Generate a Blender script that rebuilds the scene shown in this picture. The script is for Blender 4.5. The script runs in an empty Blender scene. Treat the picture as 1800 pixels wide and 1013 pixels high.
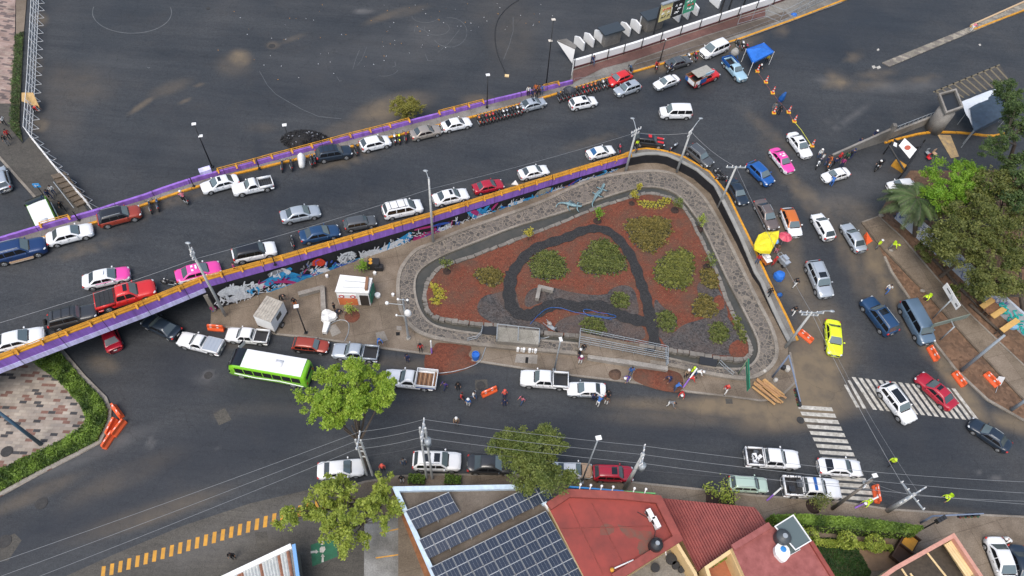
import bpy, bmesh, math, random
from mathutils import Vector, Matrix, noise
import numpy as np
R=math.radians
SC=bpy.context.scene
COL=SC.collection
rng=random.Random(7)
# ---------------------------------------------------------------- camera
H=68.0; F=1250.0; CX,CY=900.0,506.5
VPX,VPY=825.0,1356.0
dn=np.array([VPX-CX,VPY-CY,F]); dn/=np.linalg.norm(dn)
e3=-dn
fw=np.array([0,0,1.0]); e2=fw-(fw@dn)*dn; e2/=np.linalg.norm(e2)
e1=np.cross(e2,e3)
B=np.array([e1,e2,e3])           # rows: world axes in camera image axes
cam=bpy.data.cameras.new('camera'); co=bpy.data.objects.new('camera',cam); COL.objects.link(co)
cam.sensor_width=36; cam.lens=F/1800*36; cam.clip_end=6000; cam.clip_start=1
cxv=B@np.array([1,0,0]); cyv=B@np.array([0,-1,0]); czv=B@np.array([0,0,-1.0])
co.matrix_world=Matrix(((cxv[0],cyv[0],czv[0],0),(cxv[1],cyv[1],czv[1],0),(cxv[2],cyv[2],czv[2],H),(0,0,0,1)))
SC.camera=co
# ---------------------------------------------------------------- light: overcast after rain
w=bpy.data.worlds.new('World'); SC.world=w; w.use_nodes=True
nt=w.node_tree; bg=nt.nodes['Background']
sky=nt.nodes.new('ShaderNodeTexSky'); sky.sky_type='NISHITA'; sky.sun_disc=False
SUN_EL,SUN_AZ=R(62),R(205)
sky.sun_elevation=SUN_EL; sky.sun_rotation=SUN_AZ; sky.air_density=1.3; sky.dust_density=4.0; sky.ozone_density=1.2
nt.links.new(sky.outputs[0],bg.inputs[0]); bg.inputs[1].default_value=0.14
sl=bpy.data.lights.new('sun','SUN'); sl.energy=1.35; sl.angle=R(35); sl.color=(1,.96,.9)
so=bpy.data.objects.new('sun',sl); COL.objects.link(so)
sd=Vector((math.sin(SUN_AZ)*math.cos(SUN_EL),math.cos(SUN_AZ)*math.cos(SUN_EL),math.sin(SUN_EL)))
so.rotation_euler=sd.to_track_quat('Z','Y').to_euler(); so.location=(0,0,120)
SC.view_settings.view_transform='Standard'; SC.view_settings.look='None'; SC.view_settings.exposure=0.55; SC.view_settings.gamma=1
# ---------------------------------------------------------------- pixel <-> world on a surface
def P(px,py,z=0.0):
    v=B@np.array([px-CX,py-CY,F]); t=(z-H)/v[2]
    return Vector((v[0]*t,v[1]*t,z))
def proj(X,Y,Z):                       # arrays ok
    a=np.stack([np.asarray(X,float),np.asarray(Y,float),np.asarray(Z,float)-H],-1)@B
    return a[...,0]/a[...,2]*F+CX, a[...,1]/a[...,2]*F+CY
# elevation of the raised road: control points on its south edge (pixel, height)
_ctl=[(-300,770,5.5),(0,648,5.4),(250,552,5.2),(359,507,4.9),(500,468,4.0),(620,433,3.3),(760,392,2.6),(880,354,2.1),(1000,317,1.65),(1105,286,1.4),(1160,280,1.3)]
_pts=[P(a,b,max(0,c-.6)) for a,b,c in _ctl]
_o=_pts[0]; _ax=(_pts[9]-_pts[1]); _ax.z=0; _ax.normalize()
_s=np.array([(p-_o).x*_ax.x+(p-_o).y*_ax.y for p in _pts]); _z=np.array([c for _,_,c in _ctl])
_Y0=P(1388,615,0).y; _Y1=P(1255,340,1.2).y; _XA=P(1120,262,1.3).x
def U(x,y):
    s=(x-_o.x)*_ax.x+(y-_o.y)*_ax.y
    z=float(np.interp(s,_s,_z))
    if x>_XA:
        t=min(1,max(0,(y-_Y0)/(_Y1-_Y0))); t=t*t*(3-2*t); z=max(.03,z*t)
    return z
def PU(px,py,dz=0.0):
    z=2.0
    for _ in range(12):
        p=P(px,py,z+dz); z=U(p.x,p.y)
    return P(px,py,z+dz)
def G(px,py,dz=0.0): return P(px,py,dz)
def surf(lv): return PU if lv=='U' else G
def height_to(px,py,tx,ty,lv='G'):      # height of an upright thing from its foot and head pixels
    b=surf(lv)(px,py); best=(1e9,0)
    for i in range(10,400):
        h=i*.05; x,y=proj(b.x,b.y,b.z+h); d=(x-tx)**2+(y-ty)**2
        if d<best[0]: best=(d,h)
    return b,best[1]
# ---------------------------------------------------------------- materials
MATS={}
def mat(name,col,rough=.6,metal=0,spec=.5,var=0,scale=3.0,bump=0,coat=0,col2=None,em=0,alpha=1,trans=0):
    if name in MATS: return MATS[name]
    m=bpy.data.materials.new(name); m.use_nodes=True; MATS[name]=m
    n=m.node_tree; b=n.nodes['Principled BSDF']; L=n.links
    b.inputs['Base Color'].default_value=(*col,1); b.inputs['Roughness'].default_value=rough
    b.inputs['Metallic'].default_value=metal; b.inputs['Specular IOR Level'].default_value=spec
    b.inputs['Coat Weight'].default_value=coat; b.inputs['Coat Roughness'].default_value=.08
    if trans: b.inputs['Transmission Weight'].default_value=trans
    if alpha<1: b.inputs['Alpha'].default_value=alpha
    if var or col2:
        tc=n.nodes.new('ShaderNodeTexCoord'); ns=n.nodes.new('ShaderNodeTexNoise'); ns.inputs['Scale'].default_value=scale; ns.inputs['Detail'].default_value=6; ns.inputs['Roughness'].default_value=.65
        L.new(tc.outputs['Object'],ns.inputs['Vector'])
        r=n.nodes.new('ShaderNodeValToRGB'); c2=col2 or tuple(min(1,c*(1+var)) for c in col); c1=col if col2 else tuple(c*(1-var) for c in col)
        r.color_ramp.elements[0].position=.32; r.color_ramp.elements[1].position=.68
        r.color_ramp.elements[0].color=(*c1,1); r.color_ramp.elements[1].color=(*c2,1)
        L.new(ns.outputs['Fac'],r.inputs[0]); L.new(r.outputs[0],b.inputs['Base Color'])
        if bump:
            bp=n.nodes.new('ShaderNodeBump'); bp.inputs['Strength'].default_value=bump; bp.inputs['Distance'].default_value=.05
            L.new(ns.outputs['Fac'],bp.inputs['Height']); L.new(bp.outputs[0],b.inputs['Normal'])
    return m
def N(m,typ,**k):
    nd=m.node_tree.nodes.new(typ)
    for a,v in k.items():
        if a.startswith('i_'):
            nm=a[2:]; nm=int(nm) if nm.isdigit() else nm.replace('_',' ')
            nd.inputs[nm].default_value=v
        else: setattr(nd,a,v)
    return nd
def ramp(m,pts):
    r=m.node_tree.nodes.new('ShaderNodeValToRGB'); e=r.color_ramp.elements
    e[0].position=pts[0][0]; e[0].color=(*pts[0][1],1); e[1].position=pts[-1][0]; e[1].color=(*pts[-1][1],1)
    for p,c in pts[1:-1]:
        q=e.new(p); q.color=(*c,1)
    return r
def mixc(m,fac,a,b,typ='MIX'):
    x=m.node_tree.nodes.new('ShaderNodeMix'); x.data_type='RGBA'; x.blend_type=typ
    L=m.node_tree.links
    for s,v in ((0,fac),(6,a),(7,b)):
        if isinstance(v,(int,float)): x.inputs[s].default_value=v
        elif isinstance(v,tuple): x.inputs[s].default_value=(*v,1)
        else: L.new(v,x.inputs[s])
    return x.outputs[2]
def mth(m,op,a,b=None,c=None):
    x=m.node_tree.nodes.new('ShaderNodeMath'); x.operation=op
    for i,v in enumerate((a,b,c)):
        if v is None: continue
        if isinstance(v,(int,float)): x.inputs[i].default_value=v
        else: m.node_tree.links.new(v,x.inputs[i])
    return x.outputs[0]
def worldpos(m,scale=(1,1,1),rot=(0,0,0)):
    g=N(m,'ShaderNodeNewGeometry'); mp=N(m,'ShaderNodeMapping'); mp.inputs['Scale'].default_value=scale; mp.inputs['Rotation'].default_value=rot
    m.node_tree.links.new(g.outputs['Position'],mp.inputs[0]); return mp.outputs[0]
ROAD_ANG=math.atan2(_ax.y,_ax.x)
def asphalt(name,base=(.029,.033,.038),base2=(.049,.053,.058),rough=.42):
    m=mat(name,base,rough); L=m.node_tree.links; b=m.node_tree.nodes['Principled BSDF']
    p=worldpos(m)
    ps=worldpos(m,(.05,.55,1),(0,0,-ROAD_ANG))
    n1=N(m,'ShaderNodeTexNoise',i_Scale=.09,i_Detail=7,i_Roughness=.62); L.new(p,n1.inputs['Vector'])
    n2=N(m,'ShaderNodeTexNoise',i_Scale=1.0,i_Detail=5,i_Roughness=.6); L.new(ps,n2.inputs['Vector'])
    n3=N(m,'ShaderNodeTexNoise',i_Scale=9.0,i_Detail=3,i_Roughness=.7); L.new(p,n3.inputs['Vector'])
    r1=ramp(m,[(.3,base),(.7,base2)]); L.new(n1.outputs['Fac'],r1.inputs[0])
    n7=N(m,'ShaderNodeTexNoise',i_Scale=2.6,i_Detail=6,i_Roughness=.75); L.new(p,n7.inputs['Vector'])
    st=ramp(m,[(.35,(.88,.88,.89)),(.65,(1.1,1.09,1.07))]); L.new(n2.outputs['Fac'],st.inputs[0])
    c=mixc(m,1.0,r1.outputs[0],st.outputs[0],'MULTIPLY')
    fg=ramp(m,[(.3,(.7,.7,.7)),(.7,(1.35,1.35,1.35))]); L.new(n3.outputs['Fac'],fg.inputs[0])
    c=mixc(m,1.0,c,fg.outputs[0],'MULTIPLY'); f7=ramp(m,[(.32,(.80,.80,.82)),(.7,(1.22,1.21,1.18))]); L.new(n7.outputs['Fac'],f7.inputs[0]); c=mixc(m,1.0,c,f7.outputs[0],'MULTIPLY')
    pq=worldpos(m,(.035,.42,1),(0,0,-ROAD_ANG+.02)); n8=N(m,'ShaderNodeTexNoise',i_Scale=1.0,i_Detail=9,i_Roughness=.8,i_Distortion=.35); L.new(pq,n8.inputs['Vector']); f8=ramp(m,[(.485,(1,1,1)),(.5,(.70,.70,.72)),(.515,(1,1,1))]); L.new(n8.outputs['Fac'],f8.inputs[0]); c=mixc(m,.8,c,f8.outputs[0],'MULTIPLY')
    at=N(m,'ShaderNodeAttribute'); at.attribute_name='dirt'
    sp=N(m,'ShaderNodeSeparateColor'); L.new(at.outputs['Color'],sp.inputs[0])
    n4=N(m,'ShaderNodeTexNoise',i_Scale=.45,i_Detail=8,i_Roughness=.62); L.new(p,n4.inputs['Vector'])
    n5=ramp(m,[(.3,(.5,.5,.5)),(.66,(1.15,1.15,1.15))]); L.new(n4.outputs['Fac'],n5.inputs[0])
    mud=mth(m,'MINIMUM',mth(m,'MULTIPLY',sp.outputs[0],n5.outputs[0]),.93)
    c=mixc(m,mud,c,(.175,.135,.088))
    pale=mth(m,'MINIMUM',mth(m,'MULTIPLY',sp.outputs[1],n5.outputs[0]),.93)
    c=mixc(m,pale,c,(.16,.155,.15))
    c=mixc(m,mth(m,'MULTIPLY',sp.outputs[2],.75),c,(.017,.021,.029))
    # faint tan dust all over
    n6=N(m,'ShaderNodeTexNoise',i_Scale=.22,i_Detail=6,i_Roughness=.6); L.new(p,n6.inputs['Vector'])
    d6=ramp(m,[(.52,(0,0,0)),(.8,(.16,.16,.16))]); L.new(n6.outputs['Fac'],d6.inputs[0])
    c=mixc(m,d6.outputs[0],c,(.075,.062,.05))
    # cracks
    vp=worldpos(m,(.16,.16,.16)); vo=N(m,'ShaderNodeTexVoronoi',feature='DISTANCE_TO_EDGE'); vo.inputs['Scale'].default_value=1.0
    dw=mixc(m,.35,vp,n4.outputs['Color'],'ADD'); L.new(dw,vo.inputs['Vector'])
    cr=ramp(m,[(0.0,(.45,.45,.45)),(.006,(1,1,1))]); L.new(vo.outputs['Distance'],cr.inputs[0])
    c=mixc(m,.5,c,cr.outputs[0],'MULTIPLY')
    L.new(c,b.inputs['Base Color'])
    b.inputs['Specular IOR Level'].default_value=.28
    rr=ramp(m,[(.4,(rough+.12,)*3),(.62,(rough+.3,)*3)]); L.new(n1.outputs['Fac'],rr.inputs[0]); L.new(mth(m,'SUBTRACT',rr.outputs[0],mth(m,'MULTIPLY',sp.outputs[2],.16)),b.inputs['Roughness'])
    bp=N(m,'ShaderNodeBump',i_Strength=.35,i_Distance=.02); L.new(n3.outputs['Fac'],bp.inputs['Height']); L.new(bp.outputs[0],b.inputs['Normal'])
    return m
def concrete(name,c1,c2,scale=.5,joints=0,rough=.75):
    m=mat(name,c1,rough); L=m.node_tree.links; b=m.node_tree.nodes['Principled BSDF']; p=worldpos(m)
    n1=N(m,'ShaderNodeTexNoise',i_Scale=scale,i_Detail=8,i_Roughness=.68); L.new(p,n1.inputs['Vector'])
    r1=ramp(m,[(.3,c1),(.7,c2)]); L.new(n1.outputs['Fac'],r1.inputs[0]); c=r1.outputs[0]
    n3=N(m,'ShaderNodeTexNoise',i_Scale=8.0,i_Detail=4); L.new(p,n3.inputs['Vector'])
    fg=ramp(m,[(.3,(.78,.78,.78)),(.7,(1.2,1.2,1.2))]); L.new(n3.outputs['Fac'],fg.inputs[0])
    c=mixc(m,1.0,c,fg.outputs[0],'MULTIPLY')
    n4=N(m,'ShaderNodeTexNoise',i_Scale=.16,i_Detail=7,i_Roughness=.6); L.new(p,n4.inputs['Vector'])
    wt=ramp(m,[(.45,(1,1,1)),(.6,(.55,.53,.5))]); L.new(n4.outputs['Fac'],wt.inputs[0])
    c=mixc(m,.8,c,wt.outputs[0],'MULTIPLY')
    if joints:
        pj=worldpos(m,(1/joints,1/joints,1),(0,0,-ROAD_ANG*.6))
        bk=N(m,'ShaderNodeTexBrick',offset=0,i_Scale=1.0); bk.inputs['Mortar Size'].default_value=.012; bk.inputs['Brick Width'].default_value=1; bk.inputs['Row Height'].default_value=1
        bk.inputs['Color1'].default_value=(1,1,1,1); bk.inputs['Color2'].default_value=(.9,.9,.88,1); bk.inputs['Mortar'].default_value=(.7,.68,.65,1); L.new(pj,bk.inputs['Vector'])
        c=mixc(m,1.0,c,bk.outputs['Color'],'MULTIPLY')
    L.new(c,b.inputs['Base Color']); return m
def cobble(name):
    m=mat(name,(.2,.18,.16),.8); L=m.node_tree.links; b=m.node_tree.nodes['Principled BSDF']
    p=worldpos(m,(2.15,2.15,.6)); v=N(m,'ShaderNodeTexVoronoi',feature='DISTANCE_TO_EDGE'); v.inputs['Scale'].default_value=1; L.new(p,v.inputs['Vector'])
    v2=N(m,'ShaderNodeTexVoronoi'); v2.inputs['Scale'].default_value=1; L.new(p,v2.inputs['Vector'])
    cc=ramp(m,[(0,(.06,.055,.05)),(1,(.15,.13,.112))]); sx=N(m,'ShaderNodeSeparateColor'); L.new(v2.outputs['Color'],sx.inputs[0]); L.new(sx.outputs[0],cc.inputs[0])
    e=ramp(m,[(.04,(0,0,0)),(.10,(1,1,1))]); L.new(v.outputs['Distance'],e.inputs[0])
    c=mixc(m,e.outputs[0],(.20,.17,.135),cc.outputs[0]); L.new(c,b.inputs['Base Color'])
    bp=N(m,'ShaderNodeBump',i_Strength=.6,i_Distance=.06); L.new(e.outputs[0],bp.inputs['Height']); L.new(bp.outputs[0],b.inputs['Normal'])
    return m
def gravel(name,c1,c2,c3=None,scale=7.0):
    m=mat(name,c1,.85); L=m.node_tree.links; b=m.node_tree.nodes['Principled BSDF']; p=worldpos(m)
    v=N(m,'ShaderNodeTexVoronoi'); v.inputs['Scale'].default_value=scale; L.new(p,v.inputs['Vector'])
    sx=N(m,'ShaderNodeSeparateColor'); L.new(v.outputs['Color'],sx.inputs[0])
    r=ramp(m,[(0,c1),(1,c2)]); L.new(sx.outputs[0],r.inputs[0])
    n=N(m,'ShaderNodeTexNoise',i_Scale=.35,i_Detail=6,i_Roughness=.65); L.new(p,n.inputs['Vector'])
    f=ramp(m,[(.42,(0,0,0)),(.72,(.8,.8,.8))]); L.new(n.outputs['Fac'],f.inputs[0])
    c=mixc(m,f.outputs[0],r.outputs[0],c3 or c2); L.new(c,b.inputs['Base Color'])
    bp=N(m,'ShaderNodeBump',i_Strength=.8,i_Distance=.05); L.new(v.outputs['Distance'],bp.inputs['Height']); L.new(bp.outputs[0],b.inputs['Normal'])
    return m
def bricks(name,ang,cols,mort,sc=1.0,bw=1.0,rh=.5):
    m=mat(name,cols[0],.8); L=m.node_tree.links; b=m.node_tree.nodes['Principled BSDF']; p=worldpos(m,(sc,sc,sc),(0,0,ang))
    bk=N(m,'ShaderNodeTexBrick',offset=.5,i_Scale=1.0); bk.inputs['Mortar Size'].default_value=.02; bk.inputs['Brick Width'].default_value=bw; bk.inputs['Row Height'].default_value=rh
    bk.inputs['Color1'].default_value=(0,0,0,1); bk.inputs['Color2'].default_value=(1,1,1,1); bk.inputs['Mortar'].default_value=(.5,.5,.5,1); L.new(p,bk.inputs['Vector'])
    r=ramp(m,[(i/len(cols),c) for i,c in enumerate(cols)]); r.color_ramp.interpolation='CONSTANT'
    sx=N(m,'ShaderNodeSeparateColor'); L.new(bk.outputs['Color'],sx.inputs[0]); L.new(sx.outputs[0],r.inputs[0])
    c=mixc(m,bk.outputs['Fac'],r.outputs[0],mort)
    n=N(m,'ShaderNodeTexNoise',i_Scale=.5,i_Detail=6); L.new(p,n.inputs['Vector']); f=ramp(m,[(.3,(.7,.7,.7)),(.7,(1.2,1.2,1.2))]); L.new(n.outputs['Fac'],f.inputs[0])
    c=mixc(m,1.0,c,f.outputs[0],'MULTIPLY'); L.new(c,b.inputs['Base Color']); return m
def weathered(name,col,chip=(.2,.19,.17),cw=.68):
    m=mat(name,col,.62); L=m.node_tree.links; b=m.node_tree.nodes['Principled BSDF']; p=worldpos(m,(1.6,1.6,.18)); n=N(m,'ShaderNodeTexNoise',i_Scale=1.2,i_Detail=7,i_Roughness=.7); L.new(p,n.inputs['Vector'])
    r=ramp(m,[(.3,(.62,.60,.58)),(.62,(1.08,1.08,1.08))]); L.new(n.outputs['Fac'],r.inputs[0]); c=mixc(m,1.0,col,r.outputs[0],'MULTIPLY')
    q=worldpos(m); k=N(m,'ShaderNodeTexNoise',i_Scale=.9,i_Detail=9,i_Roughness=.75); L.new(q,k.inputs['Vector']); f=ramp(m,[(cw,(0,0,0)),(cw+.03,(1,1,1))]); L.new(k.outputs['Fac'],f.inputs[0]); c=mixc(m,f.outputs[0],c,chip)
    pj=worldpos(m,(.25,.25,.25),(0,0,-ROAD_ANG)); bk=N(m,'ShaderNodeTexBrick',offset=0,i_Scale=1.0); bk.inputs['Mortar Size'].default_value=.012; bk.inputs['Brick Width'].default_value=1; bk.inputs['Row Height'].default_value=400
    bk.inputs['Color1'].default_value=(1,1,1,1); bk.inputs['Color2'].default_value=(.9,.9,.9,1); bk.inputs['Mortar'].default_value=(.35,.35,.35,1); L.new(pj,bk.inputs['Vector']); c=mixc(m,1.0,c,bk.outputs['Color'],'MULTIPLY')
    L.new(c,b.inputs['Base Color']); return m
def leafmat(name,c1,c2):
    if name in MATS: return MATS[name]
    m=mat(name,c1,.6); L=m.node_tree.links; b=m.node_tree.nodes['Principled BSDF']
    at=N(m,'ShaderNodeAttribute'); at.attribute_name='tone'; r=ramp(m,[(0,c1),(1,c2)]); L.new(at.outputs['Fac'],r.inputs[0]); L.new(r.outputs[0],b.inputs['Base Color'])
    tr=N(m,'ShaderNodeBsdfTranslucent'); L.new(r.outputs[0],tr.inputs[0]); mx=N(m,'ShaderNodeMixShader'); mx.inputs[0].default_value=.35
    L.new(b.outputs[0],mx.inputs[1]); L.new(tr.outputs[0],mx.inputs[2]); L.new(mx.outputs[0],m.node_tree.nodes['Material Output'].inputs[0]); return m
# ---------------------------------------------------------------- mesh builder
class MB:
    def __init__(s): s.v=[]; s.f=[]; s.m=[]; s.mats=[]; s.tone=None
    def mi(s,m):
        if m not in s.mats: s.mats.append(m)
        return s.mats.index(m)
    def add(s,vs,fs,m):
        o=len(s.v); s.v+= [tuple(x) for x in vs]; i=s.mi(m)
        for f in fs: s.f.append(tuple(o+k for k in f)); s.m.append(i)
    def box(s,c,d,m,rz=0,rot=None):
        x,y,z=d[0]/2,d[1]/2,d[2]/2; M=rot or Matrix.Rotation(rz,3,'Z'); c=Vector(c)
        vs=[c+M@Vector((a*x,b*y,e*z)) for a,b,e in ((-1,-1,-1),(1,-1,-1),(1,1,-1),(-1,1,-1),(-1,-1,1),(1,-1,1),(1,1,1),(-1,1,1))]
        s.add(vs,[(0,3,2,1),(4,5,6,7),(0,1,5,4),(1,2,6,5),(2,3,7,6),(3,0,4,7)],m)
    def quad(s,a,b,c,d,m): s.add([a,b,c,d],[(0,1,2,3)],m)
    def prism(s,pts,z0,z1,m,mtop=None):
        # pts: list of xy ccw or cw ; z0/z1 number or list
        n=len(pts); 
        ar=sum(pts[i][0]*pts[(i+1)%n][1]-pts[(i+1)%n][0]*pts[i][1] for i in range(n))
        if ar<0: pts=pts[::-1]
        za=z0 if isinstance(z0,(list,tuple)) else [z0]*n; zb=z1 if isinstance(z1,(list,tuple)) else [z1]*n
        if ar<0: za=za[::-1]; zb=zb[::-1]
        vs=[(p[0],p[1],za[i]) for i,p in enumerate(pts)]+[(p[0],p[1],zb[i]) for i,p in enumerate(pts)]
        s.add(vs,[(i,(i+1)%n,n+(i+1)%n,n+i) for i in range(n)]+[tuple(range(n))[::-1]],m)
        s.add(vs[n:],[tuple(range(n))],mtop or m)
    def tube(s,a,b,r,m,r2=None,n=8,caps=True):
        a=Vector(a); b=Vector(b); r2=r if r2 is None else r2; d=(b-a)
        if d.length<1e-6: return
        q=d.to_track_quat('Z','Y'); vs=[]
        for p,rr in ((a,r),(b,r2)):
            for i in range(n):
                t=2*math.pi*i/n; vs.append(p+q@Vector((math.cos(t)*rr,math.sin(t)*rr,0)))
        fs=[(i,(i+1)%n,n+(i+1)%n,n+i) for i in range(n)]
        if caps: fs+=[tuple(range(n))[::-1],tuple(range(n,2*n))]
        s.add(vs,fs,m)
    def path(s,pts,r,m,n=6):
        for a,b in zip(pts,pts[1:]): s.tube(a,b,r,m,n=n)
    def loft(s,secs,m,closed=True,caps=True):
        n=len(secs[0]); vs=[p for q in secs for p in q]; fs=[]
        for i in range(len(secs)-1):
            for j in range(n if closed else n-1):
                k=(j+1)%n; fs.append((i*n+j,i*n+k,(i+1)*n+k,(i+1)*n+j))
        if caps and closed: fs+=[tuple(range(n))[::-1],tuple((len(secs)-1)*n+j for j in range(n))]
        s.add(vs,fs,m)
    def ball(s,c,r,m,nu=10,nv=7,sq=(1,1,1)):
        c=Vector(c); secs=[]
        for i in range(nv+1):
            t=math.pi*i/nv; rr=max(math.sin(t),.02)
            secs.append([c+Vector((math.cos(2*math.pi*j/nu)*rr*r*sq[0],math.sin(2*math.pi*j/nu)*rr*r*sq[1],-math.cos(t)*r*sq[2])) for j in range(nu)])
        s.loft(secs,m)
    def mesh(s,name,smooth=False):
        me=bpy.data.meshes.new(name); me.from_pydata(s.v,[],s.f)
        for m in s.mats: me.materials.append(m)
        me.polygons.foreach_set('material_index',s.m)
        if smooth: me.polygons.foreach_set('use_smooth',[True]*len(s.f))
        if s.tone is not None:
            at=me.attributes.new('tone','FLOAT','FACE'); at.data.foreach_set('value',s.tone)
        me.update(); return me
    def build(s,name,parent=None,smooth=False,local=False,label=None,cat=None,group=None,kind=None,origin=None):
        # world coords unless local; origin moves to base of the mesh
        if parent is not None and not local:
            o=parent['_o'] if '_o' in parent else (0,0,0)
            s.v=[(x-o[0],y-o[1],z-o[2]) for x,y,z in s.v]
        elif parent is None and not local:
            if origin is None:
                a=np.array(s.v); mn=a.min(0); mx=a.max(0); origin=((mn[0]+mx[0])/2,(mn[1]+mx[1])/2,mn[2])
            s.v=[(x-origin[0],y-origin[1],z-origin[2]) for x,y,z in s.v]
        ob=bpy.data.objects.new(name,s.mesh(name,smooth)); COL.objects.link(ob)
        if parent is not None: ob.parent=parent
        elif not local: ob.location=origin
        tag(ob,label,cat,group,kind); return ob
def tag(o,label=None,cat=None,group=None,kind=None):
    for k,v in (('label',label),('category',cat),('group',group),('kind',kind)):
        if v: o[k]=v
    return o
def thing(name,label,cat,loc,rz=0,group=None):
    o=bpy.data.objects.new(name,None); COL.objects.link(o); o.location=loc; o.rotation_euler=(0,0,rz); o.empty_display_size=.3
    o['_o']=tuple(loc); return tag(o,label,cat,group)
def copy_tree(o,parent=None):
    c=o.copy(); COL.objects.link(c)
    if parent is not None: c.parent=parent
    for ch in o.children: copy_tree(ch,c)
    return c
def cleanup():
    for o in bpy.data.objects:
        if '_o' in o: del o['_o']
# ---------------------------------------------------------------- dirt map: where mud, pale dust and dark wet patches lie (x,y,rx,ry,angle,strength)
MUD=[(420,103,22,16,0,.8),(410,115,32,22,0,.25),(480,80,12,7,0,.4),(515,68,26,5,-20,.2),(680,28,45,7,-20,.3),(720,20,40,8,-15,.2),(250,185,30,5,-35,.5),(325,178,12,3.5,-25,.6),(350,150,10,3,-15,.4),(100,200,50,60,0,.12),(880,20,60,30,0,.1),(70,35,14,14,0,.6),(65,120,12,25,0,.35),(70,220,18,14,0,.6),
 (690,190,70,22,-15,.75),(650,225,60,15,-15,.4),(610,225,50,14,-15,.3),(130,150,70,40,0,.2),(460,225,30,10,0,.15),(900,60,50,70,0,.15),(840,175,30,10,0,.45),(300,155,40,12,-20,.25),
 (1430,655,62,90,25,1),(1400,722,120,36,-8,1),(1300,716,140,20,2,1),(1440,590,45,60,10,.75),(1180,712,120,14,2,.6),(1200,735,140,18,0,.35),(1465,700,30,40,30,.7),(1500,600,60,25,60,.15),
 (1548,480,16,75,-32,.8),(1605,565,13,95,-32,.95),(1660,645,14,75,-35,.9),(1705,705,16,60,-40,.95),(1535,430,30,45,-30,.7),(1490,450,14,80,-30,.6),(1520,500,20,60,-30,.5),(1400,330,12,100,-35,.5),(1440,360,10,60,-40,.45),(1350,230,10,60,-50,.3),(1390,480,30,90,-25,.55),(1375,420,30,50,-20,.6),(1780,745,50,16,20,.8),(1500,370,60,20,20,.35),
 (1540,130,40,8,-8,.3),(1475,145,16,10,0,.8),(1460,140,10,16,20,.6),(1620,140,30,6,-10,.35),(1530,150,40,8,-5,.35),(1390,250,25,10,0,.2),(1180,112,80,10,-18,.7),(1300,80,40,10,-20,.6),(1500,100,14,8,-20,.5),(1375,55,14,10,0,.5),
 (255,370,130,8,-17,.4),(600,285,70,8,-15,.4),(150,440,60,8,-17,.35),(1040,250,60,8,-16,.25),(930,320,120,5,-16,.5),(720,640,130,12,5,.3),(380,600,60,8,10,.3),(180,640,30,16,20,.45),(30,700,20,20,0,.2),
 (390,730,20,12,0,.2),(560,720,200,14,0,.12),(220,840,120,22,-25,.25),(60,870,90,14,-24,.35),(260,905,150,20,-18,.4),(1600,900,160,12,3,.3)]
PALE=[(150,800,140,16,-22,.3),(1560,290,60,25,10,.12),(1500,330,90,30,-20,.18),(1560,155,50,10,-8,.3),(1625,150,40,9,-8,.3),(1490,210,50,5,-33,.35),(1460,215,16,3,-30,.5),(1445,140,16,6,10,.35),(366,660,11,9,0,1),(355,668,20,12,0,.3),
 (265,780,8,12,0,.5),(380,790,5,4,0,.5),(480,340,5,3,0,.4),(980,45,80,40,0,.08),(650,100,160,50,-10,.12),(760,60,60,30,0,.15),(420,930,150,18,-18,.35),(560,900,90,30,0,.3),(380,960,120,25,-18,.3),(640,20,20,5,0,.5),(200,110,60,30,0,.06),(360,260,80,30,0,.07),(880,560,30,10,0,.3),(1750,840,10,5,0,.5),(1720,830,6,4,0,.4)]
WET=[(400,790,230,60,-18,.75),(180,900,240,40,-20,.6),(480,700,120,40,5,.5),(330,650,60,60,20,.5),(600,330,240,30,-16,.45),(1600,760,180,40,5,.5),(1100,760,260,26,1,.5),(1470,480,40,130,-25,.4),(1560,620,40,60,-30,.5),(1450,60,200,60,-18,.45),(500,150,240,50,-12,.3),(850,180,120,40,-14,.25),(470,370,12,160,-8,.7),(1000,230,320,14,-16,.35),(300,470,260,12,-20,.35),(80,930,240,10,-18,.7),(640,840,120,14,3,.5),(1200,150,70,14,-20,.6),(250,260,60,30,0,.2),(900,760,300,18,1,.4),(1640,790,100,26,5,.3),(560,520,30,10,0,.2),(1560,40,200,30,-18,.35),(1385,200,60,40,0,.3)]
def dirt(X,Y,Z):
    px,py=proj(X,Y,Z); out=np.zeros((len(px),4)); out[:,3]=1
    for ch,lst in ((0,MUD),(1,PALE),(2,WET)):
        for cx,cy,rx,ry,a,s in lst:
            a=math.radians(a); dx=px-cx; dy=py-cy
            u=(dx*math.cos(a)+dy*math.sin(a))/rx; v=(-dx*math.sin(a)+dy*math.cos(a))/ry
            k=np.clip(1.35-np.sqrt(u*u+v*v),0,1); k=k*k*(3-2*k)*s
            out[:,ch]=np.maximum(out[:,ch],k)
    return out
def set_dirt(me,loc=(0,0,0)):
    n=len(me.vertices); a=np.empty(n*3); me.vertices.foreach_get('co',a); a=a.reshape(-1,3)+np.array(loc)
    # wobble so stains are irregular
    d=dirt(a[:,0],a[:,1],a[:,2]); at=me.color_attributes.new('dirt','FLOAT_COLOR','POINT'); at.data.foreach_set('color',d.ravel())
def smooth_poly(pts,n=3,closed=True):
    for _ in range(n):
        q=[]; m=len(pts); rg=range(m if closed else m-1)
        if not closed: q.append(pts[0])
        for i in rg:
            a=Vector(pts[i]); b=Vector(pts[(i+1)%m]); q+= [tuple(a*.75+b*.25),tuple(a*.25+b*.75)]
        if not closed: q.append(pts[-1])
        pts=q
    return pts
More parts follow.
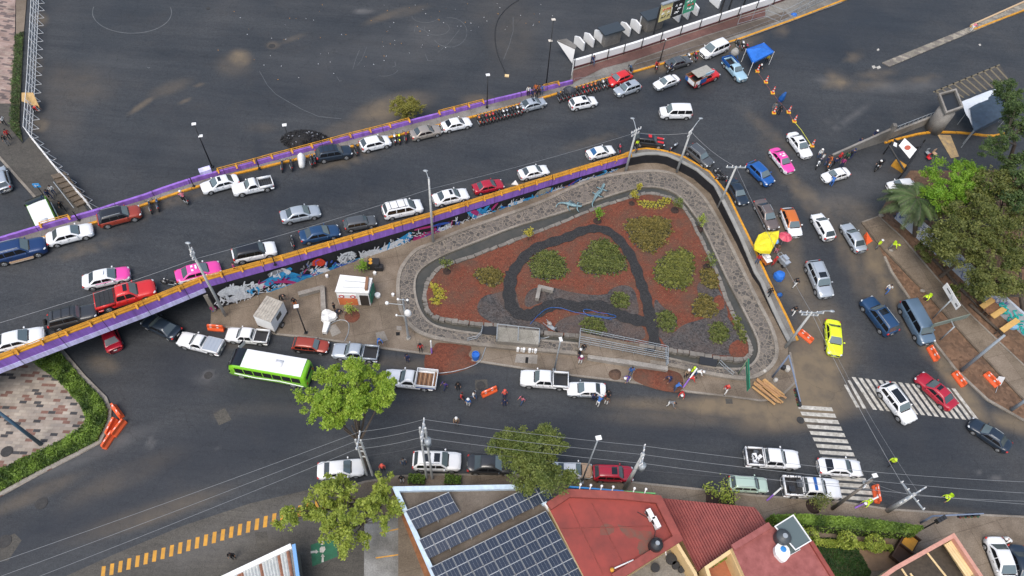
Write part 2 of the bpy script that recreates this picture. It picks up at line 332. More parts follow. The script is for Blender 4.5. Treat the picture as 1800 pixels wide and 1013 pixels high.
def sheet(name,px,m,lv='G',dz=.004,grid=0,skirt=0,smooth=0,kind='structure',world=False,mside=None,d=False,parent=None,label=None,cat=None,hfun=None):
    """flat or draped polygon, with a skirt of real thickness"""
    pts=px if world else [surf(lv)(a,b,dz) for a,b in px]
    pts=[Vector((p[0],p[1],0)) for p in pts]
    if smooth: pts=[Vector(q) for q in smooth_poly([tuple(p) for p in pts],smooth)]
    bm=bmesh.new(); f=bm.faces.new([bm.verts.new(p) for p in pts]); bm.normal_update()
    if f.normal.z<0: f.normal_flip()
    bmesh.ops.triangulate(bm,faces=bm.faces[:],quad_method='BEAUTY',ngon_method='EAR_CLIP')
    if grid:
        xs=[p.x for p in pts]; ys=[p.y for p in pts]
        for lo,hi,no in ((min(xs),max(xs),(1,0,0)),(min(ys),max(ys),(0,1,0))):
            t=math.ceil(lo/grid)*grid+.0137
            while t<hi:
                bmesh.ops.bisect_plane(bm,geom=bm.verts[:]+bm.edges[:]+bm.faces[:],plane_co=(t*no[0],t*no[1],0),plane_no=no,dist=1e-5); t+=grid
    for v in bm.verts:
        z=(U(v.co.x,v.co.y) if lv=='U' else 0)+dz
        if hfun: z+=hfun(v.co.x,v.co.y)
        v.co.z=z
    if skirt:
        be=[e for e in bm.edges if len(e.link_faces)==1]
        r=bmesh.ops.extrude_edge_only(bm,edges=be); 
        for g in r['geom']:
            if isinstance(g,bmesh.types.BMVert): g.co.z-=skirt
            if isinstance(g,bmesh.types.BMFace) and mside: g.material_index=1
    bmesh.ops.recalc_face_normals(bm,faces=bm.faces[:])
    up=sum(f.normal.z*f.calc_area() for f in bm.faces)
    if up<0: bmesh.ops.reverse_faces(bm,faces=bm.faces[:])
    me=bpy.data.meshes.new(name); bm.to_mesh(me); bm.free(); me.materials.append(m)
    if mside: me.materials.append(mside)
    ob=bpy.data.objects.new(name,me); COL.objects.link(ob)
    if d: set_dirt(me)
    if parent is not None:
        ob.parent=parent; o=parent['_o'] if '_o' in parent else (0,0,0); ob.location=(-o[0],-o[1],-o[2])
    tag(ob,label,cat,None,kind if parent is None else None); return ob
def ribbon(name,px,w,h,m,lv='G',dz=0,closed=False,parent=None,smooth=0,kind=None,label=None,cat=None,group=None,world=False,mtop=None,build=True,mb=None,off=0,z0=None):
    """a kerb or low wall: sweeps a w x h box along pixel points; off shifts sideways"""
    pts=[Vector((p[0],p[1],0)) for p in (px if world else [surf(lv)(a,b,dz) for a,b in px])]
    if smooth: pts=[Vector(q) for q in smooth_poly([tuple(p) for p in pts],smooth,closed)]
    n=len(pts); secs=[]
    for i in range(n):
        a=pts[(i-1)%n] if (closed or i>0) else pts[i]; b=pts[(i+1)%n] if (closed or i<n-1) else pts[i]
        t=(b-a); t.normalize(); nn=Vector((-t.y,t.x,0)); z=(U(pts[i].x,pts[i].y) if lv=='U' else 0)+dz
        zb=z if z0 is None else z0
        l=pts[i]+nn*(off+w/2); r=pts[i]+nn*(off-w/2)
        secs.append([(l.x,l.y,zb),(l.x,l.y,z+h),(r.x,r.y,z+h),(r.x,r.y,zb)])
    if closed: secs.append(secs[0])
    b=mb or MB(); 
    if mtop:
        b.loft([[q[0],q[1]] for q in secs],m,closed=False); b.loft([[q[2],q[3]] for q in secs],m,closed=False); b.loft([[q[1],q[2]] for q in secs],mtop,closed=False)
        b.add(secs[0],[(0,1,2,3)],m); b.add(secs[-1],[(3,2,1,0)],m)
    else: b.loft(secs,m,caps=not closed)
    if mb is not None: return mb
    return b.build(name,parent,label=label,cat=cat,group=group,kind=kind)
# ================================================================ SETTING
M_ASPH=asphalt('asphalt'); 
M_ASPH2=asphalt('asphalt_plaza',(.022,.025,.030),(.033,.036,.041),.5)
M_OLD=asphalt('asphalt_old',(.058,.055,.049),(.10,.094,.083),.7)
M_TAN=concrete('concrete_tan',(.15,.115,.082),(.23,.185,.14),.5,3.2)
M_GREY=concrete('concrete_grey',(.17,.16,.145),(.25,.24,.22),.6,2.4)
M_CONC=concrete('concrete_plain',(.22,.20,.175),(.32,.30,.27),.9)
M_KERB=concrete('kerb_stone',(.20,.175,.145),(.28,.25,.21),1.5)
M_OR=weathered('paint_orange',(.62,.29,.02))
M_PU=weathered('paint_purple',(.29,.14,.55),(.36,.33,.42))
M_LI=weathered('paint_lilac',(.62,.60,.92),(.4,.4,.45),.72)
M_BLK=mat('wall_black',(.012,.013,.017),.6,var=.3,scale=1.5)
M_WH=mat('road_paint_white',(.24,.225,.19),.7,col2=(.56,.54,.49),scale=2.2)
M_YEL=mat('road_paint_yellow',(.62,.30,.03),.7,col2=(.40,.20,.03),scale=1.3)
M_COB=cobble('cobbles'); 
M_RED=gravel('red_gravel',(.10,.026,.012),(.175,.048,.024),(.075,.052,.035))
M_LAVA=gravel('lava_gravel',(.022,.02,.02),(.085,.078,.075),(.10,.065,.05))
M_PATH=gravel('black_path',(.010,.010,.011),(.035,.034,.035),(.02,.02,.02),9)
M_SOIL=gravel('soil',(.10,.055,.03),(.19,.11,.065),(.07,.045,.03),3)
M_STONE=gravel('rough_stone',(.09,.08,.07),(.24,.22,.19),(.16,.14,.11),1.6)
M_CHAN=mat('wet_channel',(.045,.047,.04),.25,col2=(.075,.07,.058),scale=.7)
M_DARK=mat('dark_metal',(.02,.021,.023),.5)
M_STEEL=mat('galvanised_steel',(.33,.36,.38),.45,metal=.3,var=.12,scale=2)
M_POLE=mat('pole_concrete',(.42,.43,.42),.7,var=.15,scale=2)
M_WHITE=mat('white_paint',(.74,.74,.73),.5,var=.05,scale=1)
M_GRASS=mat('turf_soil',(.03,.05,.012),.9,col2=(.07,.06,.03),scale=2)
# ---- ground: one sheet to the horizon, fine in view
def axis(lo,hi,st,far):
    a=list(np.arange(lo,hi,st)); g=st
    while a[-1]<far: g*=1.5; a.append(a[-1]+g)
    g=st; b=[]
    x=lo
    while x>-far: g*=1.5; x-=g; b.append(x)
    return np.array(b[::-1]+a)
gx=axis(-90,100,.45,3000); gy=axis(0,130,.45,3000)
GX,GY=np.meshgrid(gx,gy); n1,n2=GX.shape
vv=np.stack([GX.ravel(),GY.ravel(),np.zeros(GX.size)],1)
idx=np.arange(GX.size).reshape(n1,n2); ff=np.stack([idx[:-1,:-1],idx[:-1,1:],idx[1:,1:],idx[1:,:-1]],-1).reshape(-1,4)
me=bpy.data.meshes.new('ground'); me.vertices.add(len(vv)); me.vertices.foreach_set('co',vv.ravel()); me.loops.add(len(ff)*4); me.loops.foreach_set('vertex_index',ff.ravel().astype(np.int32)); me.polygons.add(len(ff)); me.polygons.foreach_set('loop_start',np.arange(0,len(ff)*4,4,dtype=np.int32)); me.update(calc_edges=True)
me.materials.append(M_ASPH); cc=vv; 
dd=np.zeros((len(vv),4)); dd[:,3]=1; near=(np.abs(vv[:,0])<140)&(vv[:,1]>-5)&(vv[:,1]<160); dd[near]=dirt(vv[near,0],vv[near,1],vv[near,2]); at=me.color_attributes.new('dirt','FLOAT_COLOR','POINT'); at.data.foreach_set('color',dd.ravel())
go=bpy.data.objects.new('ground',me); COL.objects.link(go); tag(go,kind='structure')
# ---- raised road
SO=[P(a,b,c-.6) for a,b,c in _ctl]                 # outer (south) face of the parapet, plan
NOpx=[(-300,512),(-150,470),(0,427),(77,404),(175,376),(257,350),(354,317),(480,283),(617,246),(720,219.5),(874,180),(1007,148)]
NO=[PU(a,b,.15) for a,b in NOpx]
NO2=[PU(a,b,.15) for a,b in [(1060,134),(1118,112),(1200,88),(1300,55),(1420,15),(1520,-20)]]
COPE=[(1113,276),(1135,272),(1157,272),(1174,275),(1190,282),(1224,300),(1255,327),(1275,366),(1301,420),(1326,480),(1337,497),(1357,544),(1385,601)]
COPW=[PU(a,b,.35) for a,b in COPE]
far=[Vector((P(1385,606,0).x,_Y0-1.0,0)),Vector((170,_Y0-1,0)),Vector((170,170,0)),Vector((P(1520,-20,1).x,170,0))]
PLAN=SO[:-1]+COPW+far+NO2[::-1]+NO[::-1]
rd=sheet('raised_road',PLAN,M_ASPH,'U',0.0,grid=1.1,world=True,d=True)
def offs(pts,o):
    r=[]
    for i,p in enumerate(pts):
        a=pts[max(0,i-1)]; b=pts[min(len(pts)-1,i+1)]; t=Vector((b.x-a.x,b.y-a.y,0)).normalized(); r.append(Vector((p.x-t.y*o,p.y+t.x*o,0)))
    return r
def dens(pts,st=2.0):
    out=[]
    for a,b in zip(pts,pts[1:]):
        k=max(1,int((b-a).length/st)); out+= [a.lerp(b,i/k) for i in range(k)]
    return out+[pts[-1]]
def flat(pts): return [Vector((p.x,p.y,0)) for p in pts]
SOf=dens(flat(SO[:-1])); NOf=dens(flat(NO)); CPf=dens([SOf[-1]]+flat(COPW),1.5)
# index of the abutment (pixel x about 352)
AB=P(352,512,4.3)
def sof(p): return (p.x-_o.x)*_ax.x+(p.y-_o.y)*_ax.y
sAB=sof(AB)
def wallstrip(mb,pts,zt,zb,m):
    mb.loft([[(p.x,p.y,zt(p)),(p.x,p.y,zb(p))] for p in pts],m,closed=False)
uz=lambda p:U(p.x,p.y)
# deck slab over the underpass
sS=[p for p in SOf if sof(p)<=sAB]+[SO[3]+( _ax*(sAB-sof(SO[3])))]; nS=[p for p in NOf if sof(p)<=sAB+6]
sS=[Vector((p.x,p.y,0)) for p in sS]
mb=MB(); inn=offs(sS,.35); ninn=offs(nS,-.35)
k=40
def res(pts,n):
    L=[0]
    for a,b in zip(pts,pts[1:]): L.append(L[-1]+(b-a).length)
    xs=[p.x for p in pts]; ys=[p.y for p in pts]; t=np.linspace(0,L[-1],n); return [Vector((float(np.interp(q,L,xs)),float(np.interp(q,L,ys)),0)) for q in t]
A=res(inn,k); C=res(ninn,k)
mb.loft([[(a.x,a.y,uz(a)-.05),(a.x,a.y,uz(a)-1.2),(c.x,c.y,uz(c)-1.2),(c.x,c.y,uz(c)-.05)] for a,c in zip(A,C)],M_CONC)
mb.build('bridge_deck',kind='structure')
# abutment wall across the underpass
mb=MB(); a=Vector((sS[-1].x,sS[-1].y,0)); c=Vector((nS[-1].x,nS[-1].y,0)); 
mb.prism([(a.x,a.y),(a.x+.5,a.y),(c.x+.5,c.y-.1),(c.x,c.y-.1)],0,3.2,M_CONC); mb.build('abutment',kind='structure')
# mural wall: south retaining wall
WS=[Vector((sS[-1].x,sS[-1].y,0))]+[p for p in SOf if sof(p)>sAB+.3]
MW=thing('mural_wall','long black retaining wall painted with white, cyan and magenta swirls below the purple parapet','mural wall',tuple(P(560,505,0)))
mb=MB(); wi=offs(WS,.4)
mb.loft([[(p.x,p.y,0),(p.x,p.y,uz(p)-.58),(q.x,q.y,uz(q)-.58),(q.x,q.y,0)] for p,q in zip(WS,wi)],M_BLK)
mb.build('wall',MW)
def PWs(px,py,push=.03):                 # pixel -> point on the mural wall
    v=B@np.array([px-CX,py-CY,F]); best=None
    for a,b in zip(WS,WS[1:]):
        d=b-a; den=v[0]*d.y-v[1]*d.x
        if abs(den)<1e-9: continue
        t=(a.x*d.y-a.y*d.x)/den; 
        x,y,z=v[0]*t,v[1]*t,H+v[2]*t
        u=((x-a.x)*d.x+(y-a.y)*d.y)/d.length_squared
        if -.02<=u<=1.02: nn=Vector((d.y,-d.x,0)).normalized(); best=Vector((x+nn.x*push,y+nn.y*push,max(z,.03)))
    return best
def pst(px,off_top,off_len):  pass
# paint strokes on the mural, traced on the wall face
def stroke(mb,pts,w,m,push):
    q=[PWs(a,b,push) for a,b in pts]; q=[x for x in q if x]
    if len(q)<2: return
    q=[Vector(x) for x in smooth_poly([tuple(x) for x in q],2,False)]
    secs=[]
    for i,p in enumerate(q):
        a=q[max(0,i-1)]; b=q[min(len(q)-1,i+1)]; t=(b-a).normalized(); nx=Vector((_ax.y,-_ax.x,0)); n=t.cross(nx).normalized(); ww=w*(.35+.65*math.sin(math.pi*(i+.5)/len(q)))/2
        up=p+n*ww; dnn=p-n*ww; top=U(p.x,p.y)-.62
        up.z=min(max(up.z,.02),top); dnn.z=min(max(dnn.z,.02),top)
        secs.append([up,dnn])
    mb.loft(secs,m,closed=False)
C_CY=mat('mural_cyan',(.03,.28,.55),.6,var=.3,scale=3); C_WH=mat('mural_white',(.62,.64,.66),.6,var=.25,scale=6); C_MG=mat('mural_magenta',(.38,.03,.16),.6,var=.2,scale=3); C_RD=mat('mural_red',(.6,.05,.02),.6,var=.3,scale=6); C_BL=mat('mural_blue',(.03,.09,.4),.6,var=.2,scale=3); C_GY=mat('mural_grey',(.2,.21,.23),.6,var=.3,scale=5); C_TL=mat('mural_teal',(.02,.32,.33),.6); C_BE=mat('mural_beige',(.3,.28,.22),.6,var=.4,scale=7)
mr=random.Random(3)
ST=[(C_CY,.9,[(452,503),(480,489),(498,480),(512,471)]),(C_MG,.6,[(440,505),(470,495),(492,490),(505,488)]),(C_CY,.55,[(430,511),(450,508),(470,500),(485,492)]),
 (C_BL,.8,[(500,488),(520,485),(535,487),(552,482)]),(C_CY,.9,[(505,480),(515,484),(530,490),(550,490)]),(C_MG,.35,[(505,490),(520,491),(540,494)]),
 (C_CY,.8,[(545,490),(580,480),(610,470),(640,458)]),(C_CY,1.0,[(640,455),(670,445),(700,430),(725,415)]),(C_CY,.8,[(665,440),(690,430),(715,415),(722,408)]),
 (C_MG,1.4,[(726,420),(740,418),(760,414),(775,410)]),(C_MG,.4,[(728,404),(745,400),(762,397),(790,390)]),(C_TL,.4,[(742,410),(760,412),(780,408),(795,402)]),(C_BL,.4,[(760,397),(775,393),(790,391)]),
 (C_CY,.7,[(822,370),(832,378),(840,386)]),(C_CY,.6,[(838,365),(848,372),(858,378)]),(C_MG,.7,[(828,370),(838,374),(846,378)]),(C_CY,.6,[(860,358),(852,368),(846,376)]),(C_MG,.4,[(875,355),(868,363),(862,370)]),
 (C_BL,.45,[(880,362),(885,368),(900,362),(920,354)]),(C_CY,.45,[(905,358),(930,348),(950,343),(965,340)]),(C_CY,.35,[(915,352),(940,345),(960,341)]),
 (C_MG,.3,[(990,330),(1000,325),(1010,318)]),(C_BL,.3,[(1000,326),(1012,318),(1022,312)]),(C_CY,.3,[(1040,312),(1055,307),(1066,302),(1062,298),(1050,301)]),(C_CY,.3,[(1065,305),(1075,300),(1085,296)]),
 (C_RD,1.1,[(549,466),(556,458),(562,461),(570,463)]),(C_RD,.7,[(550,464),(560,457),(566,466)]),(C_BE,1.0,[(940,345),(950,336),(960,334),(968,331)]),
 (C_CY,.9,[(366,541),(370,546),(376,549)]),(C_MG,.6,[(361,537),(370,538),(378,543)]),(C_BL,.5,[(368,552),(376,552),(380,546)])]
ST+=[(C_WH,1.5,[(384,518),(398,511),(412,508),(430,512)]),(C_WH,1.1,[(398,528),(420,520),(440,518)]),(C_WH,.9,[(448,508),(462,500),(476,497)]),(C_WH,1.0,[(486,482),(498,476),(508,480)]),(C_WH,1.3,[(598,453),(608,448),(622,446)]),(C_WH,1.2,[(634,449),(650,444),(666,440)]),(C_CY,1.2,[(466,500),(484,488),(500,478)]),(C_CY,1.2,[(505,492),(530,492),(560,488)]),(C_CY,1.2,[(650,455),(680,440),(710,420)]),(C_WH,.8,[(670,436),(690,428),(708,420)]),(C_WH,.8,[(766,404),(778,401),(792,397)]),(C_WH,.7,[(832,384),(846,380),(862,374)]),(C_WH,.7,[(892,359),(905,356),(918,352)]),(C_WH,.6,[(968,336),(980,332),(990,330)]),(C_WH,.8,[(1014,321),(1028,316),(1042,311)]),(C_MG,1.2,[(728,422),(745,418),(765,412)]),(C_GY,1.3,[(600,455),(612,449),(625,447)]),(C_WH,.9,[(392,510),(405,506),(420,503)]),(C_CY,.7,[(548,497),(575,490),(600,483)]),(C_BL,.7,[(585,488),(610,480),(630,470)]),(C_WH,.6,[(640,448),(660,442),(690,436)]),(C_GY,.7,[(470,482),(485,475),(498,472)]),(C_CY,.5,[(470,512),(500,503),(530,498)]),(C_WH,.7,[(556,474),(566,472),(578,478)]),(C_MG,.5,[(480,494),(500,492),(520,497)])]
for col in (C_GY,C_CY,C_MG,C_BL,C_TL,C_RD,C_BE,C_WH):
    mb=MB()
    for m,wd,pp in ST:
        if m is col: stroke(mb,pp,wd,m,.03+.0035*ST.index((m,wd,pp)))
    if mb.v: mb.build('painted_swirl',MW)
mb=MB()
def blobs(x0,y0,x1,y1,n,wd,sp,m=C_WH,ln=6):
    for i in range(int(n*.95)):
        t=mr.random(); x=x0+(x1-x0)*t+mr.gauss(0,1.5); y=y0+(y1-y0)*t+mr.gauss(0,sp*.9); a=mr.gauss(-.4,.9); l=ln*mr.uniform(.4,1.5)
        stroke(mb,[(x,y),(x+l*math.cos(a)*.5,y+l*math.sin(a)*.5+mr.gauss(0,1)),(x+l*math.cos(a),y+l*math.sin(a))],wd*mr.uniform(.2,.55),m,.20+mr.random()*.02)
ST_=[blobs(a_,b_,c_,d_,n_,.5,s_,m_,ln=l_) for a_,b_,c_,d_,n_,s_,m_,l_ in ((385,516,450,500,16,6,C_WH,12),(430,512,560,480,30,6,C_CY,10),(440,505,560,478,14,7,C_MG,8),(560,480,690,442,34,5,C_CY,10),(600,462,700,432,20,4,C_WH,9),(700,432,830,385,26,5,C_BL,8),(720,420,800,396,14,4,C_MG,8),(830,380,960,340,26,4,C_CY,7),(960,340,1085,300,26,3,C_BL,6),(860,372,1060,306,22,3,C_CY,6),(520,480,600,462,16,8,C_BL,8))]; blobs(385,516,432,503,34,.45,3.5,ln=9); blobs(375,535,440,515,40,.3,5,ln=7); blobs(425,522,500,498,40,.3,3,ln=8); blobs(470,488,500,470,22,.35,3); blobs(520,478,545,466,22,.35,6,C_GY); blobs(543,476,572,470,40,.35,4.5); blobs(545,492,640,466,40,.22,4)
blobs(592,454,622,447,45,.35,4); blobs(632,450,690,432,60,.35,4.5); blobs(590,463,620,458,20,.2,2); blobs(700,432,722,410,24,.3,5); blobs(722,412,745,408,14,.2,3); blobs(762,408,790,398,26,.35,3.5); blobs(785,395,812,387,24,.3,4); blobs(812,388,826,380,8,.15,2)
blobs(826,386,865,374,40,.3,3); blobs(868,366,882,360,8,.15,2); blobs(890,360,918,352,38,.3,3.2,ln=5); blobs(940,341,965,334,22,.22,3,C_GY); blobs(966,338,990,330,28,.25,2.5,ln=5); blobs(1012,322,1045,310,44,.28,3,ln=5); blobs(1062,302,1082,296,14,.18,2.2,ln=5)
mb.build('painted_lettering',MW)
mb=MB(); mb.prism([(380,0),(381,0),(381,1)],0,1,M_DARK); mb=MB()
# narrow end face of the mural (facing the underpass) painted too
# ---- south parapet: purple panel, lilac beam over the underpass, orange cap and railing
SP=thing('bridge_parapet','long purple parapet with orange railing along the south edge of the raised road','parapet',tuple(P(700,410,2.5)))
pin=offs(SOf,.28)
mb=MB(); mb.loft([[(p.x,p.y,uz(p)-.6),(p.x,p.y,uz(p)+.55),(q.x,q.y,uz(q)+.55),(q.x,q.y,uz(q)-.6)] for p,q in zip(SOf,pin)],M_PU); mb.build('panel',SP)
pout=offs(SOf,-.02); pin2=offs(SOf,.5)
mb=MB(); mb.loft([[(p.x,p.y,uz(p)+.55),(p.x,p.y,uz(p)+.68),(q.x,q.y,uz(q)+.68),(q.x,q.y,uz(q)+.55)] for p,q in zip(pout,pin2)],M_OR); mb.build('cap',SP)
mb=MB(); bo=offs([p for p in SOf if sof(p)<sAB+1.5],-.03); bi=offs([p for p in SOf if sof(p)<sAB+1.5],.4)
mb.loft([[(p.x,p.y,uz(p)-1.3),(p.x,p.y,uz(p)-.605),(q.x,q.y,uz(q)-.605),(q.x,q.y,uz(q)-1.3)] for p,q in zip(bo,bi)],M_LI); mb.build('beam',SP)
def railing(par,line,zoff,h=(.28,.55),r=.045,post=2.1,m=M_OR,stiff=-1,s0=None,s1=None,name='rail'):
    L=dens(line,post); L=[p for p in L if (s0 is None or sof(p)>=s0) and (s1 is None or sof(p)<=s1)]
    if len(L)<2: return
    mb=MB()
    for hh in h: mb.path([(p.x,p.y,uz(p)+zoff+hh) for p in L],r,m)
    mb.build(name,par)
    pm=None
    for i,p in enumerate(L):
        if pm is None:
            b=MB(); b.box((0,0,h[-1]/2),(.12,.12,h[-1]),m); b.prism([(-.2,-.05),(.2,-.05),(.2,.05),(-.2,.05)],-.02,.1,m)
            b.add([(-.09,-.06,0),(.09,-.06,0),(.09,-.38*-stiff*-1 if 0 else -.42,0.0),(-.09,-.42,0),(-.09,-.06,h[-1]*.8),(.09,-.06,h[-1]*.8)],[(0,3,2,1),(4,5,2,3),(0,4,3),(1,2,5),(0,1,5,4)],m)
            pm=b.mesh('post')
        o=bpy.data.objects.new('post',pm); COL.objects.link(o); o.parent=par; q=par['_o']; o.location=(p.x-q[0],p.y-q[1],uz(p)+zoff-q[2]); o.rotation_euler=(0,0,ROAD_ANG)
railing(SP,offs(SOf,.12),.68)
# ---- north parapet
NP=thing('bridge_parapet','purple parapet with broken lengths of orange railing along the plaza edge of the raised road','parapet',tuple(PU(500,285,0)))
NF=[p for p in NOf if sof(p)<=sof(NO[-1])]
no=offs(NF,.28)
mb=MB(); mb.loft([[(q.x,q.y,-.02 if sof(p)>sAB else uz(p)-1.2),(q.x,q.y,uz(q)+.75),(p.x,p.y,uz(p)+.75),(p.x,p.y,-.02 if sof(p)>sAB else uz(p)-1.2)] for p,q in zip(NF,no)],M_PU); mb.build('panel',NP)
for x0,x1 in ((-150,30),(72,168),(208,240),(306,336),(366,740),(776,870),(955,1006)):
    railing(NP,offs(NF,.14),.75,h=(.2,.45),s0=sof(PU(x0,427-.277*x0,.15)),s1=sof(PU(x1,427-.277*x1,.15)))
mb=MB(); q=PU(361,301,.9); mb.box((q.x,q.y,q.z),(1.3,.7,.7),M_LI,ROAD_ANG); mb.build('pilaster',NP)
# ---- north pavement and its orange kerb
KN=[(-300,530),(-150,487),(0,441),(77,417),(175,388),(257,358),(352,326),(414,305),(555,271),(632,254),(719,232),(830,205),(966,168),(1060,139),(1118,124.5),(1170,110),(1226,91),(1303,67),(1400,32),(1480,1),(1560,-30)]
KNf=dens([Vector((p.x,p.y,0)) for p in [PU(a,b,.15) for a,b in KN]])
pl=[*KNf[::-1],*[Vector((p.x,p.y,0)) for p in NO],*[Vector((p.x,p.y,0)) for p in NO2]]
sheet('north_pavement',pl,M_GREY,'U',.15,grid=2.0,world=True)
ribbon('north_kerb',KNf,.3,.17,M_OR,'U',0,world=True,kind='structure')
# ---- pavement on the curve round the park
KO=[(1080,286),(1100,270),(1118,263),(1137,261),(1157,263),(1180,268),(1203,276),(1247,302),(1280,343),(1301,386),(1324,433),(1352,494),(1383,557),(1402,598)]
KOf=dens([Vector((p.x,p.y,0)) for p in [PU(a,b,.15) for a,b in KO]],1.5)
pc=KOf+[Vector((p.x,p.y,0)) for p in COPW][::-1]
sheet('curve_pavement',pc,M_GREY,'U',.14,grid=2.0,world=True)
ribbon('curve_kerb',KOf,.28,.17,M_OR,'U',0,world=True,kind='structure')
PWL=thing('park_wall','low dark park wall with a pale slotted coping round the curved end','retaining wall',tuple(PU(1290,400,0)))
cin=offs(CPf,-.0); co2=offs(CPf,.42)
mb=MB(); mb.loft([[(p.x,p.y,0),(p.x,p.y,uz(p)+.28),(q.x,q.y,uz(q)+.28),(q.x,q.y,0)] for p,q in zip(cin,offs(CPf,.3))],M_BLK); mb.build('wall',PWL)
mb=MB(); mb.loft([[(p.x,p.y,uz(p)+.28),(p.x,p.y,uz(p)+.42),(q.x,q.y,uz(q)+.42),(q.x,q.y,uz(q)+.28)] for p,q in zip(offs(CPf,-.04),co2)],mat('coping',(.25,.245,.225),.6,var=.2,scale=.8)); mb.build('coping',PWL)
# ---- corner island: base sheet
ISL=[(1385,624),(1393,644),(1398,672),(1380,690),(1362,703),(1337,705),(1285,698),(1208,689),(1131,676),(1120,674),(977,657),(848,637),(760,624),(668,612),(617,604),(555,595),(493,589),(450,581),(391,575),(370,571)]
isl=[G(a,b,.12) for a,b in ISL]+[Vector((p.x,p.y,0)) for p in offs(WS,.2)]+[Vector((p.x,p.y,0)) for p in offs(CPf,.15)]
sheet('island_pavement',isl,M_TAN,'G',.12,skirt=.14,world=True)
ribbon('island_kerb',[(370,571),(391,575),(450,581),(493,589),(555,595),(617,604),(668,612),(760,624),(848,637),(977,657),(1120,674),(1131,676),(1208,689),(1285,698),(1337,705),(1362,703),(1380,690),(1398,672),(1393,644),(1388,620)],.22,.135,M_KERB,kind='structure')
# ---- ring of cobbles, channel, garden
OUT=[(701,480),(699,513),(702,540),(714,565),(732,583),(760,594),(800,601),(843,606),(900,612),(950,616),(1018,622),(1100,632),(1170,640),(1234,655),(1298,666),(1326,664),(1352,649),(1365,629),(1365,608),(1357,578),(1332,531),(1316,499),(1285,435),(1260,384),(1234,343),(1203,317),(1170,301),(1120,302),(1054,312),(1002,332),(951,357),(874,384),(797,411),(758,430),(732,438),(714,458)]
INN=[(735,474),(728,495),(729,518),(738,549),(758,572),(797,581),(843,587),(900,594),(950,598),(1018,604),(1100,614),(1183,631),(1234,644),(1298,650),(1321,644),(1334,626),(1335,603),(1324,577),(1303,536),(1283,499),(1260,450),(1239,404),(1219,373),(1195,343),(1170,330),(1131,326),(1072,343),(1020,362),(977,376),(951,384),(900,399),(848,420),(771,450)]
GAR=[(753,494),(747,508),(746,531),(752,548),(764,560),(812,567),(846,571),(879,573),(946,585),(1018,592),(1120,607),(1170,615),(1203,620),(1260,629),(1306,634),(1319,624),(1320,608),(1303,580),(1288,552),(1273,518),(1260,479),(1239,435),(1224,404),(1208,373),(1190,353),(1165,343),(1131,339),(1090,353),(1041,368),(990,391),(951,406),(913,420),(853,443),(802,461),(771,471)]
Cc=G(1040,490)
def ring(pts,n=160,z=0):
    w=[G(a,b,z) for a,b in pts]; w=[Vector(p) for p in smooth_poly([tuple(q) for q in w],2)]
    L=[0]; m=len(w)
    for i in range(m): L.append(L[-1]+(w[(i+1)%m]-w[i]).length)
    xs=[p.x for p in w]+[w[0].x]; ys=[p.y for p in w]+[w[0].y]
    d=[]
    for i in range(m*8):
        t=L[-1]*i/(m*8); x=float(np.interp(t,L,xs)); y=float(np.interp(t,L,ys)); d.append((math.atan2(y-Cc.y,x-Cc.x),x,y))
    out=[]
    for i in range(n):
        a=-math.pi+2*math.pi*i/n; q=min(d,key=lambda e:abs((e[0]-a+math.pi)%(2*math.pi)-math.pi)); out.append(Vector((q[1],q[2],0)))
    return out
RO=ring(OUT,260,.3); RI=ring(INN,260,.3)
mb=MB(); n=len(RO); vs=[];
secs=[[(a.x,a.y,.10),(a.x,a.y,.36),(b.x,b.y,.26),(b.x,b.y,.10)] for a,b in zip(RO,RI)]; secs.append(secs[0]); mb.loft(secs,M_COB,closed=False); mb.build('cobbled_bank',kind='structure')
ribbon('bank_kerb',[tuple(p) for p in RO],.42,.46,M_KERB,'G',0,closed=True,world=True,kind='structure')
sheet('channel',[tuple(p) for p in RI],M_CHAN,'G',.128,world=True)
ribbon('channel_kerb',[tuple(p) for p in offs(RI+RI[:1],0)[:-1]],.25,.32,M_KERB,'G',0,closed=True,world=True,kind='structure')
def gh(x,y): return .14*(noise.noise(Vector((x*.12,y*.12,3)))+.3*noise.noise(Vector((x*.5,y*.5,1))))
GARw=[tuple(p) for p in [Vector(q) for q in smooth_poly([tuple(G(a,b,.4)) for a,b in GAR],2)]]
sheet('garden_bed',GARw,M_RED,'G',.42,skirt=.4,grid=.8,world=True,hfun=gh)
# rough stone edging of the garden
mb=MB(); er=random.Random(5); gp=dens([Vector((p[0],p[1],0)) for p in GARw+GARw[:1]],.62)
mS=mat('edging_stone',(.17,.155,.135),.85,var=.35,scale=1.1)
for i,p in enumerate(gp[:-1]):
    q=gp[i+1]; c=(p+q)/2; a=math.atan2(q.y-p.y,q.x-p.x); mb.box((c.x+er.uniform(-.05,.05),c.y+er.uniform(-.05,.05),.28),((q-p).length*.93,er.uniform(.36,.55),er.uniform(.42,.62)),mS,a+er.uniform(-.12,.12))
mb.build('stone_edging',kind='structure')
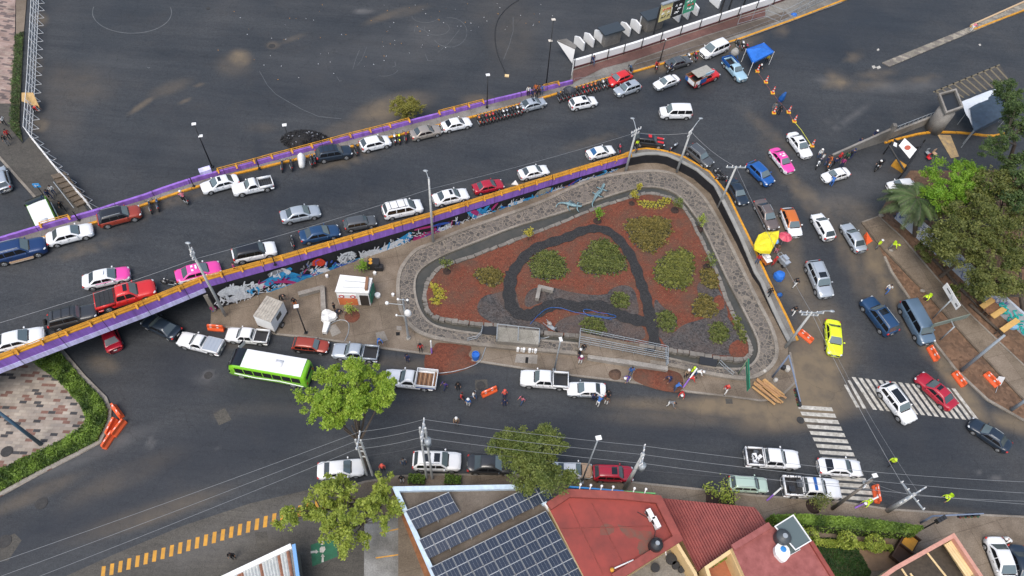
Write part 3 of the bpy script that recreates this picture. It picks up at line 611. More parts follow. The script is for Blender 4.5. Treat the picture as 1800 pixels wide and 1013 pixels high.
# lava zones and black path
LAV=[[(845,520),(880,515),(905,500),(912,540),(930,560),(965,575),(960,590),(880,575),(835,552)],
 [(925,510),(960,502),(1010,515),(1060,520),(1100,505),(1120,520),(1125,560),(1095,552),(1060,530),(1030,528),(1010,535),(985,527),(955,530),(920,545)],
 [(985,560),(1020,552),(1050,548),(1090,562),(1130,570),(1138,600),(1080,598),(1000,588),(970,580)],
 [(1160,575),(1180,590),(1200,570),(1240,560),(1270,545),(1292,575),(1310,615),(1290,628),(1210,618),(1165,610)],
 [(1062,515),(1090,500),(1115,505),(1122,535),(1120,560),(1085,548)],[(1150,520),(1165,540),(1195,560),(1180,590),(1158,600),(1150,560)],[(1235,490),(1262,500),(1285,560),(1262,560),(1240,545),(1222,505)]]
for i,l in enumerate(LAV): sheet('lava_gravel_patch',l,M_LAVA,'G',.425+.004*i+.0,smooth=2,grid=.8,hfun=gh)
for l in ([(1252,525),(1268,516),(1276,540),(1262,548)],[(1283,605),(1300,595),(1316,615),(1308,630),(1288,628),(1280,618)],[(748,510),(760,507),(764,525),(752,533)]): sheet('red_gravel_patch',l,M_RED,'G',.466,smooth=1,grid=.8,hfun=gh)
PATHS=[[(897,486),(910,466),(933,440),(964,428),(997,419),(1020,407),(1046,401),(1072,407),(1097,431),(1115,463),(1126,497),(1135,520),(1141,548),(1148,583),(1152,613)],
 [(900,478),(895,506),(895,531),(905,550),(925,556),(946,549),(966,537),(990,533),(1015,542),(1046,535),(1072,543),(1092,556),(1120,564),(1142,566)]]
for i,pp in enumerate(PATHS):
    w=[Vector(q) for q in smooth_poly([tuple(G(a,b,.45)) for a,b in pp],3,False)]; mb=MB(); secs=[]
    for j,p in enumerate(w):
        a=w[max(0,j-1)]; b=w[min(len(w)-1,j+1)]; t=(b-a).normalized(); nn=Vector((-t.y,t.x,0)); r_=.62 if i==0 else .72; r_+=.08*math.sin(j*.9)
        l=p+nn*r_; r=p-nn*r_; zz=.475+.006*i
        secs.append([(l.x,l.y,zz+gh(l.x,l.y)-.0),(l.x,l.y,zz+gh(l.x,l.y)+.03),(r.x,r.y,zz+gh(r.x,r.y)+.03),(r.x,r.y,zz+gh(r.x,r.y))])
    mb.loft(secs,M_PATH); mb.build('garden_path',kind='structure')
# red gravel heaps spilled on the pavement
def heap(name,px,m,h,z0,label=None,cat=None,kind='stuff',sm=2):
    pts=[Vector(q) for q in smooth_poly([tuple(G(a,b,z0)) for a,b in px],sm)]; c=sum(pts,Vector())/len(pts)
    mb=MB(); K=8; secs=[]
    for k in range(K+1):
        f=1-k/K; secs.append([(c.x+(p.x-c.x)*max(f,.01),c.y+(p.y-c.y)*max(f,.01),z0+(0 if k==0 else h*(1-f**2.2)+.12*h*noise.noise(Vector((p.x*1.3*f,p.y*1.3*f,k*.7))))) for p in pts])
    mb.loft(secs,m,caps=False); return mb.build(name,smooth=True,kind=kind,label=label,cat=cat)
heap('red_gravel',[(748,620),(760,602),(775,599),(800,601),(832,600),(838,612),(828,625),(838,635),(832,646),(800,656),(765,662),(750,655),(745,640)],M_RED,.35,.01,'spread of red volcanic gravel across the kerb beside the white pole','gravel heap')
heap('red_gravel',[(1112,655),(1122,646),(1150,648),(1190,652),(1202,664),(1200,690),(1180,690),(1150,684),(1112,670)],M_RED,.3,.125,'spread of red volcanic gravel where workers rake near the street corner','gravel heap')
heap('leaf_heap',[(1070,652),(1085,648),(1093,655),(1090,668),(1078,669),(1070,662)],gravel('leaf_litter',(.05,.03,.02),(.12,.07,.045)),.35,.125,'small heap of brown leaves on the pavement','leaf heap')
# ---- left: brick plaza, planted strip, kerbs
brc=[(.29,.25,.21),(.34,.30,.25),(.25,.22,.19),(.30,.26,.22),(.17,.09,.07),(.045,.045,.048),(.32,.28,.24),(.28,.24,.20)]
M_BRK=bricks('plaza_bricks',R(-3),brc,(.25,.2,.16),1.4,1.0,.46)
BR=[(-40,690),(69,634),(103,667),(136,703),(150,724),(156,738),(151,750),(129,767),(81,791),(0,830),(-120,885)]
PLT=[(60,639),(105,619),(144,665),(180,701),(190,721),(189,740),(173,775),(135,794),(67,829),(0,865),(-120,920),(-120,880),(0,826),(81,788),(129,764),(150,745),(153,737),(140,710),(103,670)]
lk=[(60,639-60),(20,600),(-60,640),(-60,700)]
sheet('brick_plaza',[(-120,760),(-80,600),(40,560),(90,600),(112,620)]+[(150,665),(188,701),(196,721),(195,742),(178,778),(138,800),(67,836),(0,873),(-120,930)],M_BRK,'G',.12,skirt=.14)
ribbon('plaza_kerb',[(60,560),(109,617),(148,663),(186,701),(194,721),(193,742),(176,777),(137,798),(67,833),(0,870),(-120,928)],.35,.17,M_CONC,kind='structure')
ribbon('planting_kerb',[(60,624),(69,633),(103,667),(136,703),(152,726),(154,739),(149,750),(128,768),(81,792),(0,831),(-120,886)],.18,.2,M_CONC,kind='structure')
sheet('planting_soil',PLT,M_GRASS,'G',.16)
# far left plaza behind
sheet('brick_plaza',[(-60,-40),(28,-40),(26,60),(24,150),(20,182),(-60,182)],bricks('plaza_bricks_pink',R(8),[(.26,.18,.15),(.31,.24,.2),(.28,.2,.17),(.12,.09,.085),(.3,.22,.19)],(.2,.15,.13),1.0,1.0,.34),'G',.12,skirt=.1)
sheet('plaza_strip',[(28,-40),(50,-40),(42,55),(28,62)],M_TAN,'G',.12,skirt=.1)
sheet('plaza_strip',[(-60,182),(20,182),(18,225),(40,253),(52,240),(75,262),(140,350),(155,372),(115,395),(98,385),(0,275),(-60,240)],M_OLD,'G',.10,skirt=.1)
sheet('planting_soil',[(28,62),(42,55),(36,170),(34,215),(40,250),(18,225),(20,150)],M_GRASS,'G',.13)
ribbon('plaza_kerb',[(-60,235),(0,278),(60,345),(98,385),(112,402)],.3,.16,M_KERB,kind='structure')
# ---- bottom: old surface, concrete apron
sheet('old_asphalt',[(100,1020),(200,975),(320,925),(440,885),(560,857),(680,842),(700,860),(700,905),(760,1040),(0,1060),(-60,1040)],M_OLD,'G',.004,grid=3,d=True)
sheet('concrete_apron',[(640,915),(668,905),(702,903),(735,985),(770,1060),(640,1060)],concrete('apron',(.12,.12,.115),(.30,.30,.29),.35),'G',.010)
sheet('bottom_pavement',[(575,868),(640,848),(700,838),(760,835),(900,836),(1085,846),(1240,862),(1330,872),(1480,883),(1560,896),(1700,905),(1860,912),(1990,1100),(1200,1100),(700,1100),(700,905),(668,905)],M_TAN,'G',.12,skirt=.14)
ribbon('bottom_kerb',[(575,868),(640,848),(700,838),(760,835),(900,836),(1085,846),(1240,862),(1330,872),(1480,883),(1560,896),(1700,905),(1860,912)],.2,.135,M_KERB,kind='structure')
# ---- right: soil strip, path, kerb
KR=[(1530,402),(1554,452),(1567,480),(1600,529),(1644,606),(1680,652),(1734,703),(1795,738),(1880,775)]
PR1=[(1515.5,391.5),(1544,381),(1585,418),(1654,499),(1705.5,554.5),(1800,644),(1900,735)]
PRL=[(1515,393),(1544,430),(1610,499),(1621,508),(1680,575),(1731,631),(1800,706),(1880,775)]
sheet('soil_strip',KR+[(1900,735),(1800,644),(1705,554),(1654,499),(1585,418),(1544,381),(1515,391)],M_SOIL,'U',.02,grid=2)
sheet('footpath',PR1+PRL[::-1],M_TAN,'U',.10,grid=2,skirt=.08)
ribbon('path_kerb',PRL,.22,.16,mat('broken_kerb',(.11,.085,.06),.8,var=.4,scale=1.5),'U',0,kind='structure')
ribbon('path_kerb',PR1,.2,.14,M_KERB,'U',0,kind='structure')
ribbon('road_kerb',KR[1:],.3,.17,M_KERB,'U',0,kind='structure')
sheet('park_soil',[(1544,378),(1560,350),(1600,300),(1700,300),(1900,300),(1990,700),(1900,735),(1800,644),(1705,554),(1654,499),(1585,418)],M_SOIL,'U',.015,grid=3)
# ================================================================ VEHICLES
def paint(name,c,met=0.0,rough=.28): return mat('car_paint_'+name,c,rough,metal=met,coat=.5)
PT=dict(white=paint('white',(.72,.73,.74)),silver=paint('silver',(.42,.46,.50),.35),grey=paint('grey',(.10,.105,.11),.3),dgrey=paint('dark_grey',(.045,.047,.05),.3),black=paint('black',(.015,.015,.017)),navy=paint('navy',(.02,.032,.05),.2),
 blue=paint('blue',(.012,.09,.32),.1),steel=paint('steel_blue',(.02,.06,.14),.2),dblue=paint('deep_blue',(.012,.04,.13),.2),red=paint('red',(.55,.02,.02)),crimson=paint('crimson',(.36,.012,.03)),wine=paint('wine',(.22,.01,.03)),copper=paint('copper',(.30,.045,.025),.1),beige=paint('beige',(.34,.30,.26),.3),
 taupe=paint('taupe',(.15,.12,.11),.3),pink=paint('pink',(.72,.06,.33)),orange=paint('orange',(.50,.13,.02)),lime=paint('lime',(.68,.78,.02)),mint=paint('mint',(.40,.52,.44),.1),vanblue=paint('van_blue',(.10,.155,.22),.1),pale=paint('pale_blue',(.30,.46,.56)),tan=paint('tan',(.45,.30,.18)),green=paint('green',(.20,.52,.02)))
GL=mat('car_glass',(.05,.065,.072),.12,spec=.8); GLD=mat('tinted_glass',(.008,.009,.011),.1,spec=.6); GLW=mat('windscreen_glass',(.11,.145,.155),.12,spec=.9); GLB=mat('blue_glass',(.02,.09,.22),.1,spec=.8)
TY=mat('tyre',(.012,.012,.012),.85); RIM=mat('alloy',(.42,.43,.44),.35,metal=.5); TRM=mat('black_trim',(.018,.018,.02),.6); HL=mat('headlight_lens',(.55,.58,.6),.15,spec=.8); TL=mat('tail_light_lens',(.45,.02,.015),.3); PLM=mat('plate',(.6,.6,.58),.5); BEDM=mat('bed_liner',(.02,.021,.024),.8,var=.2,scale=4)
SUN_R=mat('sunroof_glass',(.010,.012,.014),.08,spec=.7)
# L,W,H, hood z, belt z, deck z, xw(windscreen base), xr(roof front), xq(roof rear), xb(rear glass base)
KD=dict(sedan=(4.5,1.78,1.46,.80,.94,.98,.98,.28,-.95,-1.62),
 hatch=(3.95,1.72,1.50,.84,.97,.97,1.0,.36,-1.25,-1.86),
 suv=(4.6,1.84,1.70,.98,1.08,1.08,1.05,.45,-1.70,-2.18),
 bigsuv=(5.1,1.98,1.90,1.10,1.20,1.20,1.05,.45,-2.05,-2.45),
 minivan=(4.9,1.92,1.78,.98,1.06,1.06,1.45,.62,-1.95,-2.36),
 vanbox=(4.5,1.80,1.85,1.0,1.08,1.08,1.30,.72,-2.0,-2.18),
 bigvan=(5.7,2.02,2.15,1.12,1.30,1.30,1.85,1.30,-2.55,-2.78),
 beetle=(4.1,1.72,1.50,.90,.98,.98,.98,.30,-.95,-1.75),
 pickup=(5.3,1.88,1.80,1.06,1.14,1.14,1.10,.55,-.60,-.85),
 single=(4.9,1.75,1.66,.98,1.06,1.06,.85,.32,-.40,-.62),
 jeep=(4.7,1.9,1.85,1.12,1.2,1.2,.85,.5,-1.95,-2.15))
def lerp(a,b,t): return a+(b-a)*t
PC={}
def car_meshes(kind):
    if kind in PC: return PC[kind]
    L,W,Hh,hz,bz,dz,xw,xr,xq,xb=KD[kind]; hw=W/2; D={}
    pick=kind in('pickup','single')
    tail=-L/2; zb=.24 if 'suv' in kind or pick or kind=='jeep' else .19
    def ztop(x):
        if x>xw:
            t=(x-xw)/(L/2-xw); return lerp(bz,hz,min(1,t*1.15))-(.10*max(0,t-.75)/.25 if kind!='jeep' else .0)-(.10*max(0,t-.93)/.07)
        if x<xb:
            t=(xb-x)/max(.05,(xb-tail)); return lerp(bz,dz,min(1,t*4))-(.05*max(0,t-.6)/.4 if not pick else 0)
        return bz
    def hwid(x):
        e=min(1,(L/2-abs(x))/.55); k=1-(1-e)**2.4*.26
        if kind=='beetle': k=1-(abs(x)/(L/2))**4*.34
        if pick and x<xb: k=1-(1-min(1,(L/2-abs(x))/.15))**2*.05
        return hw*k
    sx=sorted(set([L/2,L/2-.04,L/2-.14,L/2-.3,L/2-.55,(L/2+xw)/2,xw+.02,xr,0,(xr+xq)/2,xq,xb,lerp(xb,tail,.3),tail+.3,tail+.12,tail+.03,tail]))
    sx=[x for i,x in enumerate(sx) if i==0 or x-sx[i-1]>.015]
    lo,up,tr,rr4=PT['white'],PT['silver'],TRM,PT['grey']
    mb=MB()
    bedx=xb-.06
    def half(x,zt):
        w=hwid(x); return [(0,zb),(w*.86,zb),(w*.97,zb+.10),(w,zb+.30),(w*.995,lerp(zb,zt,.62)),(w*.965,zt-.09),(w*.88,zt-.015),(w*.5,zt+.02),(0,zt+.03)]
    secs=[]
    for x in sx:
        zt=ztop(x)
        if pick and x<bedx: zt=.72       # bed floor level
        h=half(x,zt); nose=0
        if abs(abs(x)-L/2)<1e-6: h=[(y*.93,lerp(z,(zb+zt)/2,.12)) for y,z in h]
        secs.append([(x,y,z) for y,z in h]+[(x,-y,z) for y,z in h[-2:0:-1]])
    n=len(secs[0])
    vs=[p for q in secs for p in q]; o={lo:[],up:[],tr:[],rr4:[]}
    for i in range(len(secs)-1):
        for j in range(n):
            k=(j+1)%n; m= tr if j in(0,1,n-1,n-2) else ((up if sx[i]>xb else rr4) if 5<=j<=n-6 else lo)
            if pick and sx[i]<bedx-.02 and 5<=j<=n-6: m=tr
            o[m].append((i*n+j,i*n+k,(i+1)*n+k,(i+1)*n+j))
    o[lo]+= [tuple(range(n))[::1],tuple((len(secs)-1)*n+j for j in range(n))[::-1]]
    for m in (lo,up,tr,rr4): mb.add(vs if m is lo else [],[],m)
    base=0
    for m in (lo,up,tr,rr4):
        mi=mb.mi(m)
        for f in o[m]: mb.f.append(f); mb.m.append(mi)
    # arches
    wx=[L/2-.86*(L/4.5),-(L/2-.80*(L/4.5))]; rw=.31 if not('suv' in kind or pick or kind in('jeep','bigvan')) else .37
    for x in wx:
        for s in (1,-1):
            y=s*(hwid(x)+.004); c=[(x+math.cos(a)*(rw+.09),y,rw+math.sin(a)*(rw+.09)) for a in [math.pi*i/10 for i in range(11)]]+[(x-rw-.09,y,zb),(x+rw+.09,y,zb)]
            mb.add(c,[tuple(range(len(c)))],TRM)
    # front grille / lower bumper inlet
    mb.box((L/2+.0,0,.42),(.03,hw*1.1,.16),TRM); mb.box((tail-.0,0,.40),(.03,hw*1.2,.10),TRM)
    mb.box((L/2+.015,0,.47),(.02,.36,.12),PLM); mb.box((tail-.015,0,.62 if not pick else .5),(.02,.36,.14),PLM)
    # wipers cowl strip, door handle line and sill
    mb.box((xw+.05,0,bz+.015),(.12,hw*1.35,.03),TRM)
    for s in(1,-1):
        mb.box((lerp(xw,xb,.5),s*(hw+.003),zb+.13),(abs(wx[0]-wx[1])-2*rw-.3,.015,.07),TRM)
        for x in (lerp(xw,xq,.55),lerp(xw,xq,1.0)):
            if not pick or x>xb: mb.box((x,s*(hw*.985),bz-.16),(.16,.04,.03),TRM)
        for x in (xw-.15,lerp(xw,xq,.62)): mb.box((x,s*(hw*.992),lerp(zb,bz,.6)),(.015,.02,(bz-zb)*.62),TRM)
    if kind=='jeep': mb.tube((tail-.12,0,1.05),(tail-.32,0,1.05),.34,TY,n=14); mb.tube((tail-.32,0,1.05),(tail-.34,0,1.05),.2,RIM,n=12)
    if pick:
        xe=tail; 
        for s in (1,-1): mb.box(((bedx+xe)/2,s*(hw-.07),.94),(bedx-xe,.12,.46),lo)
        mb.box((xe+.05,0,.94),(.09,W-.2,.44),lo); mb.box((bedx-.04,0,.94),(.08,W-.2,.46),lo)
    D['body']=mb.mesh('car_body',True)
    # cabin
    roof=Hh; wb=hw*.93; wr=hw*.70 if kind!='bigvan' and kind!='vanbox' else hw*.80
    if kind=='minivan' or 'suv' in kind or kind=='jeep': wr=hw*.76
    def zc(x):
        if x>xr: t=(xw-x)/(xw-xr); return lerp(bz,roof-.06,t)
        if x<xq: t=(x-xb)/(xq-xb); return lerp(bz,roof-.06,t)
        t=(x-xq)/(xr-xq); return roof-.06+.06*4*t*(1-t)*.9
    if kind=='beetle':
        def zc(x):
            t=(x-xb)/(xw-xb); return bz+(roof-bz)*max(0,math.sin(math.pi*min(1,max(0,t))))**.62
    def wt(z): return lerp(wb,wr,(z-bz)/(roof-bz))
    cx=[xw,lerp(xw,xr,.5),xr+.02,xr-.12,lerp(xr,xq,.33),lerp(xr,xq,.66),xq+.12,xq-.02,lerp(xq,xb,.5),xb]
    secs=[]
    for x in cx:
        z=zc(x); w_=wt(z); e=.0
        secs.append([(x,wb,bz-.03),(x,w_+.0,max(bz-.02,z-.06)),(x,w_-.07,z),(x,w_*.5,z+.025*(z-bz)/(roof-bz)),(x,0,z+.035*(z-bz)/(roof-bz)),(x,-w_*.5,z+.025*(z-bz)/(roof-bz)),(x,-w_+.07,z),(x,-w_,max(bz-.02,z-.06)),(x,-wb,bz-.03)])
    mb=MB(); mb.loft(secs,PT['white'],closed=False); D['cabin']=mb.mesh('car_roof',True)
    def pan(x0,x1,yf,off,glass,nx=4,ny=6,bow=.0):
        m=MB(); g=[]
        for i in range(nx+1):
            x=lerp(x0,x1,i/nx); z=zc(x); w_=wt(z)-.10; dzdx=(zc(x+.01)-zc(x-.01))/.02; l=math.hypot(dzdx,1); nxv,nz=-dzdx/l,1/l
            g.append([(x+nxv*off,yy*w_*yf,z+.035*(z-bz)/(roof-bz)*(1-yy*yy*.7)+nz*off) for yy in [2*j/ny-1 for j in range(ny+1)]])
        m.loft(g,glass,closed=False); return m.mesh('glass',True)
    D['windshield']=pan(xw-.03,xr+.05,1.0,.022,GLW); D['rear_window']=pan(xb+.06,xq-.05,.97,.022,GL)
    def side(x0,x1,s,glass):
        m=MB(); g=[]
        for i in range(7):
            x=lerp(x0,x1,i/6); zl=bz+.045; zh=min(roof-.17,zc(x)-.10); zh=max(zh,zl+.01)
            g.append([(x,s*(wt(z)+.016),z) for z in (zl,zh)])
        m.loft(g,glass,closed=False); return m.mesh('glass',False)
    xa=xw-.22; xz=(xb+.22 if kind in('sedan','beetle') else xq-.12); 
    nwin=1 if kind=='single' else (3 if kind in('minivan','bigsuv','bigvan','vanbox','suv') else 2)
    D['sides']=[]
    for i in range(nwin):
        a=lerp(xa,xz,i/nwin)-(.04 if i else 0); b=lerp(xa,xz,(i+1)/nwin)+(.04 if i<nwin-1 else 0)
        for s in (1,-1): D['sides'].append(side(a,b,s,GLD))
    D['wheels']=[(x,s*(hwid(x)-.10),rw) for x in wx for s in (1,-1)]; D['rw']=rw
    # lights, mirrors
    def light(x,y,z,sx_,sy,sz,m):
        b=MB(); b.ball((x,y,z),1,m,8,5,(sx_,sy,sz)); return b.mesh('lamp',True)
    e=hw*.80; hzz=ztop(L/2-.2)-.12
    D['head']=[light(L/2-.16,s*e*.93,hzz,.19,.17,.085,HL) for s in (1,-1)]
    tz=ztop(tail+.1)-.16 if not pick else .88
    D['tail']=[light(tail+.09,s*hw*(.80 if not pick else .93),tz,.12 if not pick else .10,.16 if not pick else .07,.10 if kind in('sedan','beetle') else .2,TL) for s in (1,-1)]
    D['mir']=[light(xw-.28,s*(hw+.10),bz+.06,.09,.13,.08,PT['white']) for s in (1,-1)]
    D['meta']=KD[kind]; D['zc']=zc; D['wt']=wt
    PC[kind]=D; return D
_tyre={}
def wheel_mesh(r):
    k=round(r,2)
    if k not in _tyre:
        m=MB(); w=.22; secs=[]
        for yy,rr in ((-w/2,r*.62),(-w/2,r*.93),(-w*.3,r),(w*.3,r),(w/2,r*.93),(w/2,r*.62)): secs.append([(math.cos(a)*rr,yy,math.sin(a)*rr) for a in [2*math.pi*i/16 for i in range(16)]])
        m.loft(secs,TY); t=m.mesh('tyre',True)
        m=MB()
        for s in(1,-1):
            m.tube((0,s*w*.44,0),(0,s*(w*.5+.012),0),r*.66,RIM,r*.62,n=14)
            for i in range(5):
                a=2*math.pi*i/5; m.box((math.cos(a)*r*.40,s*(w*.5+.016),math.sin(a)*r*.40),(r*.2,.008,r*.2),TRM,rot=Matrix.Rotation(-a,3,'Y'))
        _tyre[k]=(t,m.mesh('rim'))
    return _tyre[k]
def ob(name,me,parent,loc=(0,0,0),rz=0,mats=None):
    o=bpy.data.objects.new(name,me); COL.objects.link(o); o.parent=parent; o.location=loc; o.rotation_euler=(0,0,rz)
    if mats:
        for i,m in enumerate(mats):
            if i<len(o.material_slots) and m is not None: o.material_slots[i].link='OBJECT'; o.material_slots[i].material=m
    return o
def pose(px,py,dx,dy,lv,zc=.75):
    s=surf(lv); c=s(px,py,zc); l=math.hypot(dx,dy); a=s(px+dx/l*20,py+dy/l*20,zc); yaw=math.atan2(a.y-c.y,a.x-c.x)
    f=Vector((math.cos(yaw),math.sin(yaw))); E=(lambda p:U(p.x,p.y)) if lv=='U' else (lambda p:0)
    zf=E(Vector((c.x+f.x*1.3,c.y+f.y*1.3,0))); zr=E(Vector((c.x-f.x*1.3,c.y-f.y*1.3,0)))
    r=Vector((-f.y,f.x)); zl=E(Vector((c.x+r.x*.8,c.y+r.y*.8,0))); zq=E(Vector((c.x-r.x*.8,c.y-r.y*.8,0)))
    pitch=-math.atan2(zf-zr,2.6); roll=math.atan2(zl-zq,1.6)
    return Vector((c.x,c.y,(zf+zr)/2+.008)),(roll,pitch,yaw)
def car(name,label,cat,kind,px,py,dx,dy,lv,col,up=None,roof=None,sc=1.0,group=None,sun=0,rails=0,rear=None,extra=None,cover=None,deck=None):
    D=car_meshes(kind); L,W,Hh,hz,bz,dz,xw,xr,xq,xb=D['meta']
    loc,rot=pose(px,py,dx,dy,lv); c=PT[col]; u=PT[up] if up else c; rf=PT[roof] if roof else u
    t=thing(name,label,cat,loc,0,group); t.rotation_euler=rot; t.scale=(sc,sc,sc)
    ob('body',D['body'],t,mats=[c,u,TRM,PT[deck] if deck else u]); ob('roof',D['cabin'],t,mats=[rf])
    ob('windshield',D['windshield'],t); ob('rear_window',D['rear_window'],t,mats=[rear] if rear else None)
    for m in D['sides']: ob('side_window',m,t)
    ty,ri=wheel_mesh(D['rw'])
    for x,y,z in D['wheels']:
        w_=ob('wheel',ty,t,(x,y,z)); ob('rim',ri,w_)
    for m in D['head']: ob('headlight',m,t)
    for m in D['tail']: ob('tail_light',m,t)
    for m in D['mir']: ob('mirror',m,t,mats=[c if col!='pink' else PT['white']])
    zr=D['zc']
    if sun:
        for i in range(sun):
            b=MB(); ln=(xr-xq)*(.30 if sun==1 else .26); x0=xr-.12-(i*(xr-xq)*.42); wd=wt_=D['wt'](Hh)*.62
            if sun==3: ln=(xr-xq)*.72
            g=[]
            for k in range(4):
                x=x0-ln*k/3; g.append([(x,y,zr(x)+.035*(1-(y/.7)**2*.4)+.012) for y in (-wd,-wd*.5,0,wd*.5,wd)])
            b.loft(g,SUN_R,closed=False); ob('sunroof',b.mesh('sunroof',True),t)
            if sun==3: break
    if rails:
        b=MB()
        for s in (1,-1): b.tube((xr-.15,s*(D['wt'](Hh)-.08),Hh+.05),(xq+.1,s*(D['wt'](Hh)-.08),Hh+.05),.028,STEELM if rails==1 else TRM,n=6)
        if rails==2:
            for x in (xr-.4,(xr+xq)/2,xq+.4): b.box((x,0,Hh+.06),(.05,W*.72,.03),TRM)
        ob('roof_rail',b.mesh('rails'),t)
    if kind in('pickup','single') and cover is not None:
        b=MB(); x0,x1=xb-.1,-L/2+.1; b.box(((x0+x1)/2,0,1.19),(x0-x1,W-.16,.05),cover)
        for k in range(1,4): b.box((lerp(x0,x1,k/4),0,1.225),(.05,W-.22,.03),TRM if cover is BEDM else PT['silver'])
        ob('bed_cover',b.mesh('bed_cover'),t)
    if extra: extra(t,D)
    return t
STEELM=M_STEEL
GN='cars parked along the north kerb of the raised road'; GS='cars parked along the south parapet of the raised road'; GC='cars queuing and parked round the curve'; GB='cars parked along the bottom pavement'; GI='vehicles along the island pavement'; GR='cars on the right-hand road'
def taxi_sign(t,D):
    b=MB(); b.box((D['meta'][7]-.35,0,D['meta'][2]+.06),(.18,.5,.12),PT['white']); ob('taxi_sign',b.mesh('taxi_sign'),t)
    b=MB(); b.box((D['meta'][7]-.75,0,D['meta'][2]+.012),(.22,.8,.012),PT['white']); ob('roof_number_panel',b.mesh('panel'),t)
def lowertrim(t,D):
    b=MB(); L,W=D['meta'][:2]
    for s in(1,-1): b.box((0,s*(W/2+.02),.42),(2.3,.08,.16),PT['tan']); b.box((0,s*(W/2+.06),.30),(2.2,.16,.05),PT['beige'])
    ob('running_board',b.mesh('running_board'),t)
def stripes(t,D):
    b=MB(); L,W,Hh=D['meta'][:3]
    for s in(1,-1): b.box((1.62,s*.42,D['meta'][4]+.0),(1.0,.34,.09),PT['red'],rot=Matrix.Rotation(.11,3,'Y'))
    b.box((-.1,0,Hh+.04),(.5,.6,.02),PT['red']); ob('red_stripe',b.mesh('red_stripe'),t)
def opendoor(t,D):
    b=MB(); b.box((.35,1.36,.78),(.95,.07,.72),PT['white'],rz=1.05); b.box((.32,1.34,1.3),(.7,.04,.36),GLD,rz=1.05); ob('door',b.mesh('door'),t)
def bedstuff(t,D):
    b=MB(); 
    for i in range(6): b.box((-1.2-rng.random()*1.1,rng.uniform(-.5,.5),.95),(rng.uniform(.3,.6),rng.uniform(.2,.5),.3),rng.choice([PT['white'],PT['orange'],PT['grey'],M_SOILF]),rz=rng.random()*3)
    ob('load',b.mesh('load'),t); b=MB(); W=D['meta'][1]
    for s in (1,-1):
        b.tube((-.75,s*.86,1.2),(-.75,s*.86,1.85),.03,TRM); b.tube((-.75,s*.86,1.6),(-2.55,s*.86,1.45),.03,TRM); b.tube((-2.55,s*.86,1.2),(-2.55,s*.86,1.45),.03,TRM)
    b.tube((-.75,-.86,1.85),(-.75,.86,1.85),.03,TRM); b.tube((-2.55,-.86,1.45),(-2.55,.86,1.45),.03,TRM); ob('bed_rack',b.mesh('rack'),t)
M_SOILF=mat('brown_load',(.2,.1,.05),.9,var=.3)
def bedrails(t,D):
    b=MB()
    for x in (-.95,-1.6,-2.3): b.tube((x,-.85,1.75),(x,.85,1.75),.035,TRM); [b.tube((x,s*.85,1.1),(x,s*.85,1.75),.035,TRM) for s in(1,-1)]
    for s in(1,-1): b.tube((-.85,s*.85,1.75),(-2.45,s*.85,1.75),.035,TRM)
    b.box((-1.2,.2,1.0),(.5,.7,.35),PT['grey']); b.box((-2.0,-.3,.95),(.5,.5,.3),PT['dgrey']); ob('bed_rack',b.mesh('rack'),t)
    b=MB(); b.box((-.05,0,1.86),(.25,1.2,.12),PT['blue']); ob('light_bar',b.mesh('light_bar'),t)
def cargo_lines(t,D):
    b=MB()
    for k in range(5): b.box((-1.2-.25*k,0,.745),(.03,1.4,.01),PT['grey'])
    ob('bed_floor',b.mesh('bed_floor'),t)
c_=car
# --- north kerb of the raised road
c_('suv','blue full-size SUV with tan running boards at the left end of the north kerb','car','bigsuv',34,441,1,-.26,'U','dblue',sc=1.0,group=GN,rails=1,extra=lowertrim)
c_('sedan','white compact sedan behind the blue SUV with tan running boards','car','sedan',122,411,1,-.26,'U','white',sc=1.0,group=GN)
c_('suv','copper red SUV with a black roof on the raised road, next to the two motorcycles','car','suv',209,379,1,-.25,'U','copper',roof='black',sc=.95,group=GN,rails=1)
c_('sedan','white sedan with a sunroof nose to nose beside the white open-bed pickup','car','sedan',385,322,-1,.26,'U','white',sc=.93,group=GN,sun=1)
c_('pickup_truck','old white single-cab pickup with an empty open bed on the raised road','pickup','single',443,327,-1,.2,'U','white',sc=.93,group=GN,extra=cargo_lines)
c_('suv','dark navy boxy SUV parked by the white covered motorcycle','car','suv',586,269,1,-.16,'U','navy',sc=.95,group=GN,rails=2)
c_('hatchback','white hatchback on the north kerb between the navy SUV and the beige sedan','car','hatch',659,251,1,-.24,'U','white',sc=.98,group=GN)
c_('sedan','beige sedan on the north kerb, left of a white sedan with dark windows','car','sedan',748,231,1,-.24,'U','beige',sc=.92,group=GN)
c_('sedan','white sedan on the north kerb just left of the first long row of motorcycles','car','sedan',802,217,1,-.22,'U','white',sc=.90,group=GN,rear=GLD)
c_('beetle_car','silver round-backed coupe at the right end of the first long row of motorcycles','car','beetle',937,182,1,-.26,'U','silver',sc=.90,group=GN,sun=1)
c_('suv','white SUV with a sunroof standing out in the lane beside the second row of motorcycles','car','suv',1025,180,1,-.2,'U','white',sc=.86,group=GN,sun=1)
c_('hatchback','bright red hatchback against the kerb behind the silver SUV','car','hatch',1089,137,-1,.4,'U','red',sc=.95,group=GN)
c_('suv','silver SUV with a sunroof parked alongside the bright red hatchback','car','suv',1103,155,-1,.34,'U','silver',sc=.86,group=GN,sun=1)
c_('sedan','pale silver sedan in the lane left of the stake truck with banners','car','sedan',1172,143,-1,.38,'U','silver',up='white',sc=.88,group=GN)
c_('sedan','dark grey sedan at the kerb behind the white minivan','car','sedan',1193,108,1,-.3,'U','grey',sc=.92,group=GN)
c_('minivan','white minivan at the north kerb above the cement mixer pickup','van','minivan',1256,86,-1,.42,'U','white',sc=.98,group=GN)
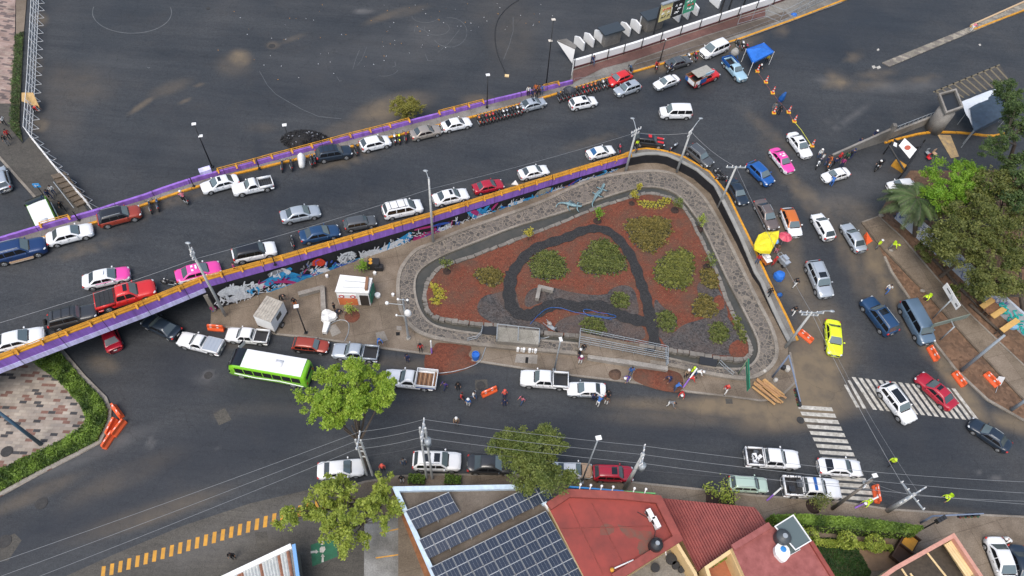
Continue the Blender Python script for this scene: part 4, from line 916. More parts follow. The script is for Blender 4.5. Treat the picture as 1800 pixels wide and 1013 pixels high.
c_('small_van','white passenger van driving alone at the top of the junction','van','vanbox',1188,197,-1,.0,'U','white',sc=.97,group='moving cars')
# --- south parapet
c_('sedan','silver sedan moving along the middle of the raised road','car','sedan',527,375,1,-.2,'U','silver',up='silver',sc=.98,group='moving cars')
c_('sedan','dark blue sedan parked by the south parapet next to a lone motorcycle','car','sedan',561,410,1,-.2,'U','steel',sc=.98,group=GS)
c_('suv','small dark grey SUV by the south parapet between the blue sedan and the white minivan','car','suv',632,391,1,-.18,'U','grey',sc=.80,group=GS)
c_('minivan','white minivan with roof rails by the south parapet','van','minivan',707,367,1,-.2,'U','white',sc=.96,group=GS,rails=2)
c_('sedan','white sedan with a sunroof by the south parapet, left of the crimson sedan','car','sedan',792,345,1,-.22,'U','white',sc=.98,group=GS,sun=1)
c_('sedan','crimson sedan by the south parapet','car','sedan',858,326,1,-.22,'U','crimson',sc=.86,group=GS)
c_('sedan','white sedan by the south parapet just right of a small white triangle','car','sedan',938,301,1,-.22,'U','white',sc=.88,group=GS)
c_('sedan','white sedan with a blue rear window near the tall pole at the bend','car','sedan',1056,266,1,-.24,'U','white',sc=.86,group=GS,rear=GLB)
c_('suv','white SUV with a black roof by the south parapet','car','suv',446,443,1,-.2,'U','white',roof='black',sc=.99,group=GS)
c_('taxi','pink taxi with white sills behind the leaning pole on the south parapet','taxi','sedan',347,477,1,-.24,'U','white',up='pink',sc=.99,group='pink and white taxis',extra=taxi_sign)
c_('taxi','white taxi with a pink bonnet moving up the raised road','taxi','sedan',186,487,1,-.22,'U','white',up='pink',roof='white',deck='white',sc=.99,group='pink and white taxis',extra=taxi_sign)
c_('pickup_truck','red double-cab pickup with a black bed cover on the raised road','pickup','pickup',221,519,1,-.28,'U','red',sc=1.07,group=GS,sun=1,cover=BEDM)
c_('suv','dark grey boxy SUV with a rear spare wheel behind the red pickup','car','jeep',128,557,1,-.25,'U','dgrey',sc=.94,group=GS,rails=2)
c_('sedan','white sedan at the left end of the south parapet','car','sedan',30,597,1,-.25,'U','white',sc=1.03,group=GS)
# --- curve
c_('suv','black SUV with red stripes on the bonnet at the top of the curve','car','suv',1142,247,1,.1,'U','black',sc=.86,group=GC,extra=stripes)
c_('suv','dark grey SUV with roof rails at the top right of the curved kerb','car','suv',1230,273,.75,.62,'U','grey',sc=.88,group=GC,rails=1)
c_('sedan','dark navy sedan close to the curved kerb under the crossarm pole','car','sedan',1297,336,.5,.87,'U','navy',sc=.90,group=GC)
c_('hatchback','bright blue hatchback in the second lane of the curve','car','hatch',1337,304,.72,.7,'U','blue',sc=1.02,group=GC)
c_('taxi','pink taxi with white sides at the top of the right-hand road','taxi','sedan',1375,281,.62,.78,'U','white',up='pink',sc=.94,group='pink and white taxis',extra=taxi_sign)
c_('sedan','white sedan with its nose at the last traffic cone','car','sedan',1406,254,.6,.8,'U','white',sc=.98,group=GC,sun=1)
c_('sedan','taupe sedan between the navy sedan and the yellow tarpaulin','car','sedan',1348,376,.48,.88,'U','taupe',sc=.99,group=GC,rails=1)
c_('hatchback','white small car with an orange roof','car','hatch',1391,390,.36,.93,'U','white',roof='orange',sc=1.03,group=GC)
c_('hatchback','white rounded hatchback heading up the right-hand road','car','hatch',1447,397,-.5,-.87,'U','white',sc=.98,group=GR)
c_('sedan','pale blue-silver sedan near the orange barrier at the top of the footpath','car','sedan',1501,416,-.52,-.85,'U','silver',sc=.93,group=GR)
c_('suv','light blue-grey estate car with a sunroof in the middle of the right-hand road','car','suv',1440,490,.4,.92,'U','silver',sc=1.05,group=GR,rails=1,sun=1)
c_('sedan','white sedan being leaned on by a person in blue at the gate road','car','sedan',1470,306,-1,.28,'U','white',sc=.85,group=GR)
c_('hatchback','white car half hidden under the palm tree','car','hatch',1585,325,-1,.1,'U','white',sc=.9,group=GR)
c_('suv','deep blue SUV with its bonnet pointing up the right-hand road','car','bigsuv',1545,555,-.62,-.82,'U','steel',sc=.97,group=GR,rails=1,sun=1)
c_('van','blue-grey long passenger van parked on the soil strip','van','bigvan',1611,566,.48,.85,'U','vanblue',sc=.96,group=GR)
c_('sedan','bright yellow-green hatchback-like sedan at the corner','car','sedan',1466,593,.08,1,'G','lime',sc=1.0,group=GR)
c_('suv','white SUV with a long dark sunroof crossing the zebra crossing','car','suv',1577,709,.62,.8,'G','white',sc=1.0,group=GR,sun=3,rails=1)
c_('sedan','wine red sedan on the right end of the zebra crossing','car','sedan',1646,687,-.72,-.68,'G','crimson',sc=1.02,group=GR,sun=1)
c_('sedan','dark navy sedan at the right edge near the lower junction','car','sedan',1741,764,-.8,-.55,'G','navy',sc=.94,group=GR,rails=1)
# --- bottom pavement
c_('pickup_truck','white double-cab pickup carrying brown and white bundles','pickup','pickup',1357,806,1,.06,'G','white',sc=1.02,group=GB,extra=bedstuff)
c_('sedan','white sedan below the lower zebra crossing','car','sedan',1477,821,1,.06,'G','white',sc=.97,group=GB,rear=GLD)
c_('suv','pale mint green small SUV parked behind the police pickup','car','suv',1316,851,1,.05,'G','mint',sc=.83,group=GB,rails=1)
c_('police_pickup','grey and white patrol pickup with a tubular bed rack and sapling in front','pickup','pickup',1426,858,1,.06,'G','white',sc=1.06,group=GB,extra=bedrails)
c_('sedan','white sedan at the bottom right corner beside a dark car','car','sedan',1763,990,.35,.93,'G','white',sc=1.05,group='cars at the bottom right corner')
c_('sedan','dark car at the bottom right edge of the picture','car','sedan',1799,1002,.3,.95,'G','navy',sc=1.0,group='cars at the bottom right corner')
c_('suv','crimson SUV parked at the foot of the leaning pole','car','suv',1078,832,1,.03,'G','crimson',sc=.86,group=GB,sun=1)
c_('sedan','white sedan with a tan bonnet under the edge of the tree','car','sedan',1006,826,1,.03,'G','white',up='tan',roof='white',deck='white',sc=.88,group=GB)
c_('sedan','dark grey sedan partly under the dark green tree','car','sedan',864,816,1,.03,'G','dgrey',sc=1.05,group=GB)
c_('suv','white SUV with two sunroofs behind the double pole','car','suv',768,811,1,.02,'G','white',sc=1.02,group=GB,sun=2,rails=1)
c_('sedan','white sedan partly under the yellow-green tree by the dashed kerb','car','sedan',599,824,1,-.1,'G','white',sc=.98,group=GB)
# --- island side
c_('pickup_truck','rounded white pickup with a white bed cover by the underpass mouth','pickup','single',352,603,-1,-.24,'G','white',sc=.98,group=GI,cover=PT['silver'])
c_('sedan','dark grey old sedan with stickers on its boot coming out of the underpass','car','sedan',283,573,-1,-.5,'G','navy',sc=1.0,group=GI)
c_('sedan','dark red car half under the bridge','car','sedan',192,588,-.35,-.93,'G','crimson',sc=.95,group=GI)
c_('pickup_truck','white double-cab pickup with a door open beside the white trailer','pickup','pickup',435,590,-1,-.08,'G','white',sc=.86,group=GI,cover=None,extra=opendoor)
c_('suv','black small SUV with a red roof parked at the island kerb','car','suv',546,607,1,.1,'G','black',up='copper',sc=.82,group=GI)
c_('pickup_truck','silver double-cab pickup with an empty bed behind the bright green tree','pickup','pickup',625,619,-1,-.08,'G','silver',sc=.92,group=GI)
c_('pickup_truck','white and silver double-cab pickup near the concrete stage','pickup','pickup',957,667,-1,-.07,'G','white',sc=.96,group=GI)
c_('sedan','silver-white sedan with people leaning at its rear','car','sedan',1031,684,-1,-.04,'G','silver',up='white',sc=.90,group=GI)
c_('suv','silver car on the road at the left edge below the plaza','car','suv',2,314,-.3,-1,'G','silver',sc=.9,group='moving cars')
# --- custom trucks
def stake_bed(t,x0,x1,w,z,h,m,floor,slats=0):
    b=MB(); b.box(((x0+x1)/2,0,z),(x0-x1,w,.08),floor)
    for s in(1,-1): b.box(((x0+x1)/2,s*(w/2-.03),z+h/2+.04),(x0-x1,.06,h),m)
    b.box((x0,0,z+h/2+.06),(.06,w-.1,h+.1),m); b.box((x1,0,z+h/2+.04),(.06,w-.1,h),m)
    for k in range(slats): b.box((lerp(x0,x1,(k+.5)/slats),0,z+.06),(.05,w-.14,.03),PT['tan'] if k%2 else TRM)
    ob('stake_bed',b.mesh('stake_bed'),t)
tt=c_('stake_truck','white stake-bed truck with a slatted wooden floor and blue stripe on the lower road','truck','single',720,667,-1,-.1,'G','white',sc=1.05,group=GI,cover=None,extra=lambda t,D:(stake_bed(t,-.72,-2.75,1.95,.95,.55,PT['white'],M_SOILF,9)))
b=MB()
for s in(1,-1): b.box((-1.73,s*.99,1.12),(1.9,.02,.14),PT['blue'])
ob('blue_stripe',b.mesh('stripe'),tt)
tt=c_('stake_truck','stake truck with a red cab and blue and white banners on its bed','truck','single',1238,136,1,-.42,'U','red',sc=1.0,group=GC,extra=lambda t,D:(stake_bed(t,-.6,-2.9,2.0,.95,.75,M_SOILF,TRM)))
b=MB(); b.box((-1.3,-1.03,1.35),(1.1,.04,.72),PT['blue']); b.box((-2.3,-1.03,1.3),(.8,.04,.7),PT['white']); b.box((-2.95,-.3,1.3),(.04,1.3,.6),PT['white']); b.box((-2.97,.6,1.3),(.04,.6,.6),PT['blue']); b.box((-2.5,-1.06,1.1),(.3,.03,.3),PT['red']); b.box((-.3,-.4,1.72),(1.4,.5,.5),PT['white']); ob('banner',b.mesh('banner'),tt)
b=MB(); b.box((-.7,.1,1.98),(2.9,1.6,.06),mat('tarp_grey',(.30,.29,.26),.8,var=.15)); b.box((.1,-.65,1.9),(1.6,.1,.4),PT['pale']); ob('roof_tarp',b.mesh('tarp'),tt)
def mixer(t,D):
    b=MB()
    for s in(1,-1): b.box((-1.5,s*.86,1.15),(2.2,.08,.5),PT['blue'])
    b.box((-2.6,0,1.12),(.08,1.7,.45),PT['blue']); ob('bed_side',b.mesh('bed_side'),t)
c_('pickup_truck','pale blue old pickup with dark blue bed sides near the blue canopy','pickup','single',1292,122,.66,.75,'U','pale',sc=.95,group=GC,extra=mixer)
tm=thing('cement_mixer','grey round cement mixer drum standing in the bed of the pale blue pickup','cement mixer',PU(1286,108,0)+Vector((0,0,.9)))
b=MB(); o=Vector(tm.location); b.loft([[ (math.cos(a)*r_,math.sin(a)*r_*.95,z) for a in [2*math.pi*i/14 for i in range(14)]] for z,r_ in ((.2,.25),(.4,.55),(.8,.62),(1.15,.42),(1.35,.25),(1.3,.2))],mat('mixer_drum',(.28,.27,.25),.7,var=.3)); b.build('drum',tm,True,local=True)
b=MB(); [b.tube((x,y,0),(x*.5,y*.6,.7),.04,PT['blue']) for x in(-.6,.6) for y in(-.5,.5)]; b.build('frame',tm,local=True)
# --- buses
def bus(label,px,py,dx,dy,lv,L,body,rooff,darkfront=True,sc=1):
    loc,rot=pose(px,py,dx,dy,lv,1.4); t=thing('minibus',label,'bus',loc,0,'green and white minibuses'); t.rotation_euler=rot; t.scale=(sc,)*3
    W,Hh=2.3,2.75; h=L/2
    def sec(x,w,zt,z0=.45): return [(x,-w*.96,z0),(x,-w,z0+.3),(x,-w,1.3),(x,-w*.97,zt-.25),(x,-w*.86,zt-.03),(x,0,zt+.05),(x,w*.86,zt-.03),(x,w*.97,zt-.25),(x,w,1.3),(x,w,z0+.3),(x,w*.96,z0)]
    st=[(-h,.92,Hh-.3),(-h+.15,1,Hh-.08),(-h+.6,1,Hh),(0,1,Hh+.02),(h-1.5,1,Hh),(h-.9,.99,Hh-.12),(h-.35,.96,Hh-.55),(h-.08,.9,1.35),(h,.84,1.1)]
    b=MB(); b.loft([sec(x,W/2*k,z) for x,k,z in st],body); 
    ob('body',b.mesh('bus_body',True),t)
    b=MB(); g=[]
    for x in [lerp(-h+.35,h-1.75,i/8) for i in range(9)]: g.append([(x,y,Hh+.075-(abs(y)/(W/2))**3*.09) for y in (-W*.45,-W*.38,-W*.2,0,W*.2,W*.38,W*.45)])
    b.loft(g,rooff,closed=False); b.box((-h*.3,0,Hh+.10),(.8,.7,.12),rooff); ob('roof_panel',b.mesh('bus_roof',True),t)
    b=MB(); g=[[(x,y*k,z) for y in (-W*.44,-W*.25,0,W*.25,W*.44)] for x,k,z in ((h-1.72,1,Hh+.10),(h-.85,.99,Hh+.02),(h-.28,.95,Hh-.40),(h+.01,.9,1.42))]; b.loft(g,GLD,closed=False); ob('windshield',b.mesh('bus_front',True),t)
    n=7
    for s in(1,-1):
        for i in range(n):
            x0=lerp(-h+.5,h-.9,i/n)+.05; x1=lerp(-h+.5,h-.9,(i+1)/n)-.05; b=MB(); b.add([(x0,s*(W/2+.012),1.42),(x1,s*(W/2+.012),1.42),(x1,s*(W/2-.02),2.32),(x0,s*(W/2-.02),2.32)],[(0,1,2,3)],GLD); ob('side_window',b.mesh('bus_window'),t)
        b=MB(); b.path([(h-.8,s*(W/2+.015),1.2),(h*.3,s*(W/2+.015),.95),(-h*.3,s*(W/2+.015),1.1),(-h+.4,s*(W/2+.015),.75)],.05,PT['white']); ob('white_stripe',b.mesh('stripe'),t)
        m=MB(); m.ball((h-.12,s*W*.36,.9),1,HL,8,5,(.1,.2,.12)); ob('headlight',m.mesh('lamp',True),t)
        m=MB(); m.ball((h-.5,s*(W/2+.18),1.9),1,TRM,8,5,(.08,.1,.2)); ob('mirror',m.mesh('mirror',True),t)
        m=MB(); m.box((-h-.01,s*W*.38,1.1),(.04,.2,.35),TL); ob('tail_light',m.mesh('lamp'),t)
    b=MB(); b.box((-h-.0,0,1.9),(.05,W*.7,.6),GLD); ob('rear_window',b.mesh('rw'),t)
    ty,ri=wheel_mesh(.45)
    for x in (h-1.3,-h+1.6):
        for s in(1,-1): q=ob('wheel',ty,t,(x,s*(W/2-.12),.45)); ob('rim',ri,q)
    return t
bus('lime green minibus with a long white roof on the lower road',475,647,-1,-.17,'G',8.4,PT['green'],PT['white'])
bus('green and white minibus half hidden under the bridge at the left',84,392,-.42,-.9,'G',8.0,PT['green'],PT['white'])
# stickers on the old grey sedan
# --- motorcycles
def moto_meshes():
    D={}; m=MB()
    b=MB(); secs=[]
    for i in range(17):
        a=2*math.pi*i/16; secs.append([((.30+.055*math.cos(t))*math.cos(a),.055*math.sin(t),(.30+.055*math.cos(t))*math.sin(a)) for t in [2*math.pi*j/6 for j in range(6)]])
    b.loft(secs,TY,caps=False); b.tube((0,-.02,0),(0,.02,0),.2,RIM,n=12); D['wheel']=b.mesh('wheel',True)
    b=MB(); b.box((0,0,.45),(.42,.26,.34),TRM); b.path([(.62,0,.32),(.38,0,.95)],.04,M_STEEL); b.path([(-.62,0,.32),(0,0,.42)],.035,TRM); b.path([(-.6,.12,.35),(.1,.14,.3)],.045,M_STEEL); b.path([(-.7,0,.72),(.35,0,.78)],.05,TRM); D['frame']=b.mesh('frame')
    b=MB(); b.ball((.14,0,.84),1,PT['black'],10,6,(.27,.15,.13)); D['tank']=b.mesh('tank',True); b=MB(); b.ball((-.62,0,.78),1,PT['black'],8,5,(.2,.1,.06)); D['rear_fender']=b.mesh('rear_fender',True); b=MB(); b.ball((.62,0,.66),1,PT['black'],8,5,(.2,.07,.05)); D['front_fender']=b.mesh('front_fender',True)
    b=MB(); b.ball((-.3,0,.83),1,TRM,10,6,(.34,.14,.07)); D['seat']=b.mesh('seat',True)
    b=MB(); b.path([(.24,-.36,1.02),(.36,-.12,.99),(.36,.12,.99),(.24,.36,1.02)],.022,TRM); b.ball((.30,.42,1.12),.06,TRM,6,4); b.ball((.30,-.42,1.12),.06,TRM,6,4); D['handlebar']=b.mesh('handlebar')
    b=MB(); b.ball((.45,0,.88),1,HL,8,5,(.08,.1,.1)); D['headlight']=b.mesh('headlight',True)
    b=MB(); b.box((-.86,0,.72),(.05,.14,.08),TL); D['tail_light']=b.mesh('tail_light')
    b=MB(); b.box((-.72,0,1.0),(.38,.4,.32),PT['white']); D['box']=b.mesh('top_box')
    return D
MD=moto_meshes()
def moto(px,py,dx,dy,lv,col,label,group,box=None):
    loc,rot=pose(px,py,dx,dy,lv,.5); t=thing('motorcycle',label,'motorcycle',loc,0,group); t.rotation_euler=(rot[0]+.12,rot[1],rot[2])
    ob('wheel',MD['wheel'],t,(.66,0,.33)); ob('wheel',MD['wheel'],t,(-.62,0,.33)); ob('frame',MD['frame'],t); ob('tank',MD['tank'],t,mats=[PT[col]]); ob('rear_fender',MD['rear_fender'],t,mats=[PT[col]]); ob('front_fender',MD['front_fender'],t,mats=[PT[col]]); ob('seat',MD['seat'],t); ob('handlebar',MD['handlebar'],t); ob('headlight',MD['headlight'],t); ob('tail_light',MD['tail_light'],t)
    if box: ob('top_box',MD['box'],t,mats=[PT[box]])
    return t
mc=random.Random(11)
names=['leftmost','second','third','fourth','fifth','sixth','seventh','eighth','ninth','tenth','eleventh','twelfth','thirteenth']
def cword(c): return {'dgrey':'dark grey','navy':'navy','orange':'orange','crimson':'crimson','steel':'blue'}.get(c,c)
G1='motorcycles in the first long kerb row'; G2='motorcycles in the second long kerb row'
cols1=['orange','black','crimson','orange','red','black','black','white','silver','black','black','white','beige']
for i,cq in enumerate(cols1):
    f=i/12; moto(841+f*73,211-f*19,-.28,-1,'U',cq,f'{cword(cq)} motorcycle, {names[i]} in the row between the white sedan and the silver round-backed coupe',G1)
cols2=['navy','black','black','dgrey','black','black','red','crimson','orange','orange','black','white','black']
for i,cq in enumerate(cols2):
    f=i/12; moto(982+f*84,170-f*24,-.3,-1,'U',cq,f'{cword(cq)} motorcycle, {names[i]} in the row left of the bright red hatchback',G2)
G3='motorcycles standing singly'
for a in [(262,363,'black','black motorcycle, left one of the pair beside the copper red SUV'),(275,359,'steel','blue-black motorcycle, right one of the pair beside the copper red SUV'),(494,291,'black','black motorcycle, first of the loose group left of the white cover'),(510,289,'black','black motorcycle with a pale rear standing between a lone bike and the white cover'),(545,283,'black','black motorcycle directly right of the white covered one'),(551,281,'navy','dark motorcycle touching the navy boxy SUV side of its group'),
 (624,263,'black','black motorcycle between the navy SUV and the white hatchback'),(692,244,'white','white-tailed motorcycle right of the white hatchback'),(700,243,'lime','motorcycle with yellow wheels right of the white hatchback'),(712,240,'wine','dark red motorcycle left of the beige sedan'),
 (1210,101,'white','white and black motorcycle behind the dark grey sedan'),(1222,99,'crimson','crimson motorcycle between the dark grey sedan and the white minivan'),(1296,77,'black','black motorcycle, left of three at the rear of the white minivan'),(1305,79,'white','white motorcycle, middle of three near the blue canopy'),(1312,84,'crimson','crimson motorcycle, closest to the blue canopy'),
 (1108,122,'steel','blue motorcycle right of the bright red hatchback'),(1088,262,'crimson','crimson motorcycle in front of the white sedan with the blue rear window'),(1118,257,'black','black motorcycle beside the traffic officer at the bend')]:
    moto(a[0],a[1],mc.uniform(-.4,0),-1,'U',a[2],a[3],G3)
moto(1155,118,-.1,1,'U','crimson','red motorcycle carrying a rider in red by the north kerb',G3)
moto(1180,122,-.9,.5,'U','black','black motorcycle with a dark-clothed rider above the pale silver sedan',G3)
moto(321,349,-.8,-.8,'U','black','black motorcycle ridden by a person in pink on the raised road',G3)
moto(512,425,-.3,-1,'U','black','black motorcycle left of the dark blue sedan','motorcycles by the south parapet')
moto(297,497,-1,-.2,'U','black','black motorcycle between the red pickup and the pink taxi','motorcycles by the south parapet')
moto(1184,258,.8,-.6,'U','silver','silver scooter lying against the curve kerb behind the striped black SUV',G3)
moto(1264,305,-.7,-.6,'U','black','black motorcycle, upper one of two beside the curve kerb near the crossarm pole',G3)
moto(1270,313,1,.1,'U','dgrey','grey motorcycle, lower one of two beside the curve kerb near the crossarm pole',G3)
moto(1546,293,-.7,.6,'U','black','black patrol motorcycle with a white-helmeted rider in the gate road',G3,box='black')
moto(1440,288,-.5,.8,'U','white','white motorcycle at the left end of the crowd by the gate wall',G3)
moto(1459,290,-.5,.8,'U','orange','orange motorcycle in the middle of the crowd by the gate wall',G3)
t=thing('covered_motorcycle','motorcycle under a white cover left of the navy boxy SUV','motorcycle',PU(531,286),R(0))
b=MB(); M_=[]; c0=PU(531,286); d=Vector((-.25,1,0)).normalized(); s_=Vector((d.y,-d.x,0))
for k,(x,wd,h) in enumerate(((-1.0,.12,.5),(-.9,.3,.75),(-.4,.38,.95),(.1,.42,1.0),(.4,.5,1.2),(.7,.35,1.0),(1.0,.2,.6))):
    M_.append([c0+d*x+s_*(wd*math.cos(a))*1.1+Vector((0,0,.02+h*max(0,math.sin(a)))) for a in [math.pi*i/8 for i in range(9)]])
b.loft(M_,mat('cloth_white',(.66,.66,.64),.8,var=.08,scale=5),closed=True); b.build('cover',t,True)
b=MB(); b.tube(c0+d*.66-s_*.06+Vector((0,0,.3)),c0+d*.66+s_*.06+Vector((0,0,.3)),.32,TY,n=14); b.tube(c0-d*.62-s_*.06+Vector((0,0,.3)),c0-d*.62+s_*.06+Vector((0,0,.3)),.32,TY,n=14); b.build('wheels',t)
# ================================================================ VEGETATION
class LB:   # leaf-cluster builder (vectorised)
    def __init__(s,seed): s.r=np.random.RandomState(seed); s.c=[]; s.t=[]; s.sz=[]
    def add(s,c,sz,tone): s.c.append(c); s.sz.append(sz); s.t.append(tone)
    def mesh(s,name,m,up=.35,asp=.62):
        c=np.concatenate(s.c); sz=np.concatenate(s.sz); t=np.concatenate(s.t); n=len(c); r=s.r
        nv=r.normal(size=(n,3)); nv[:,2]=np.abs(nv[:,2])+up; nv/=np.linalg.norm(nv,axis=1)[:,None]
        a=np.cross(nv,r.normal(size=(n,3))); a/=np.linalg.norm(a,axis=1)[:,None]+1e-9; b=np.cross(nv,a)
        s2=sz[:,None]; v=np.stack([c-a*s2,c+b*s2*asp,c+a*s2,c-b*s2*asp],1).reshape(-1,3)
        me=bpy.data.meshes.new(name); me.vertices.add(n*4); me.vertices.foreach_set('co',v.ravel().astype(np.float32)); me.loops.add(n*4); me.loops.foreach_set('vertex_index',np.arange(n*4,dtype=np.int32)); me.polygons.add(n); me.polygons.foreach_set('loop_start',np.arange(0,n*4,4,dtype=np.int32)); me.update(calc_edges=True)
        at=me.attributes.new('tone','FLOAT','FACE'); at.data.foreach_set('value',np.clip(t,0,1).astype(np.float32)); me.materials.append(m); return me
BARK=mat('bark',(.07,.055,.042),.9,var=.35,scale=5)
def tree(label,base,bz,ells,zr,ncl,rc,leafm,nl=420,ls=.17,seed=1,trunk_r=.22,cat='tree',name='tree',group='trees around the junction',fork=.45,lv='G',spread=.30):
    s=surf(lv); b=s(*base); b.z+=bz; t=thing(name,label,cat,b,0,group); r=random.Random(seed); L=LB(seed); cl=[]
    for (ex,ey,rx,ry),k in zip(ells,ncl):
        for i in range(k):
            a=r.random()*2*math.pi; q=math.sqrt(r.random()); z=r.uniform(*zr); 
            # dome: clumps near the rim hang lower
            z=zr[0]+(zr[1]-zr[0])*(1-q*q*.75)*r.uniform(.55,1)
            p=P(ex+math.cos(a)*q*rx,ey+math.sin(a)*q*ry,z+b.z); cl.append((p,r.uniform(*rc)))
    for p,rr in cl:
        n=int(nl*(rr/rc[1])**2*r.uniform(.35,1.2)); ns=7; d=L.r.normal(size=(ns,3)); d/=np.linalg.norm(d,axis=1)[:,None]; sc_=d*rr*L.r.uniform(.35,.95,size=(ns,1))*np.array([1,1,.6]); k_=L.r.randint(0,ns,n); e=L.r.normal(size=(n,3)); e/=np.linalg.norm(e,axis=1)[:,None]
        c=np.array([p.x-b.x,p.y-b.y,p.z-b.z])+sc_[k_]+e*rr*.40*L.r.uniform(.3,1.1,size=(n,1))*np.array([1,1,.7]); tn=L.r.uniform(0,.5,ns)[k_]
        L.add(c,L.r.uniform(ls*.35,ls*1.3,n),tn+L.r.uniform(0,.45,n))
    c=bpy.data.objects.new('crown',L.mesh('crown',leafm)); COL.objects.link(c); c.parent=t
    mb=MB(); cen=sum((p for p,_ in cl),Vector())/len(cl)-b; fk=Vector((cen.x*.35,cen.y*.35,cen.z*fork)); mid=fk*.5+Vector((r.uniform(-.1,.1),0,0))
    mb.tube((0,0,-.1),mid,trunk_r,BARK,trunk_r*.82); mb.tube(mid,fk,trunk_r*.82,BARK,trunk_r*.7); mains=[]
    k=max(4,len(cl)//7)
    hubs=[cl[int(i*len(cl)/k)][0]-b for i in range(k)]
    for h in hubs:
        e=fk.lerp(h,.62)+Vector((r.uniform(-.2,.2),r.uniform(-.2,.2),.1)); mb.tube(fk,e,trunk_r*.5,BARK,trunk_r*.26,n=6); mains.append(e)
    for p,rr in cl:
        q=p-b; e=min(mains,key=lambda m:(m-q).length); mb.tube(e,q,trunk_r*.2,BARK,trunk_r*.06,n=5)
    mb.build('trunk',t,local=True); return t
LF_BR=leafmat('leaf_bright',(.17,.30,.02),(.40,.52,.07)); LF_YG=leafmat('leaf_yellow_green',(.16,.23,.025),(.44,.50,.09)); LF_DG=leafmat('leaf_dark_green',(.07,.11,.02),(.25,.29,.07)); LF_OL=leafmat('leaf_olive',(.05,.08,.016),(.23,.24,.06)); LF_VG=leafmat('leaf_vivid_green',(.10,.24,.012),(.28,.44,.04)); LF_CON=leafmat('leaf_deep_green',(.03,.065,.018),(.13,.19,.05)); LF_PALM=leafmat('leaf_palm',(.03,.055,.02),(.12,.18,.06)); LF_HED=leafmat('leaf_hedge',(.03,.07,.01),(.22,.34,.05)); LF_LAWN=leafmat('grass_blade',(.012,.05,.01),(.05,.12,.02)); LF_BED=leafmat('leaf_bed',(.045,.07,.018),(.22,.25,.06)); LF_BEDY=leafmat('leaf_bed_yellow',(.08,.075,.02),(.30,.24,.06)); LF_YEL=leafmat('leaf_yellow',(.28,.26,.02),(.55,.48,.08))
tree('bright lime-green tree rising over the silver pickup and the minibus',(643,826),.0,[(612,700,76,46),(560,700,34,34),(668,690,28,36),(610,655,55,24),(612,700,30,22)],(6.0,10.0),(26,8,8,9,7),(.65,1.15),LF_BR,nl=950,ls=.12,seed=4,trunk_r=.26)
tree('yellow-green spreading tree with gaps over the dashed road edge',(668,890),.0,[(640,862,50,38),(575,862,44,28),(590,905,62,30),(600,945,38,32),(505,905,24,22),(668,900,34,38)],(3.8,7.6),(14,10,13,8,5,7),(.6,1.05),LF_YG,nl=620,ls=.12,seed=9,trunk_r=.26)
tree('dark green feathery tree crossed by wires above the dark sedan',(917,846),.0,[(930,778,56,38),(958,845,46,28),(905,790,38,26),(930,815,40,30)],(5.0,9.0),(24,12,8,10),(.8,1.25),LF_DG,nl=900,ls=.10,seed=12,trunk_r=.24)
tree('small round olive tree standing alone in the dark plaza beside the purple parapet',(708,212),.0,[(711,188,27,17)],(1.2,4.2),(34,),(.55,.85),leafmat('leaf_olive_yellow',(.14,.14,.02),(.34,.32,.07)),nl=520,ls=.09,seed=15,trunk_r=.12)
tree('vivid green domed tree right of the palm',(1700,395),.0,[(1678,320,54,38),(1650,345,30,28),(1710,335,32,28)],(4.6,8.0),(30,8,8),(.9,1.35),LF_VG,nl=900,ls=.105,seed=21,trunk_r=.25,lv='U',group='trees behind the graffiti wall')
tree('large brown-olive tree over the upper graffiti wall',(1720,470),.0,[(1690,405,60,50),(1735,375,58,42),(1660,430,34,24)],(4.5,9.5),(32,22,6),(.95,1.5),LF_OL,nl=950,ls=.12,seed=22,trunk_r=.35,lv='U',group='trees behind the graffiti wall')
tree('large brown-olive tree at the right edge over the lower graffiti wall',(1800,560),.0,[(1765,470,55,55),(1800,420,40,60),(1740,500,38,30)],(4.5,9.0),(30,16,9),(.95,1.5),LF_OL,nl=950,ls=.12,seed=23,trunk_r=.35,lv='U',group='trees behind the graffiti wall')
tree('low loose shrubby tree beside the footpath where two workers stand',(1660,470),.0,[(1620,445,18,14),(1640,440,30,18),(1690,510,30,12)],(1.5,4.0),(4,7,5),(.5,.9),LF_OL,nl=300,ls=.14,seed=24,trunk_r=.12,lv='U',group='trees behind the graffiti wall')
tree('tall dark green tree in the upper right corner beside the tarpaulin shelter',(1770,300),.0,[(1775,150,22,28),(1792,195,24,46),(1765,240,22,22),(1735,258,20,10)],(7.0,13.0),(9,14,7,4),(.8,1.3),LF_CON,nl=750,ls=.125,seed=25,trunk_r=.3,lv='U',group='trees behind the graffiti wall',fork=.5)
tree('deep green tree at the right edge below the tall dark one',(1830,400),.0,[(1800,315,36,42),(1790,350,34,30)],(5.0,9.0),(20,12),(.9,1.4),LF_CON,nl=520,ls=.15,seed=26,trunk_r=.3,lv='U',group='trees behind the graffiti wall')
tree('olive tree between the vivid green tree and the deep green tree',(1760,420),.0,[(1745,325,40,30),(1700,360,40,26)],(5.0,9.0),(14,10),(.9,1.4),LF_OL,nl=520,ls=.15,seed=27,trunk_r=.3,lv='U',group='trees behind the graffiti wall')
